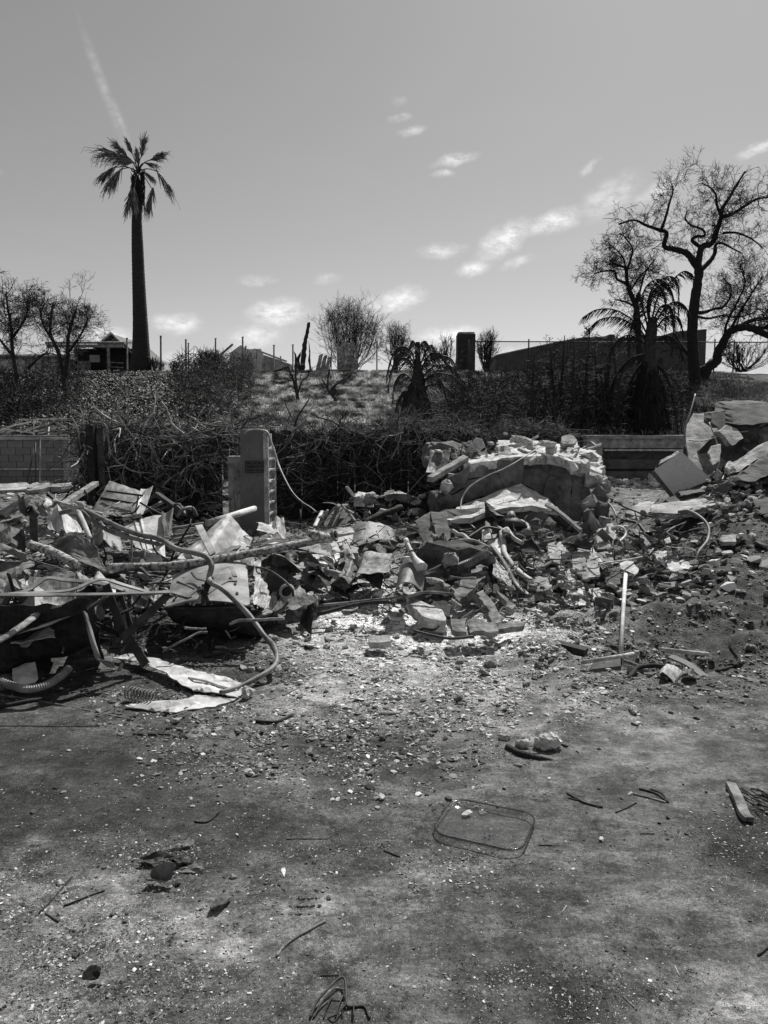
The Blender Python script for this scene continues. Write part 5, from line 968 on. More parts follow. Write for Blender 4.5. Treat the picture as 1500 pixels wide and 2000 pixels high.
t = T('long_pipe', 'long crusted pipe across the scrap heap ending in a flange right of the pillar', 'pipe', P(400, 1110, 6)); TB('pipe', None, [(214, 1109, 5.8), (330, 1105, 5.85), (430, 1092, 5.95), (520, 1075, 6.1), (645, 1050, 6.4)], .034, 'crust', wob=.22, n=12, parent=t, sm=10)
fc = P(654, 1046, 6.35); dd = (P(654, 1046, 6.35) - P(600, 1058, 6.3)).normalized(); dd = (dd + Vector((0, -.55, .1))).normalized(); M('flange', ring(fc, dd, .042, .012), 'metal_md', t, True); M('collar', tube([fc - dd * .05, fc], .044, 14, caps=False), 'crust', t, True); M('bore', tube([fc - dd * .02, fc - dd * .01], .036, 12), 'char', t)
TB('coupling', None, [(600, 1040, 6.25), (622, 1048, 6.25), (640, 1052, 6.3)], [.03, .05, .04], 'crust', parent=t, wob=.4)
TB('pipe', 'short bright pipe pointing right out of the flange', [(657, 1047, 6.5), (690, 1040, 6.7)], .017, 'metal_lt', sm=0)
TB('conduit', 'upper bent conduit of the pair sweeping from the left knot down across the metal door', [(155, 990, 6.4), (180, 1003, 6.3), (230, 1028, 6.0), (275, 1045, 5.8), (310, 1052, 5.7), (345, 1072, 5.5), (380, 1080, 5.4), (403, 1088, 5.35), (413, 1105, 5.3), (408, 1130, 5.25), (415, 1140, 5.15)], .021, 'metal_md', sm=8)
TB('conduit', 'lower bent conduit of the pair ending under the pale bent sheet', [(157, 996, 6.35), (185, 1020, 6.2), (220, 1040, 6.0), (262, 1052, 5.8), (305, 1062, 5.7), (318, 1062, 5.75)], .017, 'metal_md', sm=8)
TB('conduit', 'pale conduit running down right from the metal door to the ground beside the bright strip', [(415, 1140, 5.15), (440, 1155, 5.1), (485, 1200, 5.0), (515, 1240, 4.85), (534, 1262, 4.75), (541, 1285, 4.6), (532, 1305, 4.5), (500, 1325, 4.4), (465, 1342, 4.3), (430, 1352, 4.2)], [.019, .019, .019, .016, .024, .014, .016, .017, .016, .012], 'metal_md', sm=8, wob=.08)
TB('rod', 'short pale angled rod from the conduit knot down to the dark sheet', [(152, 995, 6.35), (165, 1025, 6.1), (176, 1052, 6.0)], .022, 'metal_lt', 'rod', flat=.5)
CH('pipe_knot', 'knotted end where the pair of conduits starts', 155, 990, 6.4, (.12, .1, .09), 'metal_lt', 15, cat='fitting', rough=.15)
TB('conduit', 'dark pipe lying behind the conduit knot, running right', [(112, 1003, 6.9), (150, 997, 6.8), (200, 1005, 6.8)], .022, 'metal_md')
# metal door shell
t = T('metal_door', 'large dented appliance door with pressed cross ribs, lying face up across the heap', 'appliance door', P(410, 1240, 5.4))
A, B_, C_, D_ = P(322, 1188, 5.15), P(488, 1184, 5.1), P(482, 1101, 6.0), P(338, 1128, 5.85)
fv = sheet([A, B_, C_, D_], 36, 22, .005, 21, .006, sag=.05, edge=.012); M('face', fv, 'metal_dr', t, True)
def onf(u, v, l=.0): a = (A.lerp(B_, u)).lerp(D_.lerp(C_, u), v); n = (B_ - A).cross(D_ - A).normalized(); return a + n * (l + .05 * 4 * u * (1 - u))
for pts in ([(.10, .75), (.42, .25)], [(.42, .75), (.30, .82), (.16, .78)], [(.45, .2), (.62, .72)], [(.66, .78), (.78, .85), (.84, .6)], [(.25, .12), (.42, .35)], [(.5, .15), (.72, .45), (.86, .5)], [(.06, .4), (.3, .1)]): M('pressed_rib', strip([onf(u, v, .004) for u, v in pts], .030, .014, (B_ - A).cross(D_ - A), 5), 'metal_dr', t)
for u in (.60, .64): M('slot', slab([onf(u, .74, .009), onf(u + .018, .74, .009), onf(u + .018, .88, .009), onf(u, .88, .009)], (0, 0, -.012), 2, .0005, .0005, .1), 'char', t)
for u, v in ((.07, .3), (.12, .22), (.10, .15), (.8, .5), (.84, .42), (.78, .55), (.86, .2), (.68, .25)): M('rust_hole', slab([onf(u + .018 * math.cos(a), v + .03 * math.sin(a), .010) for a in [k * 1.047 for k in range(6)]], (0, 0, -.008), 3, .002, .001, .02), 'char', t)
# body below: bulging underside, its shade put in as black
n1 = 22; under = []
for i in range(n1 + 1):
    u = i / n1; base = A.lerp(B_, u); row = []
    for j in range(9):
        a = j / 8 * math.pi * .62; dep = .23 * (.7 + .6 * u) ; row.append(base + Vector((.04 * math.sin(a), .42 * (1 - math.cos(a)) * .8, -dep * math.sin(a) * (1.15 - .1 * u))) + Vector((0, .01, 0)))
    under.append(row)
V = [list(p) for r_ in under for p in r_] + [list(p + Vector((0, .012, .01))) for r_ in under for p in r_]; o_ = (n1 + 1) * 9
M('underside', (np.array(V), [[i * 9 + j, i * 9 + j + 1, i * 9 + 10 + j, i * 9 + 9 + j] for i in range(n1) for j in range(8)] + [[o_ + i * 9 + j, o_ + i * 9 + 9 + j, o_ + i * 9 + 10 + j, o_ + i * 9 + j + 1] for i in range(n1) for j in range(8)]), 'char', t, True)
M('rim', tube([A + Vector((0, -.004, 0)), A.lerp(B_, .5) + Vector((0, -.012, -.005)), B_], .010, 6, sm=6), 'metal_dk', t, True)
SH('torn_end', None, [(488, 1184, 5.1), (520, 1195, 5.3), (530, 1125, 5.9), (484, 1103, 6.0)], 'metal_lt', parent=t, crump=.04, seed=22, nu=16, nv=20, fscale=5)
SH('torn_end', None, [(490, 1188, 5.1), (500, 1232, 5.2), (528, 1200, 5.6), (520, 1165, 5.7)], 'metal_md', parent=t, crump=.05, seed=23, nu=12, nv=12, fscale=5)
SH('bent_sheet', 'dark curved metal shell standing just right of the dented appliance door', [(522, 1208, 5.5), (540, 1212, 5.6), (541, 1130, 6.0), (508, 1120, 6.0)], 'metal_dk', crump=.03, seed=24, sag=.06)
t = T('burnt_housing', 'dark burnt machine housing with a round hole, right of the appliance door', 'housing', P(575, 1190, 5.6))
SH('side', None, [(535, 1205, 5.5), (620, 1180, 5.5), (560, 1108, 6.1), (530, 1150, 6.0)], 'metal_md', parent=t, crump=.04, seed=25, nu=18, nv=18, edge=.08)
M('hole_rim', ring(P(560, 1155, 5.62), Vector((-.2, -.8, .5)), .052, .012), 'metal_lt', t, True); M('hole', tube([P(560, 1155, 5.66), P(560, 1155, 5.645)], .045, 14), 'char', t)
for k in range(7): M('vent_slot', bar(P(563 + k * 2.2, 1126 + k * 5, 5.85), P(570 + k * 2.2, 1123 + k * 5, 5.85), .008, .01), 'char', t)
SH('bent_sheet', 'dark pointed metal scrap on the ground right of the burnt housing', [(590, 1205, 5.4), (630, 1178, 5.6), (600, 1150, 5.9), (575, 1195, 5.7)], 'metal_dk', crump=.05, seed=26, edge=.1)
t = T('door_shell', 'grey boxy shell with a rounded opening behind the burnt housing', 'shell', P(585, 1120, 6.3)); SH('panel', None, [(538, 1115, 6.2), (578, 1118, 6.2), (582, 1075, 6.4), (548, 1078, 6.5)], 'metal_md', parent=t, crump=.03, seed=27); M('rounded_rim', tube(Q((580, 1078, 6.35), (592, 1085, 6.3), (598, 1105, 6.3), (594, 1120, 6.3), (588, 1118, 6.3)), .018, 7, sm=5), 'metal_lt', t, True)
TB('cable', 'dark curved cable hooped over the burnt housing', [(482, 1105, 5.9), (520, 1112, 5.7), (550, 1130, 5.6), (570, 1150, 5.5), (573, 1165, 5.5)], .009, 'metal_dk', 'cable')
# crossed dark straps on door
M('strap', bar(P(411, 1128, 5.3), P(390, 1180, 5.05), .05, .012), 'char', label='dark strap lying down the middle of the appliance door', cat='strap')
TB('strap', 'thin dark strap curling from the conduit onto the appliance door', [(375, 1118, 5.6), (385, 1130, 5.5), (405, 1136, 5.3), (418, 1142, 5.2)], .014, 'metal_dk', 'strap', flat=.4)
M('strap', bar(P(396, 1142, 5.2), P(407, 1178, 5.06), .02, .01), 'char', label='short dark strap crossing the longer one on the appliance door', cat='strap')
# angle frame at the left
FR = [([(-40, 1168, 4.6), (45, 1156, 4.7), (88, 1130, 4.85), (130, 1133, 4.9), (200, 1140, 4.9), (270, 1158, 4.9), (332, 1156, 4.95)], .05, 'far_rail'), ([(-40, 1163, 4.5), (70, 1158, 4.6), (140, 1152, 4.65), (195, 1132, 4.8), (250, 1145, 4.85), (300, 1160, 4.9)], .035, 'middle_rail'), ([(-40, 1160, 4.4), (20, 1162, 4.4), (180, 1161, 4.5), (330, 1157, 4.9)], .04, 'near_rail')]
t = T('steel_rack', 'twisted dark frame of flat steel bars jutting left of the appliance door', 'steel frame', P(200, 1290, 4.8))
for pts, w, nm in FR: M(nm, strip(Q(*pts), w, .008, (0, -.2, 1), 8), 'metal_md', t)
for a, b, w in (((207, 1142, 4.85), (243, 1245, 4.75), .05), ((243, 1235, 4.74), (285, 1298, 4.6), .055), ((330, 1160, 4.9), (238, 1248, 4.7), .05), ((228, 1142, 4.95), (258, 1228, 4.85), .03), ((178, 1215, 4.9), (243, 1242, 4.75), .035), ((-10, 1260, 4.4), (72, 1200, 4.7), .045), ((-20, 1235, 4.7), (60, 1150, 4.9), .05), ((0, 1200, 4.9), (20, 1160, 4.7), .04)): M('brace', bar(P(*a), P(*b), w, .014, (0, -1, .3)), 'metal_dk', t)
M('pale_web', slab(Q((228, 1170, 4.92), (240, 1170, 4.92), (248, 1232, 4.82), (232, 1232, 4.82)), (0, .02, 0), 1, .003, .002), 'conc', t)
for k in range(4): M('rung', bar(P(18 + k * 10, 1205 - k * 3, 4.9 + k * .05), P(40 + k * 10, 1228 - k * 2, 4.75 + k * .05), .02, .01), 'metal_md', t)
SH('white_sheet', 'bright triangular sheet showing behind the frame bars left of the appliance door', [(215, 1150, 5.5), (300, 1178, 5.3), (262, 1160, 5.6), (235, 1143, 5.7)], 'metal_wh', crump=.01, seed=30)
t = T('dark_shell', 'large open metal shell, inner shade painted black, at lower left with curled front edge', 'metal shell', P(120, 1300, 4.7))
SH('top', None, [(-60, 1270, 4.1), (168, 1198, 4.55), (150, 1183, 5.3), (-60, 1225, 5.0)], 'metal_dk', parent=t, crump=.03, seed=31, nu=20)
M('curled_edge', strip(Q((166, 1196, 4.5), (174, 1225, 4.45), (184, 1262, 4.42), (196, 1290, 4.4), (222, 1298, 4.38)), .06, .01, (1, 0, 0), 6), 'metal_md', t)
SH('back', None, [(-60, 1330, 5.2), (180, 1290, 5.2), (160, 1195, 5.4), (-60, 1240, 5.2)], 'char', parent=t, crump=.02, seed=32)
SH('shade_apron', None, [(-60, 1345, 4.75), (196, 1296, 4.5), (166, 1198, 4.5), (-60, 1252, 4.4)], 'char', parent=t, crump=.05, seed=35, edge=.12)  # added black sheet standing for the shade under the shell
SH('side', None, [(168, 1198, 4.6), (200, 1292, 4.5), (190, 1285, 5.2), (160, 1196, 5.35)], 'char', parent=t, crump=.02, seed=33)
SH('ash_strip', 'narrow ash covered lip on top of the black shell', [(20, 1250, 4.32), (108, 1237, 4.45), (100, 1231, 4.6), (50, 1238, 4.55)], 'conc_lt', crump=.02, seed=34, edge=.1)
TB('plank', 'rough pale pole lying down left over the black shell', [(-20, 1262, 4.15), (40, 1225, 4.35), (75, 1198, 4.6)], .026, 'wood', 'pole', wob=.3, flat=.6)
def corr(pts, r, n=60):
    sp = smoothpath(Q(*pts), 16); L = len(sp); return tube(sp, [r * (1.12 if i % 2 else .9) for i in range(L)], 9)
M('corrugated_hose', corr([(-20, 1322, 4.15), (20, 1338, 4.12), (55, 1346, 4.1), (90, 1338, 4.15), (120, 1320, 4.25), (135, 1305, 4.35)], .022), 'metal_md', smooth=False, label='grey corrugated hose curving on the ground at the lower left', cat='hose')
SL('white_block', 'upright bright white broken block under the black shell at the left edge', [(24, 1306, 4.32), (44, 1303, 4.34), (49, 1338, 4.2), (43, 1346, 4.17), (26, 1342, 4.18)], (.03, .1, 0), 'metal_wh', 'block', 5, .008, .01, .04)
CH('concrete_chunk', 'dark rounded lump beside the white block at the left edge', 12, 1330, 4.3, (.14, .12, .1), 'conc_dk', 41)
# bright strips and spring
def gq(*pts): return [G(x, y, l) for x, y, l in pts]
M('bright_strip', slab(gq((219, 1293, .03), (250, 1295, .06), (300, 1308, .07), (345, 1322, .07), (392, 1330, .06), (440, 1341, .05), (476, 1345, .03), (474, 1362, .02), (468, 1373, .015), (425, 1366, .03), (378, 1362, .03), (340, 1345, .05), (318, 1330, .06), (262, 1308, .05)), (0, 0, -.006), 40, .010, .002, .035, rough=.016), 'metal_wh', label='upper bright crumpled metal strip pointing right, lying on the ground', cat='sheet metal')
M('bright_strip', slab(gq((238, 1387, .012), (290, 1381, .02), (350, 1377, .025), (380, 1371, .03), (430, 1372, .02), (462, 1372, .01), (420, 1384, .01), (380, 1392, .012), (345, 1399, .01), (290, 1394, .01)), (0, 0, -.005), 41, .012, .002, .035, rough=.014), 'metal_wh', label='lower bright ragged metal strip in front of the coil spring', cat='sheet metal')
TB('rolled_strip', 'thin pale rolled strip lying above the right end of the bright strips', [(368, 1324, 4.4), (400, 1330, 4.36), (430, 1340, 4.3), (462, 1348, 4.27)], .008, 'metal_wh', 'strip')
def spring(pts, R_, turns, r, seed=0):
    a, b = P(*pts[0]), P(*pts[1]); x, y, z = frame(b - a); n = turns * 14; return tube([a.lerp(b, i / n) + y * math.cos(i / 14 * 6.283) * R_ + z * math.sin(i / 14 * 6.283) * R_ for i in range(n + 1)], r, 5)
M('coil_spring', spring([(248, 1352, 4.16), (304, 1364, 4.1)], .036, 9, .0045), 'metal_md', smooth=True, label='grey coil spring lying between the two bright strips', cat='spring')
CH('insulation_lump', 'pale fluffy lump at the right tip of the bright strips', 484, 1352, 4.2, (.09, .07, .07), 'conc_lt', 44, cat='lump', rough=.2, box=.2)
TB('cable', 'long thin cable sweeping along the ground in front of the bright strips', [(-30, 1352, 0), (0, 1357, 0), (90, 1372, 0), (170, 1388, 0), (245, 1404, 0), (310, 1408, 0), (365, 1392, 0), (400, 1372, 0), (450, 1366, 0), (520, 1370, 0), (570, 1352, 0), (606, 1332, 0)] if False else [tuple([a, b, G(a, b).y - .01]) for a, b in [(-30, 1352), (0, 1357), (90, 1372), (170, 1388), (245, 1403), (310, 1406), (365, 1390), (400, 1372), (450, 1364), (520, 1368), (570, 1350), (606, 1330)]], .008, 'cable', 'cable', sm=8)
# more scrap filling the left heap
def SCR(n, cx, cy, rx, ry, Yf, lab, grp, mats, s0, s1, seed):
    r = random.Random(seed)
    for i in range(n):
        px = cx + rx * r.uniform(-1, 1); py = cy + ry * r.uniform(-1, 1); Y = Yf(py) + r.uniform(-.25, .25); s = r.uniform(s0, s1); c = P(px, py, Y); a = r.uniform(0, 3.14); k = Vector((math.cos(a), math.sin(a) * .8, r.uniform(-.4, .4))).normalized(); q = Vector((-math.sin(a), math.cos(a), r.uniform(0, .7))).normalized(); w = s * r.uniform(.25, .8)
        mm_ = r.choice(mats); M('scrap_sheet', sheet([c - k * s / 2 - q * w / 2, c + k * s / 2 - q * w / 2, c + k * s / 2 * r.uniform(.4, 1) + q * w / 2, c - k * s / 2 + q * w / 2], 8, 6, s * .09, seed * 50 + i, .004, edge=.12), mm_, None, False, DW[mm_].replace(' metal', '') + (' long' if w < s * .45 else ' broad') + ' piece of ' + re.sub('^(small|torn|dark|crumpled) ', '', re.sub('^small ', '', lab)), 'scrap metal', grp)
def RODS(n, cx, cy, rx, ry, Yf, lab, grp, mats, l0, l1, rad, seed, cat='rod', name='rod'):
    r = random.Random(seed)
    for i in range(n):
        px = cx + rx * r.uniform(-1, 1); py = cy + ry * r.uniform(-1, 1); Y = Yf(py) + r.uniform(-.2, .2); l = r.uniform(l0, l1); c = P(px, py, Y); d = np.array([r.gauss(0, 1), r.gauss(0, .6), r.gauss(.1, .35)]); p, _ = wander(c, d, l, 5, .13, r); M(name, tube(p, rad * r.uniform(.6, 1.3), 6, sm=3, wob=.2), r.choice(mats), None, True, lab, cat, grp)
YL = lambda py: max(4.5, 5.1 + (1250 - py) / 270 * 3.2)
SCR(20, 180, 1100, 180, 75, YL, 'small crumpled scrap of burnt sheet metal in the left heap', 'scraps in the left heap', ['metal_md', 'metal_dk', 'metal_lt', 'metal_md'], .14, .42, 1)
SCR(14, 90, 1010, 120, 30, lambda py: 7.2, 'small torn sheet at the back of the left heap', 'torn sheets at the back of the left heap', ['metal_md', 'metal_dk', 'metal_lt'], .15, .4, 2)
SCR(12, 590, 1120, 60, 50, lambda py: 6.1, 'small torn scrap between the long pipe and the burnt housing', 'scraps below the long pipe', ['metal_md', 'metal_dk'], .14, .34, 3)
RODS(22, 200, 1120, 190, 90, YL, 'thin burnt rod tangled in the left heap', 'thin rods in the left heap', ['metal_dk', 'metal_md', 'char'], .2, .7, .009, 4)
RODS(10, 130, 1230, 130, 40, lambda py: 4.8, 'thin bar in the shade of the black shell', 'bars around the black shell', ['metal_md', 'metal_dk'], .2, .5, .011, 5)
for a, b, c_, d, lab in ((485, 1068, 528, 1052, 'upper'), (490, 1076, 540, 1060, 'lower')): M('slat', bar(P(a, b, 6.9), P(c_, d, 7.4), .05, .012), 'metal_lt', label=lab + ' of two light slats at the right end of the tent shaped sheet', cat='slat')

# ---- middle: curved plates, sticks, ceramic shell
SH('curved_plate', 'large smooth curved plate lying right of the pillar foot, above the long pipe', [(545, 1082, 7.2), (690, 1085, 7.1), (730, 1035, 7.9), (620, 1032, 8.0)], 'metal_md', crump=.02, seed=60, nu=22, nv=16, sag=.10)
SH('curved_plate', 'dark rounded plate end right of the large curved plate', [(672, 1078, 7.3), (775, 1062, 7.5), (770, 1042, 7.9), (690, 1038, 7.9)], 'metal_md', crump=.02, seed=61, sag=.06, edge=.08)
SH('curved_plate', 'wide dented plate left of the ceramic shell', [(640, 1130, 6.2), (760, 1128, 6.3), (765, 1085, 6.9), (665, 1088, 6.9)], 'metal_md', crump=.05, seed=62, nu=20, nv=14, edge=.06, folds=[('u', .35, -.1, .12)])
SH('curved_plate', 'dark plate with a hanging edge below the dented plate', [(596, 1118, 6.1), (640, 1130, 6.0), (655, 1110, 6.3), (605, 1100, 6.4)], 'metal_dk', crump=.03, seed=63)
SL('floor_slab', 'pale flat floor slab fragment beyond the long pipe', [(600, 1092, 6.9), (640, 1102, 6.7), (668, 1085, 7.1), (640, 1072, 7.4), (605, 1080, 7.2)], (0, 0, -.06), 'conc_lt', seed=4)
SL('concrete_block', 'pale grey broken block on the floor slab left of the dented plate', [(662, 1078, 6.9), (700, 1080, 6.9), (701, 1070, 7.15), (676, 1064, 7.2)], (0, 0, -.13), 'conc', 'concrete block', 5)
SL('concrete_chunk', 'bright broken block on the rubble ridge right of the hanging hose', [(690, 970, 9.2), (728, 972, 9.1), (724, 964, 9.5), (700, 960, 9.5)], (0, 0, -.12), 'conc_lt', 'concrete chunk', 6)
M('wood_splinter', slab(Q((640, 1030, 8), (712, 1030, 7.9), (680, 988, 8.4), (668, 988, 8.4)), (0, .06, 0), 7, .02, .02), 'conc_dk', label='dark pointed heap of plaster under the fan of sticks', cat='plaster')
FN = [((622, 1030), (640, 996)), ((634, 1030), (655, 992)), ((642, 1030), (662, 988)), ((652, 1030), (668, 990)), ((668, 985), (702, 1028)), ((676, 988), (712, 1022)), ((660, 985), (690, 1002)), ((650, 1005), (678, 985)), ((628, 1018), (660, 986))]
for i, (a, b) in enumerate(FN): M('stick', bar(P(*a, 8.0), P(*b, 8.25 if i % 2 else 7.95), .03 + .02 * (i % 3), .015), 'wood' if i % 3 else 'conc', label='thin flat stick in the fan of sticks on the rubble ridge', cat='stick', group='fan of thin sticks')
TB('hose_end', 'bright hose end nozzle where the hanging hose meets the rubble', [(614, 1030, 8.2), (622, 1012, 8.6), (629, 999, 9.2)], .024, 'metal_lt', 'nozzle', flat=.6)
TB('iron_stake', 'thin dark stake upright in front of the vines', [(586, 1030, 9.6), (587, 995, 9.7)], .014, 'char', 'stake', sm=0)
t = T('ceramic_shell', 'curved broken tub shell with a pale rod rising from its corner, centre', 'tub fragment', P(795, 1160, 6))
SH('side', None, [(768, 1162, 5.75), (822, 1142, 5.85), (828, 1108, 6.0), (780, 1100, 6.5)], 'metal_md', parent=t, crump=.008, seed=64, sag=.09, nu=20, nv=16)
SH('inner_wall', None, [(777, 1105, 6.5), (815, 1098, 6.4), (825, 1106, 6.05), (785, 1135, 6.1)], 'conc_dk', parent=t, crump=.01, seed=65)
M('rod', tube(Q((793, 1056, 6.3), (800, 1072, 6.2), (810, 1092, 6.1), (824, 1110, 6.0)), [.018, .02, .03, .055], 9, sm=5), 'metal_lt', t, True); M('tip', tube(Q((792, 1053, 6.3), (796, 1063, 6.26)), .022, 9), 'conc_lt', t, True); M('band', tube(Q((803.5, 1077, 6.17), (804.5, 1080, 6.16)), .0265, 9), 'char', t, True)
# dark cloth mound with ribbed hose and wire mesh
CH('charred_bundle', 'large dark charred cloth bundle in the front middle of the rubble pile', 885, 1105, 6.7, (.78, .5, .48), 'fabric', 70, (0, .1, .2), 'bundle', n=30, cuts=3, rough=.09, box=.35)
CH('charred_bundle', 'smaller dark bundle left of the large charred one, beside the ceramic shell', 845, 1130, 6.4, (.35, .3, .3), 'fabric', 71, cat='bundle', n=20, cuts=3, rough=.1, box=.3)
CH('burnt_foam', 'pale crusty foam lump lodged on the charred bundle', 880, 1095, 6.42, (.16, .12, .16), 'conc', 72, cat='foam', rough=.2, box=.2)
M('ribbed_hose', corr([(895, 1108, 6.4), (920, 1098, 6.35), (940, 1085, 6.4), (955, 1085, 6.45), (962, 1100, 6.4)], .035), 'metal_md', label='dark ribbed hose lying on top of the charred bundle', cat='hose')
SH('mesh_scrap', 'crumpled metal mesh scrap right of the big diagonal plank', [(965, 1150, 6.2), (1000, 1145, 6.2), (995, 1110, 6.5), (968, 1105, 6.6)], 'crust', crump=.03, seed=73, edge=.06)
TB('edge_beam', 'dark curved edge piece running down right beside the mesh scrap', [(960, 1065, 6.7), (985, 1100, 6.5), (1008, 1140, 6.3), (1035, 1165, 6.1)], .025, 'metal_md', 'beam', flat=.5)
TB('pale_edge', 'pale arched strip over the top of the charred bundle', [(835, 1085, 6.8), (870, 1062, 6.9), (920, 1055, 6.9), (960, 1072, 6.8)], .014, 'conc_lt', 'strip', wob=.3)
def grain_plank(pts, dn, lab, seed, mat='wood', cat='plank', jag=.018): return M('plank', slab(Q(*pts), dn, seed, jag, .014, .05), mat, None, False, lab, cat)
grain_plank([(880, 1148, 6.05), (938, 1102, 6.5), (955, 1108, 6.45), (948, 1128, 6.25), (897, 1174, 5.85)], (.02, .03, -.07), 'largest weathered plank, lying diagonally below the charred bundle', 80)
grain_plank([(900, 1120, 6.5), (930, 1098, 6.7), (935, 1103, 6.65), (905, 1126, 6.45)], (0, 0, -.04), 'narrow plank just behind the largest diagonal plank', 81)
grain_plank([(930, 1158, 5.9), (944, 1152, 5.95), (985, 1208, 5.45), (970, 1210, 5.45)], (-.02, 0, -.06), 'charred plank sloping down right below the largest plank', 82)
grain_plank([(955, 1100, 6.45), (962, 1100, 6.45), (975, 1160, 6.0), (962, 1158, 6.0)], (0, .02, -.04), 'upright dark splintered plank between the largest plank and the mesh scrap', 83, 'char')
grain_plank([(968, 1152, 5.9), (980, 1160, 5.85), (1008, 1182, 5.7), (1000, 1190, 5.65)], (0, 0, -.05), 'short plank running down right below the mesh scrap', 84)
grain_plank([(880, 1208, 5.3), (912, 1206, 5.32), (912, 1234, 5.15), (884, 1230, 5.17)], (0, .04, -.05), 'short knotty wood block at the foot of the pile, left one of two', 85)
grain_plank([(914, 1210, 5.3), (968, 1214, 5.28), (974, 1232, 5.15), (918, 1236, 5.13)], (0, .04, -.05), 'long wood block at the foot of the pile, right of the knotty one', 86)
grain_plank([(970, 1218, 5.35), (1025, 1214, 5.4), (1022, 1222, 5.3), (972, 1228, 5.2)], (0, 0, -.04), 'thin pale board pointing right from the wood blocks', 87)
grain_plank([(955, 1195, 5.5), (970, 1192, 5.5), (978, 1215, 5.35), (962, 1218, 5.35)], (0, 0, -.05), 'small tilted wood piece above the long wood block', 88)
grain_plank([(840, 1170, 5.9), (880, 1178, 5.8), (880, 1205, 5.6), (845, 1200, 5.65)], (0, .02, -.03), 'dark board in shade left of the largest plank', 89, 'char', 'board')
TB('spiked_stick', 'thin dark toothed strip lying on the rubble below the wood blocks', [(808, 1232, 5.15), (840, 1240, 5.1), (880, 1247, 5.05), (925, 1243, 5.05)], .011, 'metal_dk', 'strip')
TB('spiked_stick', 'bent dark root end left of the wood blocks', [(806, 1240, 5.15), (825, 1228, 5.2), (845, 1230, 5.15), (856, 1222, 5.2)], .013, 'char', 'root')
for k in range(10): M('spike', bar(P(862 + k * 6, 1246, 5.05), P(863 + k * 6, 1239, 5.05), .006, .006), 'metal_dk', label='small upright tooth of the dark toothed strip', cat='spike', group='teeth of the dark strip') if False else None
TB('long_stick', 'long thin stick lying across the foot of the pile from the burnt housing', [(600, 1185, 5.75), (700, 1175, 5.8), (790, 1165, 5.75), (830, 1157, 5.75), (885, 1160, 5.7)], .011, 'wood', 'stick', wob=.3)
TB('long_stick', 'dark rough branch lying parallel below the long thin stick', [(620, 1200, 5.6), (700, 1180, 5.75), (760, 1175, 5.7)], .016, 'char', 'branch', wob=.4)
SL('concrete_chunk', 'large bright chunk at the left foot of the central pile', [(795, 1178, 5.75), (815, 1172, 5.85), (862, 1190, 5.6), (870, 1212, 5.4), (830, 1205, 5.45)], (0, .03, -.1), 'conc_lt', 'concrete chunk', 90, .02, .02, .05)
SL('concrete_chunk', 'flat grey chunk half buried in the bright ash', [(722, 1240, 5.18), (760, 1240, 5.18), (762, 1252, 5.05), (722, 1254, 5.02)], (0, .02, -.05), 'conc', 'concrete chunk', 91, .01, .01, .05)
for i, (px, py, w, m_) in enumerate([(850, 1140, 40, 'conc_lt'), (870, 1150, 34, 'conc'), (846, 1156, 30, 'conc_lt'), (868, 1160, 30, 'conc_lt'), (826, 1120, 26, 'conc_lt'), (640, 1060, 30, 'conc'), (730, 1085, 28, 'conc_lt'), (745, 1090, 24, 'conc')]): stone(px, py, w, m_, 'flat broken plaster piece stacked left of the largest plank' if i < 5 else 'small plaster lump behind the dented plate', 'plaster pieces by the largest plank' if i < 5 else 'plaster lumps behind the dented plate', pt=P(px, py, 6.05 if i < 5 else 7), k=5 if i < 5 else None, name='plaster_piece', cat='plaster')

# ---- the big fallen slab
BY = 9.2
t = T('fallen_slab', 'huge cracked concrete slab folded over the central pile, its dark front edge facing', 'concrete slab', P(1010, 1040, 9))
def face(nm, poly, mat, dn, seed, jag=.015): M(nm, slab(Q(*poly), dn, seed, jag, .018, .08, rough=.022), mat, t)
def plates(nm, cols, mat, dn, seed, Yf):
    """cols: list of (x_top, y_top, x_bot, y_bot); the edge is broken into plates between neighbours, each set a little in or out"""
    r = random.Random(seed)
    for i in range(len(cols) - 1):
        (a, b_, e, f), (a2, b2, e2, f2) = cols[i], cols[i + 1]; o = r.uniform(-.02, .02); g = .35; n = 2 if r.random() > .35 else 1; ks = [0] + ([r.uniform(.4, .65)] if n == 2 else []) + [1]
        for k in range(n):
            t0, t1 = ks[k], ks[k + 1]; w = r.uniform(-.05, .05)
            q = lambda x, y, X2, Y2, t: (x + (X2 - x) * t, y + (Y2 - y) * t)
            p = [q(a + g, b_, e + g, f, t0), q(a2 - g, b2, e2 - g, f2, t0), q(a2 - g, b2, e2 - g, f2, t1 - .004), q(a + g, b_, e + g, f, t1 - .004 + w * .3)]
            pts = [P(x, y, Yf(x, y) + o + r.uniform(-.015, .015)) for x, y in p]; m2 = (pts[0] + pts[1]) / 2 + Vector((r.uniform(-.03, .03), 0, r.uniform(-.03, .03))); M(nm, slab([pts[0], m2, pts[1], pts[2], pts[3]], dn, seed * 9 + i * 3 + k, .012, .018, .07, rough=.012), mat, t)
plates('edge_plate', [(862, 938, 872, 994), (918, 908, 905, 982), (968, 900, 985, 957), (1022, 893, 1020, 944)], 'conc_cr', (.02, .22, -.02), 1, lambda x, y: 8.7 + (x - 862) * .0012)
plates('edge_plate', [(1022, 895, 1020, 944), (1082, 896, 1060, 968), (1120, 902, 1112, 1012), (1146, 925, 1172, 1034)], 'conc_cr', (0, .22, .02), 2, lambda x, y: 9.08 - abs(x - 1050) * .002 - (y - 900) * .0035)
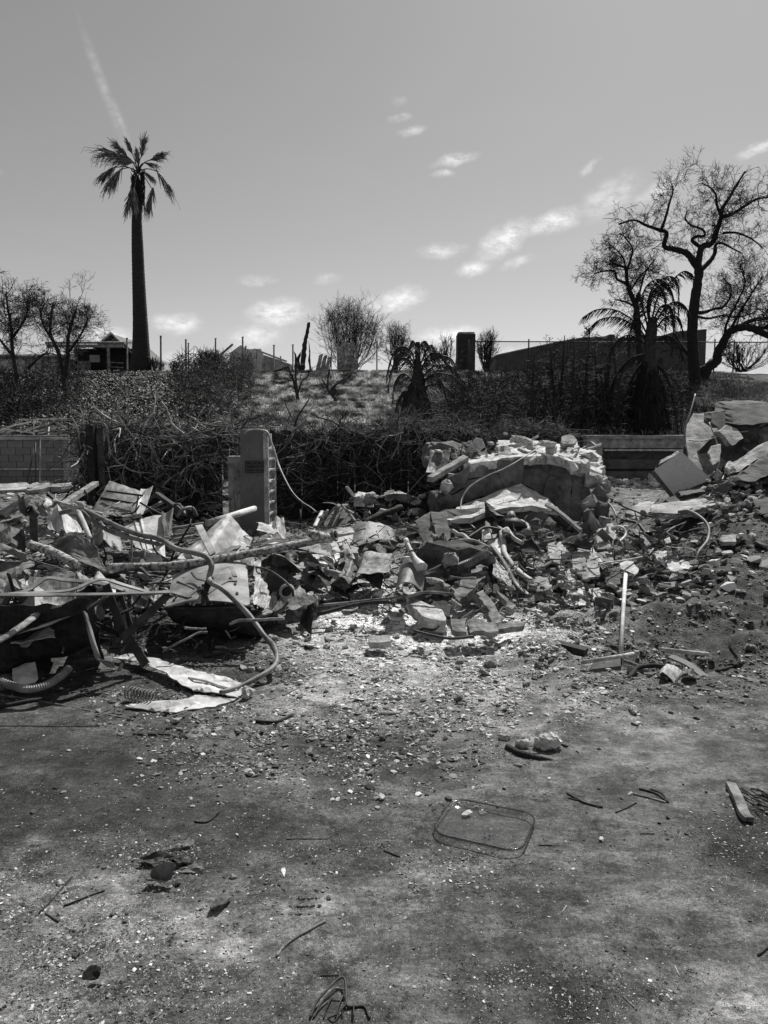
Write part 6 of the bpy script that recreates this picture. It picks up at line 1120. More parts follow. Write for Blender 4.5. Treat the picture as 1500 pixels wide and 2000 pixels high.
M('core', slab(Q((872, 945, 9.0), (905, 918, 9.1), (1000, 905, 9.2), (1075, 905, 9.2), (1135, 925, 9.0), (1150, 985, 8.75), (1120, 1000, 8.75), (1060, 960, 8.95), (1000, 942, 9.0), (885, 982, 8.95)), (0, .1, 0), 77, .01, .01, .12), 'conc_dk', t)
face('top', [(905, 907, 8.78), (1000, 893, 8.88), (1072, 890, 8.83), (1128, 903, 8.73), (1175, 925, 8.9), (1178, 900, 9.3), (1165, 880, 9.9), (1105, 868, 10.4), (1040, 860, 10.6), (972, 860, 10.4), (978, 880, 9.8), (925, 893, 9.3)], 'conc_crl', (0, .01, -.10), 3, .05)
for k, (x, y, Y, s, m_) in enumerate([(1160, 938, 8.75, .24, 'conc'), (1180, 948, 8.8, .2, 'conc'), (1168, 968, 8.6, .22, 'conc_dk'), (1152, 985, 8.35, .2, 'conc'), (1172, 1000, 8.3, .22, 'conc_dk'), (1160, 1022, 8.15, .24, 'conc'), (1140, 1034, 8.1, .18, 'conc_dk'), (1178, 1022, 8.1, .14, 'conc'), (1148, 1008, 8.2, .16, 'conc_dk'), (1120, 915, 8.68, .13, 'conc_lt'), (1142, 912, 8.75, .16, 'conc_lt'), (872, 950, 8.6, .16, 'conc'), (868, 975, 8.55, .15, 'conc_dk'), (1040, 900, 8.82, .10, 'conc_lt'), (1062, 897, 8.82, .12, 'conc'), (1095, 900, 8.78, .12, 'conc_lt')]):
    M('broken_lump', xf(chunk((s * 1.15, s, s * .85), 640 + k, 16, 2, .08, .55), P(x, y, Y), (.3 * k, .2 * k, k)), m_, t)
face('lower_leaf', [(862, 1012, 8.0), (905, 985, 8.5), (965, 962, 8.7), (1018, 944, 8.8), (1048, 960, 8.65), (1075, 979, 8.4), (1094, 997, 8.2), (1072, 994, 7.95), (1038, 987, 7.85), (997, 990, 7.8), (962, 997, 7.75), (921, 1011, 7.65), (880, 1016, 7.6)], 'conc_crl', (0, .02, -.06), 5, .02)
M('leaf_edge', strip(Q((1066, 985, 8.1), (1095, 1003, 8.0), (1134, 1036, 7.9)), .05, .03, (0, -.3, 1), 6), 'conc', t)
face('top_crust', [(1085, 905, 9.0), (1130, 900, 9.1), (1162, 912, 9.2), (1188, 933, 9.0), (1170, 940, 8.85), (1130, 922, 8.8)], 'conc_lt', (0, .02, -.05), 6)
SL('concrete_chunk', 'grey angular chunk perched on the right top of the huge slab', [(1098, 865, 9.8), (1122, 868, 9.7), (1126, 858, 10), (1112, 848, 10.1), (1098, 852, 10.1)], (.02, .12, -.08), 'conc', 'concrete chunk', 7)
SL('concrete_chunk', 'jagged bright wedge sticking out at the right top of the huge slab', [(1090, 888, 9.5), (1128, 862, 9.9), (1132, 872, 9.7), (1120, 895, 9.3)], (0, .03, -.09), 'conc_lt', 'concrete chunk', 8)
SL('concrete_chunk', 'dark block leaning at the left top of the huge slab', [(970, 872, 9.4), (992, 870, 9.4), (1002, 888, 9.2), (975, 893, 9.2)], (.02, .15, 0), 'conc', 'concrete chunk', 9)
for i, (px, py, w, k, lab) in enumerate([(1010, 873, 30, 3, 'flat'), (1040, 878, 26, 3, 'rounded'), (1068, 872, 40, 5, 'wide flat'), (1000, 862, 14, 1, 'tiny'), (988, 848, 12, 0, 'smallest pale'), (1075, 882, 34, 0, 'domed'), (1150, 895, 40, 3, 'long jagged'), (1020, 866, 46, 5, 'broad layered')]): stone(px, py, w, 'conc_lt', lab + ' pale fragment lying on top of the huge slab', pt=P(px, py, 9.5), k=k, name='concrete_fragment', cat='concrete fragment')
# rubble heap left of it
SH('bent_plate', 'dark curved plate leaning at the left end of the huge slab', [(832, 925, 9.0), (872, 918, 9.0), (882, 888, 9.3), (842, 885, 9.4)], 'metal_md', crump=.02, seed=75, edge=.05)
SL('beam', 'long pale broken beam sloping down left beside the huge slab', [(834, 930, 8.6), (905, 888, 9.0), (915, 892, 8.95), (845, 932, 8.5)], (0, 0, -.06), 'conc', 'beam', 11, .006, .006)
CH('rubble_mound', 'pile of fused rubble at the upper left shoulder of the huge slab', 895, 900, 9.9, (1.0, .7, .5), 'conc_dk', 76, (0, .2, 0), 'rubble', n=26, cuts=3, rough=.12, box=.3)
CH('rubble_mound', 'lumpy rubble at the left foot of the huge slab', 858, 1000, 8.9, (.3, .5, .6), 'conc_dk', 77, (0, 0, 0), 'rubble', n=26, cuts=3, rough=.12, box=.3)
CH('rubble_mound', 'dark rubble core under the lower leaf of the huge slab', 960, 1060, 8.0, (1.5, .8, .7), 'conc_dk', 78, (0, 0, 0), 'rubble', n=26, cuts=3, rough=.12, box=.4)
SL('plaster_slab', 'dark cracked panel standing left below the huge slab', [(812, 1020, 7.4), (842, 1000, 7.6), (862, 1060, 7.1), (830, 1070, 7.1)], (0, .05, 0), 'conc_cr', 'panel', 12)
SL('plaster_slab', 'cracked pale panel of stuck tiles below the left end of the huge slab', [(842, 1000, 7.55), (872, 1000, 7.55), (880, 1050, 7.15), (862, 1072, 7.0), (850, 1040, 7.2)], (0, .05, 0), 'conc_cr', 'panel', 13)
SH('bent_sheet', 'dark wavy sheet on the rubble ridge left of the huge slab', [(742, 985, 8.6), (800, 978, 8.5), (815, 965, 8.9), (770, 958, 9.1)], 'metal_md', crump=.05, seed=79)
TB('timber', 'charred timber lying on the rubble ridge right of the fan of sticks', [(712, 1020, 8.0), (745, 1005, 8.1), (785, 990, 8.2)], .05, 'char', 'timber', wob=.4, flat=.7, n=7)
for i in range(26):
    px = rnd.uniform(835, 975); py = rnd.uniform(866, 935); stone(px, py, rnd.uniform(10, 26), rnd.choice(['conc', 'conc_lt', 'conc_dk']), 'broken lump in the rubble left of the huge slab', 'lumps left of the huge slab', pt=P(px, py, 9.35 - (py - 900) * .01), name='concrete_lump', cat='concrete lump')
for i in range(22):
    px = rnd.uniform(690, 830); py = 1000 - (px - 690) * .1 + rnd.uniform(-28, 18); stone(px, py, rnd.uniform(10, 30), rnd.choice(['conc', 'conc_lt', 'conc_lt', 'conc_dk']), 'broken plaster lump on the low ridge between the hose and the huge slab', 'plaster lumps on the low ridge', pt=P(px, py, 8.9), name='plaster_lump', cat='plaster lump')
# fragments at the front right of the slab
TI = [([(1090, 1105, 6.9), (1112, 1100, 6.95), (1128, 1130, 6.6), (1110, 1155, 6.4), (1090, 1140, 6.55)], 'conc_lt', 'tall pale tile fragment, upper left of the pale group'), ([(1112, 1140, 6.5), (1135, 1133, 6.55), (1148, 1160, 6.3), (1125, 1168, 6.2), (1108, 1158, 6.3)], 'conc_lt', 'middle pale tile fragment of the pale group'), ([(1105, 1165, 6.2), (1148, 1163, 6.2), (1150, 1182, 6.05), (1122, 1186, 6.0), (1102, 1176, 6.1)], 'conc_lt', 'lowest wide tile fragment of the pale group'),
      ([(1150, 1150, 6.35), (1170, 1148, 6.35), (1178, 1168, 6.2), (1160, 1172, 6.15)], 'metal_wh', 'small white tile right of the pale group'), ([(1135, 1183, 6.05), (1158, 1176, 6.1), (1160, 1195, 5.95), (1142, 1198, 5.95)], 'conc', 'grey tile below the pale group'),
      ([(1070, 1062, 7.3), (1100, 1058, 7.35), (1112, 1085, 7.0), (1100, 1102, 6.9), (1072, 1092, 7.0)], 'conc_lt', 'rough rounded pale block above the pale group'), ([(1115, 1072, 7.1), (1140, 1060, 7.2), (1168, 1095, 6.8), (1172, 1125, 6.5), (1140, 1132, 6.5), (1118, 1110, 6.7)], 'conc', 'large grey tilted block right of the rounded pale block'),
      ([(1140, 1058, 7.3), (1150, 1060, 7.3), (1180, 1098, 6.85), (1170, 1098, 6.8)], 'conc_lt', 'bright edge piece on the large grey tilted block'), ([(1165, 1048, 7.5), (1192, 1042, 7.5), (1195, 1068, 7.2), (1168, 1072, 7.2)], 'conc', 'grey chunk just below the right end of the huge slab'), ([(1186, 1023, 7.7), (1197, 1022, 7.7), (1203, 1050, 7.4), (1196, 1060, 7.3)], 'conc_lt', 'narrow upright pale shard right of the huge slab'),
      ([(1168, 1033, 7.7), (1186, 1030, 7.7), (1190, 1042, 7.6), (1172, 1045, 7.55)], 'conc_lt', 'small pale chunk left of the narrow upright shard'), ([(1160, 1082, 7.0), (1195, 1078, 7.05), (1200, 1100, 6.8), (1178, 1112, 6.7)], 'conc', 'lit grey chunk right of the large tilted block'), ([(1210, 1100, 6.8), (1232, 1092, 6.9), (1248, 1112, 6.7), (1240, 1122, 6.6), (1212, 1110, 6.7)], 'conc_lt', 'pale lens shaped chunk above the leaning pale pole'),
      ([(1180, 1115, 6.7), (1210, 1110, 6.7), (1212, 1140, 6.4), (1185, 1145, 6.4)], 'conc_dk', 'dark chunk left of the leaning pale pole'), ([(1278, 1078, 7.1), (1300, 1068, 7.2), (1310, 1085, 7.0), (1285, 1095, 6.9)], 'conc_lt', 'pale chunk right of the pole, below the curved bar'), ([(1300, 1095, 6.9), (1340, 1092, 6.9), (1352, 1110, 6.7), (1310, 1115, 6.6)], 'conc_lt', 'broad pale chunk at the foot of the big wire arc'), ([(1255, 1042, 7.6), (1262, 1040, 7.6), (1266, 1078, 7.2), (1258, 1080, 7.2)], 'conc', 'thin upright shard in the middle of the wire tangle'), ([(1296, 1050, 7.5), (1308, 1048, 7.5), (1315, 1072, 7.2), (1305, 1076, 7.2)], 'conc_lt', 'thin upright pale shard left of the big wire arc'),
      ([(1040, 1130, 6.6), (1068, 1122, 6.7), (1075, 1150, 6.3), (1048, 1155, 6.3)], 'conc', 'grey chunk at the foot of the pale curved pipe')]
for i, (pl_, m_, lab) in enumerate(TI): SL('concrete_fragment', lab, pl_, (.01, .08, -.04), m_, 'concrete fragment', 100 + i, .012, .014, .05)
SL('plaster_board', 'bright white panel leaning left of the pale curved pipe', [(942, 1035, 7.4), (958, 1040, 7.35), (985, 1065, 7.1), (982, 1085, 6.9), (960, 1068, 7.1), (943, 1056, 7.25)], (0, .03, 0), 'metal_wh', 'panel', 14)
TB('curved_pipe', 'long pale curved pipe curling down the front of the central pile', [(990, 1032, 7.3), (980, 1042, 7.25), (984, 1062, 7.1), (986, 1082, 6.9), (1002, 1105, 6.7), (1020, 1122, 6.5), (1038, 1136, 6.4)], [.02, .03, .026, .026, .028, .024, .03], 'metal_wh', n=10, sm=7)
TB('curved_pipe', 'short pale pipe branching right from the top of the long curved one', [(990, 1032, 7.3), (1003, 1050, 7.15), (1022, 1062, 7.1)], .02, 'metal_wh')
TB('curved_pipe', 'thin bent pipe arching left from the top of the long curved one', [(985, 1036, 7.3), (950, 1030, 7.3), (930, 1040, 7.2), (915, 1050, 7.1)], .014, 'metal_dk')
TB('curved_pipe', 'pale forked root like pipe at the left front of the pile', [(884, 1036, 7.1), (895, 1043, 7.05), (905, 1045, 7.0), (918, 1056, 6.9)], .018, 'metal_wh')
TB('curved_pipe', 'short pale elbow pipe beside the dark hollow', [(1020, 1075, 6.9), (1045, 1075, 6.9)], .018, 'conc_lt', sm=0)
t = T('round_lid', 'half buried round dish shaped lid with a stub neck under the huge slab', 'lid', P(1000, 1035, 7.6)); M('rim', ring(P(1000, 1028, 7.6), Vector((.1, -.35, 1)), .17, .028, 24), 'metal_md', t, True); M('neck', tube(Q((999, 1020, 7.6), (998, 1000, 7.65)), [.07, .035], 10, sm=0), 'metal_md', t, True); M('dome', tube(Q((1000, 1030, 7.6), (999, 1012, 7.62)), [.16, .06], 16), 'metal_dk', t, True)
SH('bent_sheet', 'dark folded plate in the hollow beneath the lower leaf of the huge slab', [(948, 1010, 7.7), (990, 1012, 7.6), (970, 990, 7.8), (950, 988, 7.8)], 'metal_dk', crump=.03, seed=90)
SH('bent_sheet', 'black folded cloth like sheet right of the pale curved pipe', [(1018, 1090, 6.8), (1055, 1088, 6.8), (1050, 1055, 7.2), (1030, 1050, 7.3)], 'metal_dk', crump=.06, seed=91, edge=.08)
TB('wire', 'thin wire looping over the front edge of the huge slab', [(1052, 874, 9.2), (1020, 895, 8.7), (985, 915, 8.5), (950, 930, 8.4), (918, 950, 8.3), (902, 975, 8.2), (901, 1000, 8.0), (910, 1015, 7.8), (928, 1032, 7.5)], .0075, 'metal_lt', 'wire', sm=8)
WR = [([(1122, 1103, 6.9), (1160, 1110, 6.6), (1180, 1100, 6.6), (1215, 1095, 6.7), (1262, 1085, 7.0), (1276, 1072, 7.1)], .007, 'metal_lt', 'thin wire waving across the chunks right of the pale tile group'), ([(1325, 1000, 7.9), (1345, 998, 7.8), (1368, 1010, 7.5), (1384, 1030, 7.3), (1382, 1055, 7.1), (1365, 1078, 6.9), (1358, 1100, 6.8)], .016, 'metal_md', 'big dark wire arc standing at the right of the rubble'), ([(1195, 1030, 7.6), (1215, 1030, 7.5), (1222, 1045, 7.4), (1205, 1062, 7.2)], .014, 'metal_lt', 'small curved pipe loop beside the narrow upright shard'),
      ([(1215, 1015, 8.0), (1245, 1022, 7.8), (1262, 1040, 7.6), (1290, 1046, 7.5), (1318, 1030, 7.6)], .016, 'metal_dk', 'dark curved bar in the wire tangle left of the big wire arc'), ([(1280, 915, 10.2), (1320, 928, 9.9), (1350, 938, 9.8), (1385, 930, 9.7), (1405, 905, 9.8), (1402, 870, 10), (1385, 825, 10.2)], .009, 'metal_lt', 'long thin wire looping down in front of the smooth tilted panel'), ([(1345, 860, 10.2), (1380, 860, 10.1), (1420, 845, 10.1), (1460, 842, 10.2), (1500, 825, 10.3)], .009, 'metal_lt', 'long thin wire sagging across the right slabs to the edge'),
      ([(1338, 860, 10.4), (1340, 830, 10.5), (1350, 800, 10.6), (1358, 770, 10.8)], .010, 'metal_lt', 'thin wire rising from the left corner of the right slabs'), ([(1338, 858, 10.3), (1335, 830, 10.4), (1338, 800, 10.5)], .008, 'metal_md', 'shorter wire rising beside the thin wire at the right slabs'), ([(1418, 920, 9.6), (1405, 950, 9.3), (1392, 978, 9.1)], .012, 'metal_lt', 'bent rod hanging from the right slabs to the flat rough slab'), ([(1398, 952, 9.3), (1380, 975, 9.1), (1372, 980, 9.0)], .012, 'metal_lt', 'short rod meeting the bent rod at the flat rough slab'), ([(1180, 975, 8.6), (1195, 990, 8.3), (1205, 1010, 8.0)], .012, 'metal_md', 'short rod leaning on the right side of the huge slab'),
      ([(1440, 1160, 6.5), (1470, 1150, 6.5), (1510, 1150, 6.5)], .008, 'metal_dk', 'dark thin rod on the dirt at the right edge'), ([(1270, 1038, 7.6), (1300, 1035, 7.7), (1340, 1020, 7.9)], .008, 'metal_dk', 'thin dark wire behind the curved bar in the tangle')]
for pts, a, m_, lab in WR: TB('wire', lab, pts, a, m_, 'wire', sm=7)
RODS(9, 1270, 1050, 90, 45, lambda py: 7.5 - (py - 1050) * .012, 'thin burnt rod in the wire tangle right of the huge slab', 'rods in the right tangle', ['metal_dk', 'metal_md', 'wood'], .15, .5, .008, 14)
RODS(8, 900, 1080, 130, 60, lambda py: 7.0 - (py - 1080) * .014, 'thin burnt rod in the front of the central pile', 'rods in the central pile', ['metal_dk', 'metal_md', 'wood'], .15, .45, .009, 15)
SCR(10, 1230, 1070, 110, 40, lambda py: 7.2 - (py - 1070) * .012, 'small dark scrap in the rubble right of the huge slab', 'scraps right of the huge slab', ['metal_md', 'metal_dk'], .12, .3, 6)
SCR(14, 700, 1110, 130, 50, lambda py: 6.6, 'small dark scrap between the curved plates and the long stick', 'scraps around the curved plates', ['metal_md', 'metal_dk', 'metal_md'], .14, .36, 7)
for i in range(70):
    px = rnd.uniform(1000, 1360); py = rnd.uniform(1040, 1180); 
    if py > 1210 - (px - 1000) * .25: continue
    stone(px, py, rnd.uniform(10, 26), rnd.choice(['conc', 'conc_lt', 'conc_dk', 'conc']), 'broken lump in the rubble right of the charred bundle', 'lumps right of the charred bundle', pt=P(px, py, 7.1 - (py - 1080) * .0105 - .15), name='concrete_lump', cat='concrete lump')
for i in range(24):
    px = rnd.uniform(830, 1010); py = rnd.uniform(1020, 1190); stone(px, py, rnd.uniform(10, 24), rnd.choice(['conc', 'conc_dk', 'conc_dk']), 'broken lump around the charred bundle', 'lumps around the charred bundle', pt=P(px, py, 7.2 - (py - 1040) * .011), name='concrete_lump', cat='concrete lump')

# ---- right mound
t = T('panel_box', 'smooth tilted boxy panel leaning on the rubble at right, corner pointing down', 'panel box', P(1310, 980, 9.8))
pn_ = Vector((-.22, -.93, .30)); p0_ = P(1330, 925, 9.65); a_, b_, c_, d_ = [Vector((0, 0, CAMH)) + pdir(x, y) * ((p0_ - Vector((0, 0, CAMH))).dot(pn_) / pdir(x, y).dot(pn_)) for x, y in ((1278, 918), (1317, 966), (1390, 936), (1330, 881))]; nn_ = (b_ - a_).cross(d_ - a_).normalized(); nn_ = nn_ if nn_.y > 0 else -nn_
M('face', slab([a_, b_, c_, d_], nn_ * .03, 1, .0005, .0005, .3), 'cloudy', t)
M('back', slab([p + nn_ * .035 for p in (a_, b_, c_, d_)], nn_ * .13 + Vector((-.03, 0, 0)), 2, .004, .004, .2), 'conc_dk', t); M('broken_trim', slab(Q((1289, 905, 10.2), (1291, 898, 10.3), (1325, 880, 10.4), (1328, 884, 10.35)), (0, .05, -.03), 3, .01, .01, .05), 'conc', t)
RS = [([(1340, 870, 10.5), (1338, 842, 10.8), (1356, 808, 11.3), (1390, 806, 11.3), (1402, 830, 11.0), (1410, 870, 10.6), (1418, 905, 10.2), (1395, 935, 9.9), (1365, 925, 10.0), (1345, 895, 10.3)], (.1, .3, 0), 'conc', 'tall rough faced slab standing behind the smooth tilted panel', 'broken_slab', 1),
      ([(1390, 806, 10.5), (1415, 802, 10.5), (1432, 808, 10.45), (1428, 832, 10.2), (1405, 836, 10.2), (1390, 825, 10.3)], (.02, .3, 0), 'conc_dk', 'small dark block between the tall rough slab and the big top block', 'concrete_block', 2),
      ([(1430, 806, 10.3), (1433, 790, 10.5), (1500, 786, 10.5), (1545, 795, 10.3), (1535, 822, 10.0), (1470, 830, 9.95), (1432, 828, 10.05)], (0, .55, .05), 'conc_dk', 'largest block on top of the right mound', 'concrete_block', 3),
      ([(1405, 842, 10.0), (1422, 830, 10.1), (1440, 838, 10.0), (1452, 856, 9.8), (1430, 870, 9.7)], (.02, .2, -.02), 'conc', 'small tilted block with one bright face under the largest block', 'concrete_block', 4),
      ([(1385, 885, 9.7), (1392, 872, 9.8), (1408, 868, 9.8), (1406, 900, 9.5), (1392, 908, 9.4)], (.03, .12, 0), 'conc', 'rounded lump leaning on the tall rough slab', 'concrete_chunk', 5),
      ([(1432, 910, 9.2), (1500, 862, 9.5), (1540, 855, 9.5), (1540, 872, 9.3), (1508, 880, 9.3), (1440, 922, 9.0)], (0, .25, -.06), 'conc', 'long diagonal slab rising to the right edge, upper one', 'broken_slab', 6),
      ([(1440, 930, 8.9), (1500, 885, 9.2), (1540, 870, 9.3), (1540, 905, 9.0), (1475, 940, 8.7), (1450, 938, 8.7)], (0, .3, -.05), 'conc_dk', 'long diagonal slab rising to the right edge, lower one', 'broken_slab', 7),
      ([(1268, 1000, 8.6), (1275, 985, 9.0), (1330, 978, 9.2), (1420, 962, 9.4), (1418, 975, 9.0), (1385, 990, 8.6), (1330, 1003, 8.4)], (0, .02, -.07), 'conc', 'flat rough slab lying below the smooth tilted panel', 'broken_slab', 8),
      ([(1222, 1002, 8.8), (1250, 980, 9.3), (1280, 978, 9.3), (1272, 995, 8.9), (1255, 1010, 8.6)], (0, .02, -.05), 'conc', 'small flat slab left of the flat rough slab', 'broken_slab', 9),
      ([(1325, 958, 9.4), (1370, 950, 9.5), (1378, 960, 9.3), (1330, 968, 9.2)], (0, .1, -.06), 'conc_dk', 'dark flat stone directly under the smooth panel, upper', 'broken_slab', 10), ([(1300, 975, 9.3), (1368, 966, 9.3), (1372, 978, 9.1), (1310, 985, 9.1)], (0, .1, -.06), 'conc_dk', 'dark flat stone directly under the smooth panel, lower', 'broken_slab', 11),
      ([(1418, 912, 9.3), (1425, 900, 9.4), (1436, 905, 9.35), (1430, 922, 9.2)], (0, .05, -.02), 'conc_lt', 'bright lump at the left end of the upper diagonal slab', 'concrete_chunk', 12), ([(1470, 975, 8.4), (1520, 968, 8.5), (1525, 1000, 8.1), (1485, 1005, 8.1)], (0, .2, -.03), 'conc_dk', 'dark block at the right edge of the mound', 'concrete_block', 13),
      ([(1450, 960, 8.8), (1465, 955, 8.8), (1468, 962, 8.7), (1452, 968, 8.6)], (0, .03, -.02), 'conc_lt', 'small bright wedge right of the flat rough slab', 'concrete_chunk', 14), ([(1410, 1045, 7.6), (1440, 1043, 7.6), (1438, 1058, 7.4), (1412, 1058, 7.4)], (0, .04, -.05), 'conc', 'flat pale chunk on the dirt slope below the mound', 'concrete_chunk', 15), ([(1480, 840, 10.2), (1530, 820, 10.3), (1540, 850, 10.0), (1500, 868, 9.8)], (0, .3, 0), 'conc', 'rough block at the right edge under the largest block', 'concrete_block', 16)]
for pl_, dn, m_, lab, nm, sd_ in RS: SL(nm, lab, pl_, dn, m_, {'broken_slab': 'concrete slab', 'concrete_block': 'concrete block', 'concrete_chunk': 'concrete chunk'}[nm], 200 + sd_, .012, .018, .06)
CH('rubble_mound', 'dark earth and rubble core behind the right slabs', 1450, 900, 10.6, (1.6, 1.2, 1.3), 'conc_dk', 79, (0, 0, 0), 'rubble', n=26, cuts=3, rough=.12, box=.4)
for i in range(60):
    px = rnd.uniform(1370, 1500); py = rnd.uniform(940, 1010); stone(px, py, rnd.uniform(9, 24), rnd.choice(['conc', 'conc_lt', 'conc_dk', 'conc_dk']), 'small lump among the slabs of the right mound', 'lumps in the right mound', pt=P(px, py, 9.4 - (py - 900) * .012), name='concrete_lump', cat='concrete lump')
stones(40, 1400, 1130, 110, 90, 6, 16, ['conc', 'conc_dk', 'conc_dk', 'stone'], 'small clod on the dirt slope at right', 'clods on the right dirt slope', 'clod', 'clod')
stones(26, 1250, 940, 90, 12, 10, 30, ['metal_wh', 'conc_lt', 'conc'], 'pale scrap of litter in front of the planter wall', 'litter before the planter wall', 'litter_scrap', 'litter')

# ---- right foreground
def gp(a, b, l=0): q = G(a, b); return (a, b, q.y - l)
t = T('wooden_pole', 'straight pale pole leaning back against the rubble at right', 'pole', P(1213, 1274, 5.0)); M('pole', tube(Q((1213, 1274, 4.98), (1218, 1180, 5.75), (1222, 1122, 6.35)), [.0165, .0165, .0165], 8), 'metal_wh', t, True); M('split_tip', slab(Q((1218, 1131, 6.25), (1226, 1133, 6.25), (1223, 1120, 6.35), (1219, 1114, 6.4)), (0, .012, 0), 1, .002, .001, .03), 'wood', t)
SL('metal_plate', 'square grey plate leaning under the pale horizontal pole at right', [(1160, 1291, 4.75), (1212, 1286, 4.8), (1214, 1332, 4.55), (1152, 1330, 4.55)], (0, .02, -.01), 'conc_dk', 'plate', 3, .006, .004)
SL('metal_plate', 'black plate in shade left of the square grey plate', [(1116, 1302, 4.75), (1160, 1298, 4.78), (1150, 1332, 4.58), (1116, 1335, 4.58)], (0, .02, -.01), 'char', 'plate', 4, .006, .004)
TB('pole', 'pale horizontal pole end lying on top of the square grey plate', [(1136, 1294, 4.66), (1246, 1276, 4.78)], .0145, 'conc_lt', 'pole', sm=0)
CH('end_fitting', 'small end fitting on the right tip of the horizontal pole', 1244, 1277, 4.77, (.04, .04, .045), 'metal_lt', 99, cat='fitting', cuts=0)
TB('pole', 'pale speckled pole lying on the dirt right of the leaning pale pole', [(1292, 1268, 5.05), (1385, 1278, 4.95)], .015, 'conc_lt', 'pole', sm=0)
M('plank', bar(P(1082, 1258, 5.1), P(1145, 1274, 4.98), .08, .05), 'char', label='black plank end sticking out of the dark gravel left of the leaning pale pole', cat='plank')
M('flat_bar', strip(Q((1310, 1282, 4.9), (1345, 1298, 4.75), (1380, 1325, 4.55), (1402, 1340, 4.45)), .05, .01, (0, -.5, 1), 6), 'metal_dk', label='long dark curved bar lying down right from the speckled pole', cat='bar')
TB('burnt_root', 'dark burnt root curving from the grey plate to the right', [(1205, 1338, 4.5), (1230, 1322, 4.55), (1245, 1305, 4.65), (1270, 1300, 4.68), (1300, 1302, 4.66)], .016, 'char', 'root', wob=.3)
TB('burnt_root', 'dark looped end of the curved bar on the ground', [(1360, 1325, 4.55), (1385, 1345, 4.4), (1398, 1350, 4.38), (1402, 1338, 4.45)], .013, 'metal_dk', 'root')
TB('burnt_root', 'thin branch beside the burnt root, right of the grey plate', [(1218, 1290, 4.85), (1245, 1300, 4.8), (1265, 1310, 4.7)], .012, 'wood', 'branch')
CH('can', 'small crushed can in the gravel right of the grey plate', 1230, 1307, 4.7, (.05, .05, .07), 'metal_lt', 98, (.4, .9, 0), 'can', rough=.03)
SH('torn_duct', 'crumpled round duct piece with a pale rim, lower right rubble', [(1288, 1335, 4.5), (1328, 1342, 4.42), (1332, 1316, 4.6), (1295, 1308, 4.7)], 'metal_lt', crump=.02, seed=95, sag=.06)
SH('torn_duct', 'flat folded flap right of the crumpled duct piece', [(1330, 1338, 4.45), (1362, 1335, 4.45), (1355, 1318, 4.6), (1335, 1316, 4.62)], 'metal_md', crump=.02, seed=96)
TB('duct_rim', 'dark rim band standing on the crumpled duct piece', [(1318, 1345, 4.38), (1322, 1328, 4.42), (1332, 1318, 4.5), (1342, 1316, 4.55)], .009, 'metal_dk', 'rim')
TB('dark_flap', 'pointed dark scrap above the crumpled duct piece', [(1300, 1300, 4.7), (1310, 1308, 4.65), (1325, 1316, 4.6)], [.004, .02, .006], 'metal_dk', 'scrap', flat=.4)
t = T('burnt_stub', 'burnt upright root stub with a knobby base near the right edge', 'root', P(1435, 1308, 4.75)); M('stub', tube(Q((1425, 1252, 4.9), (1428, 1268, 4.85), (1440, 1285, 4.8), (1445, 1300, 4.75)), [.008, .014, .012, .02], 7, sm=5, wob=.3), 'char', t, True); M('base', xf(chunk((.13, .1, .07), 97, 16, 2, .12, .3), P(1435, 1300, 4.75)), 'char', t); M('side_root', tube(Q((1400, 1312, 4.65), (1420, 1305, 4.7), (1440, 1300, 4.75)), .016, 7, .01, sm=5, wob=.3), 'char', t, True)
for i, (px, py, w, m_, k, lab) in enumerate([(1465, 1273, 28, 'conc', 1, 'banded grey stone near the right edge of the dirt'), (958, 1302, 34, 'conc', 0, 'upper of two grey stones on the gravel right of centre'), (948, 1322, 30, 'conc', 3, 'lower of two grey stones on the gravel right of centre'), (895, 1372, 24, 'conc_dk', 0, 'dark stone on the gravel in the middle'), (1237, 1391, 32, 'conc_lt', 5, 'flat pale stone alone on the smooth ground at right'), (748, 1449, 16, 'conc_dk', 4, 'small round dark stone in the dark gravel, centre'), (868, 1450, 18, 'conc', 2, 'oval pale stone right of the small round dark stone'), (843, 1443, 14, 'conc', 0, 'grey stone left of the oval pale stone'), (905, 1473, 20, 'conc_lt', 5, 'pale flat flake at the edge of the dark gravel'), (892, 1490, 16, 'conc_lt', 1, 'pale pebble below the pale flat flake'),
                                           (820, 1490, 13, 'metal_wh', 5, 'white flake in the dark gravel'), (745, 1561, 26, 'metal_wh', 5, 'white oval flake on the ground below the dark gravel'), (1230, 1557, 13, 'metal_wh', 5, 'white flake beside the thin dark sticks'), (1175, 1643, 18, 'metal_wh', 5, 'whitish crumb on the smooth ground right of the glass dish'), (456, 1722, 16, 'conc_lt', 1, 'round pale stone left of centre in the foreground'), (116, 1795, 13, 'conc_lt', 2, 'pale stone beside the thin twig at lower left'), (8, 1985, 26, 'conc_lt', 3, 'pale stone at the lower left corner'), (62, 1990, 20, 'conc_lt', 5, 'second pale stone from the lower left corner'), (180, 1912, 46, 'char', 0, 'black clod in a hollow at lower left'), (150, 1880, 16, 'conc_dk', 4, 'small dark clod above the black one'), (430, 1775, 58, 'conc_dk', 5, 'flat dark leaf shaped flake in the left foreground'),
                                           (345, 1733, 26, 'conc_dk', 0, 'dark brick like lump in the left foreground litter'), (365, 1660, 34, 'conc', 3, 'grey lump behind the litter in the left foreground'), (355, 1690, 34, 'conc', 5, 'folded grey scrap in the left foreground litter'), (642, 1760, 13, 'conc', 1, 'pebble at the top of the small crumb pile'), (617, 1752, 8, 'char', 0, 'tiny black pebble above the small crumb pile'), (1500, 1560, 20, 'char', 2, 'dark lump at the right edge near the palm debris'), (1090, 1466, 26, 'conc', 3, 'right end of the fluffy pale lump behind the charred stick') ]): stone(px, py, w, m_, lab, k=k)
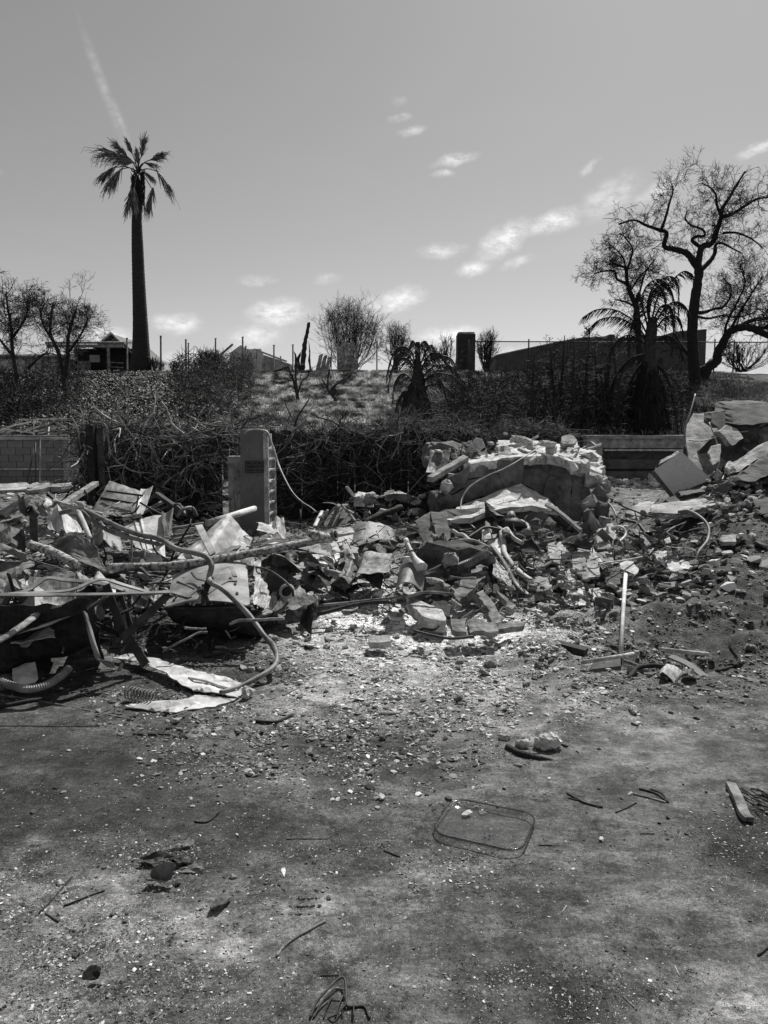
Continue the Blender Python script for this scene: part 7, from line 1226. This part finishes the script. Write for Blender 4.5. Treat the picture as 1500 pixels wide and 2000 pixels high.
for i, (px, py, w, lab) in enumerate([(1068, 1465, 60, 'largest fluffy pale lump behind the charred stick'), (1018, 1458, 34, 'middle fluffy lump behind the charred stick'), (985, 1448, 26, 'small fluffy lump left of the charred stick')]):
    q = G(px, py); s = w / FPX * q.y; M('crusty_lump', xf(chunk((s, s * .7, s * .6), 500 + i, 20, 3, .16, .3), q + Vector((0, 0, s * .2))), 'conc_lt' if i else 'conc_lt', label=lab, cat='lump')
CH('crusty_lump', 'dark underside half of the largest fluffy lump', 1075, 1474, G(1075, 1474).y + .03, (.15, .1, .05), 'conc_dk', 510, cat='lump', rough=.12)
TB('charred_stick', 'thick charred stick lying in front of the fluffy lumps', [gp(990, 1458, .02), gp(1020, 1473, .03), gp(1060, 1482, .02), gp(1104, 1493, .01)], [.014, .016, .013, .006], 'char', 'stick', wob=.35, n=9)
# palm litter at the right edge
t = T('palm_boot', 'dry split palm stalk lying at the right edge', 'palm stalk', G(1455, 1585)); M('stalk', strip([G(1426, 1548, .02), G(1440, 1575, .02), G(1452, 1600, .02), G(1462, 1616, .015)], .042, .02, (.1, 0, 1), 6), 'wood', t); M('dark_edge', strip([G(1420, 1548, .016), G(1434, 1577, .016), G(1457, 1614, .01)], .014, .022, (.1, 0, 1), 6), 'char', t)
for i in range(26):
    a = rnd.uniform(1438, 1500); b = rnd.uniform(1548, 1590); ang = R(rnd.uniform(10, 60)); L_ = rnd.uniform(30, 60); p0 = G(a, b, .012 + rnd.uniform(0, .015)); p1 = G(min(1540, a + math.cos(ang) * L_), b + math.sin(ang) * L_ * .7, .006)
    M('palm_fibre', tube([p0, (p0 + p1) / 2 + Vector((rnd.uniform(-.01, .01), 0, .006)), p1], .0035, 5, .0012, sm=3), rnd.choice(['wood', 'char', 'metal_lt', 'bark2']), smooth=True, label='dry split palm fibre beside the palm stalk at the right edge', cat='palm fibre', group='palm fibres at the right edge')
def gs(name, label, pts, r, mat, cat='stick', r1=None, wob=.2, lift=None): return M(name, tube([G(a, b, r * .8 if lift is None else lift) for a, b in pts], r, 6, r if r1 is None else r1, sm=6, wob=wob), mat, None, True, label, cat)
for pts, r, m_, lab in [([(1107, 1557), (1140, 1570), (1177, 1587)], .0045, 'char', 'dark double stick on the smooth ground above the glass dish'), ([(1110, 1560), (1145, 1575), (1170, 1586)], .003, 'char', 'thinner stick lying against the dark double stick'), ([(1248, 1546), (1280, 1558), (1305, 1570)], .0045, 'char', 'upper dark leaf stalk of the pair right of the white flake'), ([(1236, 1560), (1270, 1565), (1300, 1572)], .004, 'wood', 'lower leaf stalk of the pair right of the white flake'), ([(1270, 1548), (1292, 1558), (1306, 1570)], .003, 'char', 'thin stalk crossing the pair of leaf stalks'), ([(1202, 1592), (1225, 1585), (1243, 1577)], .003, 'char', 'thin dark twig below the white flake'),
                       ([(1052, 1652), (1078, 1653)], .0025, 'char', 'tiny straight twig right of the glass dish'), ([(1250, 1637), (1278, 1638)], .002, 'char', 'tiny straight twig on the smooth right ground'), ([(750, 1673), (781, 1677)], .0028, 'char', 'short straight nail like twig in the centre foreground'), ([(1106, 1782), (1096, 1800)], .0022, 'metal_lt', 'small pale nail right of centre foreground'), ([(1500, 1858), (1480, 1873)], .0035, 'metal_dk', 'dark bolt at the right edge of the foreground'), ([(1461, 1800), (1468, 1810)], .002, 'metal_dk', 'small dark nail near the right edge'),
                       ([(541, 1887), (553, 1865), (575, 1842), (605, 1825), (636, 1810)], .0045, 'wood', 'curved twig in the centre foreground'), ([(77, 1795), (105, 1765), (142, 1726)], .003, 'char', 'straight dark twig at the left foreground'), ([(125, 1780), (165, 1762), (205, 1742)], .003, 'char', 'frayed twig right of the straight left twig'), ([(560, 1650), (600, 1648), (640, 1640)], .0018, 'char', 'hair thin curved wire left of the glass dish'), ([(380, 1610), (405, 1607), (430, 1596)], .004, 'char', 'short black stick left of centre'), ([(90, 1790), (115, 1807)], .003, 'char', 'short dark twig beside the pale stone at lower left'),
                       ([(626, 1921), (662, 1924)], .002, 'char', 'tiny twig above the wire basket'), ([(1317, 1905), (1326, 1922)], .0018, 'metal_lt', 'thin pale nail in the right foreground'), ([(1215, 1958), (1238, 1978)], .0022, 'wood', 'small splinter at the bottom right of centre'), ([(500, 1415), (540, 1413), (572, 1402)], .009, 'char', 'curled dark strip on the gravel right of the bright strips'), ([(735, 1398), (782, 1399)], .007, 'conc_lt', 'short pale stick on the gravel, centre'), ([(415, 1278), (485, 1276)], .010, 'wood', 'grey stick lying below the appliance door'), ([(260, 1440), (300, 1436), (330, 1440)], .005, 'char', 'thin dark stick on the dark ground at left')]:
    gs('twig' if r < .006 else 'stick', lab, pts, r, m_)
gs('ground_stick', 'long dark beam end lying at the left edge below the cable', [(-30, 1392), (40, 1378), (100, 1368)], .012, 'char')
SL('bark_slab', 'flat layered grey board below the lower bright strip', [gp(362, 1437, .01), gp(380, 1424, .01), gp(440, 1424, .01), gp(448, 1440, .01), gp(400, 1444, .01)], (0, 0, -.03), 'wood', 'board', 5, .012, .01, .03)
SL('plaster_sheet', 'flat grey flake of cement skin below the layered board', [gp(290, 1465, .01), gp(315, 1455, .01), gp(350, 1468, .01), gp(335, 1482, .01)], (0, 0, -.015), 'conc_dk', 'cement flake', 6, .008, .006, .03)
SL('plaster_sheet', 'long dark wavy flake left of centre below the gravel', [gp(475, 1512, .01), gp(500, 1508, .01), gp(545, 1516, .01), gp(520, 1524, .01)], (0, 0, -.015), 'conc_dk', 'cement flake', 7, .008, .006, .03)
SL('wood_scrap', 'grooved dark wood scrap at the bottom left', [gp(250, 1950, .01), gp(262, 1945, .01), gp(305, 1978, .01), gp(296, 1988, .01)], (0, 0, -.015), 'char', 'wood scrap', 8, .003, .002, .03)
SL('wood_scrap', 'flat board end along the bottom edge at left', [gp(130, 1985, .01), gp(215, 1990, .01), gp(212, 2002, .01), gp(120, 2003, .01)], (0, 0, -.018), 'conc_dk', 'wood scrap', 9, .004, .003, .03)
SL('white_leaf', 'narrow white dry leaf left of centre in the foreground', [gp(553, 1678, .006), gp(558, 1700, .006), gp(555, 1712, .006), gp(549, 1700, .006)], (0, 0, -.004), 'metal_wh', 'leaf', 10, .001, .001, .03)
for i, (px, py) in enumerate([(338, 1672), (352, 1698), (372, 1702), (290, 1686), (318, 1735), (300, 1692)]): q = G(px, py, .015); s = .05; M('dark_scrap', sheet([q + Vector((-s, -s * .4, 0)), q + Vector((s, -s * .5, 0)), q + Vector((s * .8, s * .5, .01)), q + Vector((-s * .7, s * .4, .012))], 8, 6, .012, 600 + i, .003, edge=.15), 'metal_dk' if i % 2 else 'metal_md', None, False, ['upper', 'middle', 'right', 'leftmost', 'lowest', 'lower left'][i] + ' dark curled scrap in the left foreground litter', 'scrap', 'curled scraps in the left foreground')
for i in range(46):
    u = rnd.gauss(0, 1); v = rnd.gauss(0, 1); stone(598 + u * 22, 1775 - u * 4 + v * 7, rnd.uniform(5, 12), rnd.choice(['conc', 'conc_lt', 'conc']), 'crumb in the small grey crumb pile left of centre', 'crumb pile in the foreground', name='crumb', cat='crumb')
stones(70, 760, 1330, 300, 110, 8, 20, ['conc', 'conc_lt', 'stone', 'stone'], 'loose grey stone on the pale gravel in the middle ground', 'loose stones on the middle gravel')
stones(60, 760, 1230, 280, 45, 9, 26, ['conc_lt', 'conc', 'conc_lt'], 'pale broken lump in the bright ash below the piles', 'lumps in the bright ash', 'plaster_lump', 'plaster lump')
stones(40, 640, 1470, 220, 60, 7, 16, ['conc_dk', 'stone', 'conc_lt'], 'small stone in the dark gravel band', 'stones in the dark gravel band')
stones(34, 140, 1850, 150, 120, 8, 18, ['conc', 'conc_dk', 'stone'], 'small stone on the gritty ground at lower left', 'stones at lower left')
stones(40, 1080, 1250, 90, 60, 9, 22, ['conc_dk', 'conc', 'conc_dk'], 'dark lump in the black gravel left of the leaning pale pole', 'lumps in the black gravel', 'clod', 'clod')
stones(40, 1330, 1310, 130, 45, 8, 18, ['conc_dk', 'conc', 'stone'], 'small stone around the poles and duct at right', 'stones around the right poles')
stones(26, 600, 1030, 90, 16, 8, 20, ['conc', 'conc_lt', 'conc_dk'], 'small lump on the ground between the pillar and the fan of sticks', 'lumps right of the pillar', 'plaster_lump', 'plaster lump')
stones(20, 440, 1700, 180, 60, 6, 12, ['conc', 'conc_lt', 'conc_dk'], 'small pebble on the ground left of centre', 'pebbles left of centre', 'pebble', 'pebble')
stones(18, 1200, 1600, 250, 100, 4, 9, ['char', 'conc_dk', 'conc_lt'], 'tiny pebble on the smooth concrete at right', 'tiny pebbles on the smooth concrete', 'pebble', 'pebble')
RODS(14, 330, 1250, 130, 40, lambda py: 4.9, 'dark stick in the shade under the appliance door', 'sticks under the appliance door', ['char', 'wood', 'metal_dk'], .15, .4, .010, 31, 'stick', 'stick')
# glass dish
def dish():
    c = [G(*p) for p in ((868, 1610), (900, 1580), (1025, 1612), (1020, 1640), (1000, 1660), (866, 1632))]
    cx, cy = 947, 1620; o = G(cx, cy); ax = (G(1020, 1632) - G(875, 1600)); ax.z = 0; L_ = ax.length; ux = ax.normalized(); uy = Vector((-ux.y, ux.x, 0)); hx = L_ * .56; hy = (G(947, 1588) - G(947, 1655)).length * .5
    def rr(sx, sy, z, rad, n=8):
        out = []
        for (qx, qy, a0) in ((1, 1, 0), (-1, 1, 90), (-1, -1, 180), (1, -1, 270)):
            for k in range(n + 1): a = R(a0 + 90 * k / n); out.append(o + ux * (qx * (sx - rad) + rad * math.cos(a)) + uy * (qy * (sy - rad) + rad * math.sin(a)) + Vector((0, 0, z)))
        return out
    prof = [(0.60, .0), (.97, .0), (1.0, .003), (1.012, .014), (1.05, .017), (1.056, .020), (1.04, .021), (1.0, .018), (.985, .006), (.96, .0045), (.60, .0045)]
    rings = [rr(hx * (1 - (1 - s) * hy / hx) if s > .7 else hx * s, hy * s, z + .003, .062 * s if s > .7 else .05) for s, z in prof]; n = len(rings[0]); V = [list(p) for r_ in rings for p in r_]
    F = [[k * n + i, k * n + (i + 1) % n, (k + 1) * n + (i + 1) % n, (k + 1) * n + i] for k in range(len(rings) - 1) for i in range(n)] + [list(range(n))[::-1], [(len(rings) - 1) * n + i for i in range(n)]]
    t = T('glass_dish', 'clear rectangular glass dish with rounded corners lying on the ground, centre right', 'glass dish', o); M('dish', (np.array(V), F), 'glass', t, True)
    M('rim_edge', tube(rr(hx * 1.045, hy * 1.055, .021, .066) + [rr(hx * 1.045, hy * 1.055, .021, .066)[0]], .0034, 6, caps=False), 'glass_edge', t, True); M('inner_ridge', tube([p for p in rr(hx * .86, hy * .80, .010, .025)] + [rr(hx * .86, hy * .80, .010, .025)[0]], .0022, 6, caps=False), 'glass', t, True)
    for i in range(16): q = o + ux * rnd.uniform(-.1, .9) * hx * .8 + uy * rnd.uniform(-.7, .1) * hy + Vector((0, 0, .0095)); q and stone(0, 0, rnd.uniform(2, 5), rnd.choice(['conc_dk', 'char', 'conc_lt']), 'grain of grit inside the glass dish', 'grit in the glass dish', pt=q, name='grit', cat='grit')
    stone(0, 0, 26, 'metal_wh', 'white ash blot inside the left end of the glass dish', pt=o - ux * hx * .55 + uy * hy * .45 + Vector((0, 0, .004)), k=5, name='ash_blot', cat='ash')
dish()
# wire basket
t = T('wire_rack', 'bent wire frame fanning out at the bottom edge, centre', 'wire frame', G(650, 1990))
def gw(nm, pts, r): M(nm, tube([G(a, b, r + l) for a, b, l in pts], r, 6, sm=6), 'metal_dk', t, True)
gw('outer_wire', [(606, 2006, 0), (618, 1980, .01), (640, 1955, .02), (662, 1943, .02), (673, 1942, .02), (676, 1955, .015), (677, 1980, .005), (690, 1985, 0), (712, 1984, 0), (722, 1992, 0)], .0038)
gw('inner_wire', [(612, 2006, 0), (628, 1978, .01), (652, 1952, .02), (673, 1950, .02)], .0028)
for a, b in (((632, 2002), (652, 1960)), ((655, 2002), (672, 1962)), ((668, 2002), (675, 1975)), ((640, 2004), (676, 1980)), ((690, 2004), (691, 1986))): gw('rib_wire', [(a[0], a[1], 0), ((a[0] + b[0]) / 2, (a[1] + b[1]) / 2, .012), (b[0], b[1], .01)], .002)

# thin shards and splinters packed between the larger pieces
SHP = [slab([(-.5, -.3, 0), (.1, -.42, 0), (.5, -.1, 0), (.35, .3, 0), (-.1, .42, 0), (-.45, .2, 0)], (0, 0, -.10), 900, .03, .03, .2), slab([(-.5, -.1, 0), (.4, -.3, 0), (.5, .1, 0), (-.2, .3, 0)], (0, 0, -.07), 901, .03, .02, .2), slab([(-.4, -.4, 0), (.4, -.35, 0), (.1, .5, 0)], (0, 0, -.12), 902, .03, .02, .2), slab([(-.5, -.12, 0), (.5, -.09, 0), (.48, .1, 0), (-.46, .13, 0)], (0, 0, -.09), 903, .015, .015, .2)]
SHM = {}
def shards(n, reg, Yf, w0, w1, mats, label, group, seed, tilt=.7, name='shard', kinds=(0, 1, 2, 3), cat='shard'):
    r = random.Random(seed); i = 0
    while i < n:
        px = r.uniform(reg[0], reg[1]); py = r.uniform(reg[2], reg[3])
        if ((px - (reg[0] + reg[1]) / 2) / (reg[1] - reg[0]) * 2) ** 2 + ((py - (reg[2] + reg[3]) / 2) / (reg[3] - reg[2]) * 2) ** 2 > 1: continue
        k = r.choice(kinds); m = r.choice(mats); key = (k, m, name)
        if key not in SHM: SHM[key] = mesh_of(name, SHP[k][0], SHP[k][1], m)
        p = P(px, py, Yf(px, py)) if Yf else G(px, py, .02); s = (w0 + (w1 - w0) * r.random() ** 2) / FPX * p.y; o = bpy.data.objects.new(name, SHM[key]); C.objects.link(o); o.location = p; o.scale = (s, s * r.uniform(.6, 1.1), s * r.uniform(.6, 1.4)); o.rotation_euler = (r.gauss(0, tilt), r.gauss(0, tilt), r.uniform(0, 6.28)); props(o, (DW[m] + ' ' + KS[k] + ' ' + re.sub('^(thin|flat) (broken|pale|torn)? ?', '', label)), cat, group); i += 1
YC = lambda px, py: 7.45 - (py - 1040) * .0105
shards(54, (1000, 1360, 1030, 1190), YC, 14, 46, ['conc', 'conc_lt', 'conc_lt', 'conc_dk'], 'thin broken tile shard in the rubble right of the pale curved pipe', 'tile shards right of the curved pipe', 1)
shards(36, (790, 1010, 1010, 1200), lambda px, py: 7.3 - (py - 1040) * .0105, 14, 44, ['conc', 'wood', 'conc_dk', 'metal_md', 'conc_lt'], 'thin broken shard among the planks of the central pile', 'shards among the planks', 2)
shards(26, (840, 980, 862, 935), lambda px, py: 9.3, 12, 36, ['conc', 'conc_lt', 'conc_lt', 'conc_dk'], 'thin broken shard on the shoulder left of the huge slab', 'shards left of the huge slab', 3)
shards(26, (975, 1190, 850, 905), lambda px, py: 9.5 - (py - 880) * .01, 12, 40, ['conc_lt', 'conc', 'conc_lt'], 'flat crust shard lying on top of the huge slab', 'crust shards on the huge slab', 4, .3)
shards(38, (600, 830, 960, 1110), lambda px, py: 8.4 - (py - 1000) * .016, 14, 42, ['conc', 'conc_lt', 'wood', 'metal_md', 'conc_dk'], 'thin shard on the low ridge between the pillar and the huge slab', 'shards on the low ridge', 5)
shards(34, (1400, 1520, 850, 1010), lambda px, py: 9.7 - (py - 900) * .012, 14, 46, ['conc', 'conc_dk', 'conc', 'conc_lt'], 'thin shard among the slabs of the right mound', 'shards in the right mound', 6)
shards(44, (-10, 340, 960, 1230), lambda px, py: max(4.6, 5.0 + (1250 - py) / 290 * 3.0), 16, 60, ['metal_md', 'metal_dk', 'metal_lt', 'wood', 'conc'], 'flat torn fragment packed into the left scrap heap', 'fragments in the left heap', 7, .8)
shards(24, (1180, 1420, 1000, 1110), lambda px, py: 7.7 - (py - 1040) * .014, 12, 36, ['conc', 'conc_lt', 'conc_dk'], 'broken shard around the foot of the big wire arc', 'shards by the big wire arc', 8)
shards(50, (560, 1010, 1185, 1290), None, 10, 34, ['conc_lt', 'conc_lt', 'conc', 'conc_crl'], 'flat pale flake lying in the bright ash', 'flakes in the bright ash', 9, .25, name='flake', cat='flake')  # shard plates again, laid on the ground under a second name
shards(40, (120, 520, 1240, 1420), None, 10, 28, ['conc_dk', 'conc', 'char', 'conc_lt'], 'flat flake on the dark litter around the bright strips', 'flakes around the bright strips', 10, .25, name='flake', cat='flake')
shards(30, (1020, 1420, 1260, 1370), None, 10, 26, ['conc_dk', 'conc', 'conc_lt'], 'flat flake on the dark gravel around the right poles', 'flakes around the right poles', 11, .3, name='flake', cat='flake')
def splinters():
    r = random.Random(44); B = Batch(4, 4)
    regs = [(-20, 540, 980, 1270, lambda px, py: max(4.6, 4.95 + (1250 - py) / 280 * 3.0), 700), (560, 860, 980, 1190, lambda px, py: 8.0 - (py - 1000) * .012, 260), (830, 1200, 1010, 1210, lambda px, py: 7.3 - (py - 1040) * .0105, 380), (1150, 1400, 1000, 1130, lambda px, py: 7.7 - (py - 1040) * .012, 180), (1390, 1500, 930, 1010, lambda px, py: 9.5 - (py - 900) * .012, 130), (840, 980, 870, 940, lambda px, py: 9.35, 60)]
    for x0, x1, y0, y1, Yf, n in regs:
        for i in range(n):
            u, v = r.uniform(-1, 1), r.uniform(-1, 1)
            if u * u + v * v > 1: continue
            px = (x0 + x1) / 2 + u * (x1 - x0) / 2; py = (y0 + y1) / 2 + v * (y1 - y0) / 2; Y = Yf(px, py) + r.uniform(-.05, .3); p, _ = wander(P(px, py, Y), (r.gauss(0, 1), r.gauss(0, .6), r.gauss(0, .4)), r.uniform(.04, .22) * Y / 7, 3, .22, r); B.add(p, r.uniform(.003, .009), r.uniform(.002, .006), r.choice((.15, .4, 1, 2.2, 3.6)))
    VF, tn = B.vf(); M('splinters', VF, 'vine', kind='stuff', tone=tn, label='small splinters and wire ends filling the debris piles', cat='debris', org=(0, 0, 0))
splinters()

# large torn sheets that fill the left heap
for i, (cs, m_, lab) in enumerate([([(-40, 1082, 5.9), (52, 1086, 5.8), (44, 1046, 6.3), (-40, 1040, 6.4)], 'metal_md', 'broad buckled sheet at the left edge beside the flanged pipe'), ([(182, 1042, 6.6), (238, 1052, 6.5), (232, 1012, 7.1), (178, 1010, 7.1)], 'metal_md', 'folded sheet between the conduit knot and the pale bent sheet'), ([(96, 1036, 6.7), (160, 1040, 6.6), (150, 1008, 7.2), (92, 1006, 7.2)], 'metal_lt', 'pale buckled sheet under the conduit knot'),
    ([(420, 1108, 6.15), (500, 1098, 6.25), (496, 1074, 6.7), (428, 1080, 6.6)], 'metal_md', 'buckled sheet behind the long pipe above the appliance door'), ([(232, 1142, 5.6), (322, 1148, 5.5), (318, 1112, 6.0), (238, 1110, 6.0)], 'metal_dk', 'dark buckled sheet under the long pipe left of the appliance door'), ([(150, 1150, 5.45), (226, 1158, 5.4), (228, 1118, 5.9), (160, 1110, 5.9)], 'metal_lt', 'light torn sheet beside the left end of the long pipe'),
    ([(-30, 1140, 5.0), (60, 1150, 4.95), (70, 1112, 5.4), (-30, 1108, 5.4)], 'metal_md', 'dented sheet above the far rail at the left edge'), ([(262, 1200, 5.3), (322, 1206, 5.2), (320, 1176, 5.5), (268, 1172, 5.5)], 'conc', 'grey plate wedged under the left side of the appliance door'), ([(505, 1060, 7.0), (560, 1052, 7.1), (556, 1034, 7.5), (508, 1040, 7.4)], 'metal_lt', 'pale sheet at the pillar foot'), ([(20, 1200, 4.85), (84, 1206, 4.8), (88, 1172, 5.1), (26, 1170, 5.1)], 'metal_lt', 'light sheet behind the frame bars at lower left')]):
    M('torn_sheet', sheet(Q(*cs), 16, 12, .035 if i % 2 else .05, 700 + i, .004, edge=.10, folds=[('u', .3 + .05 * i, .05, .15)]), m_, label=lab, cat='sheet metal')
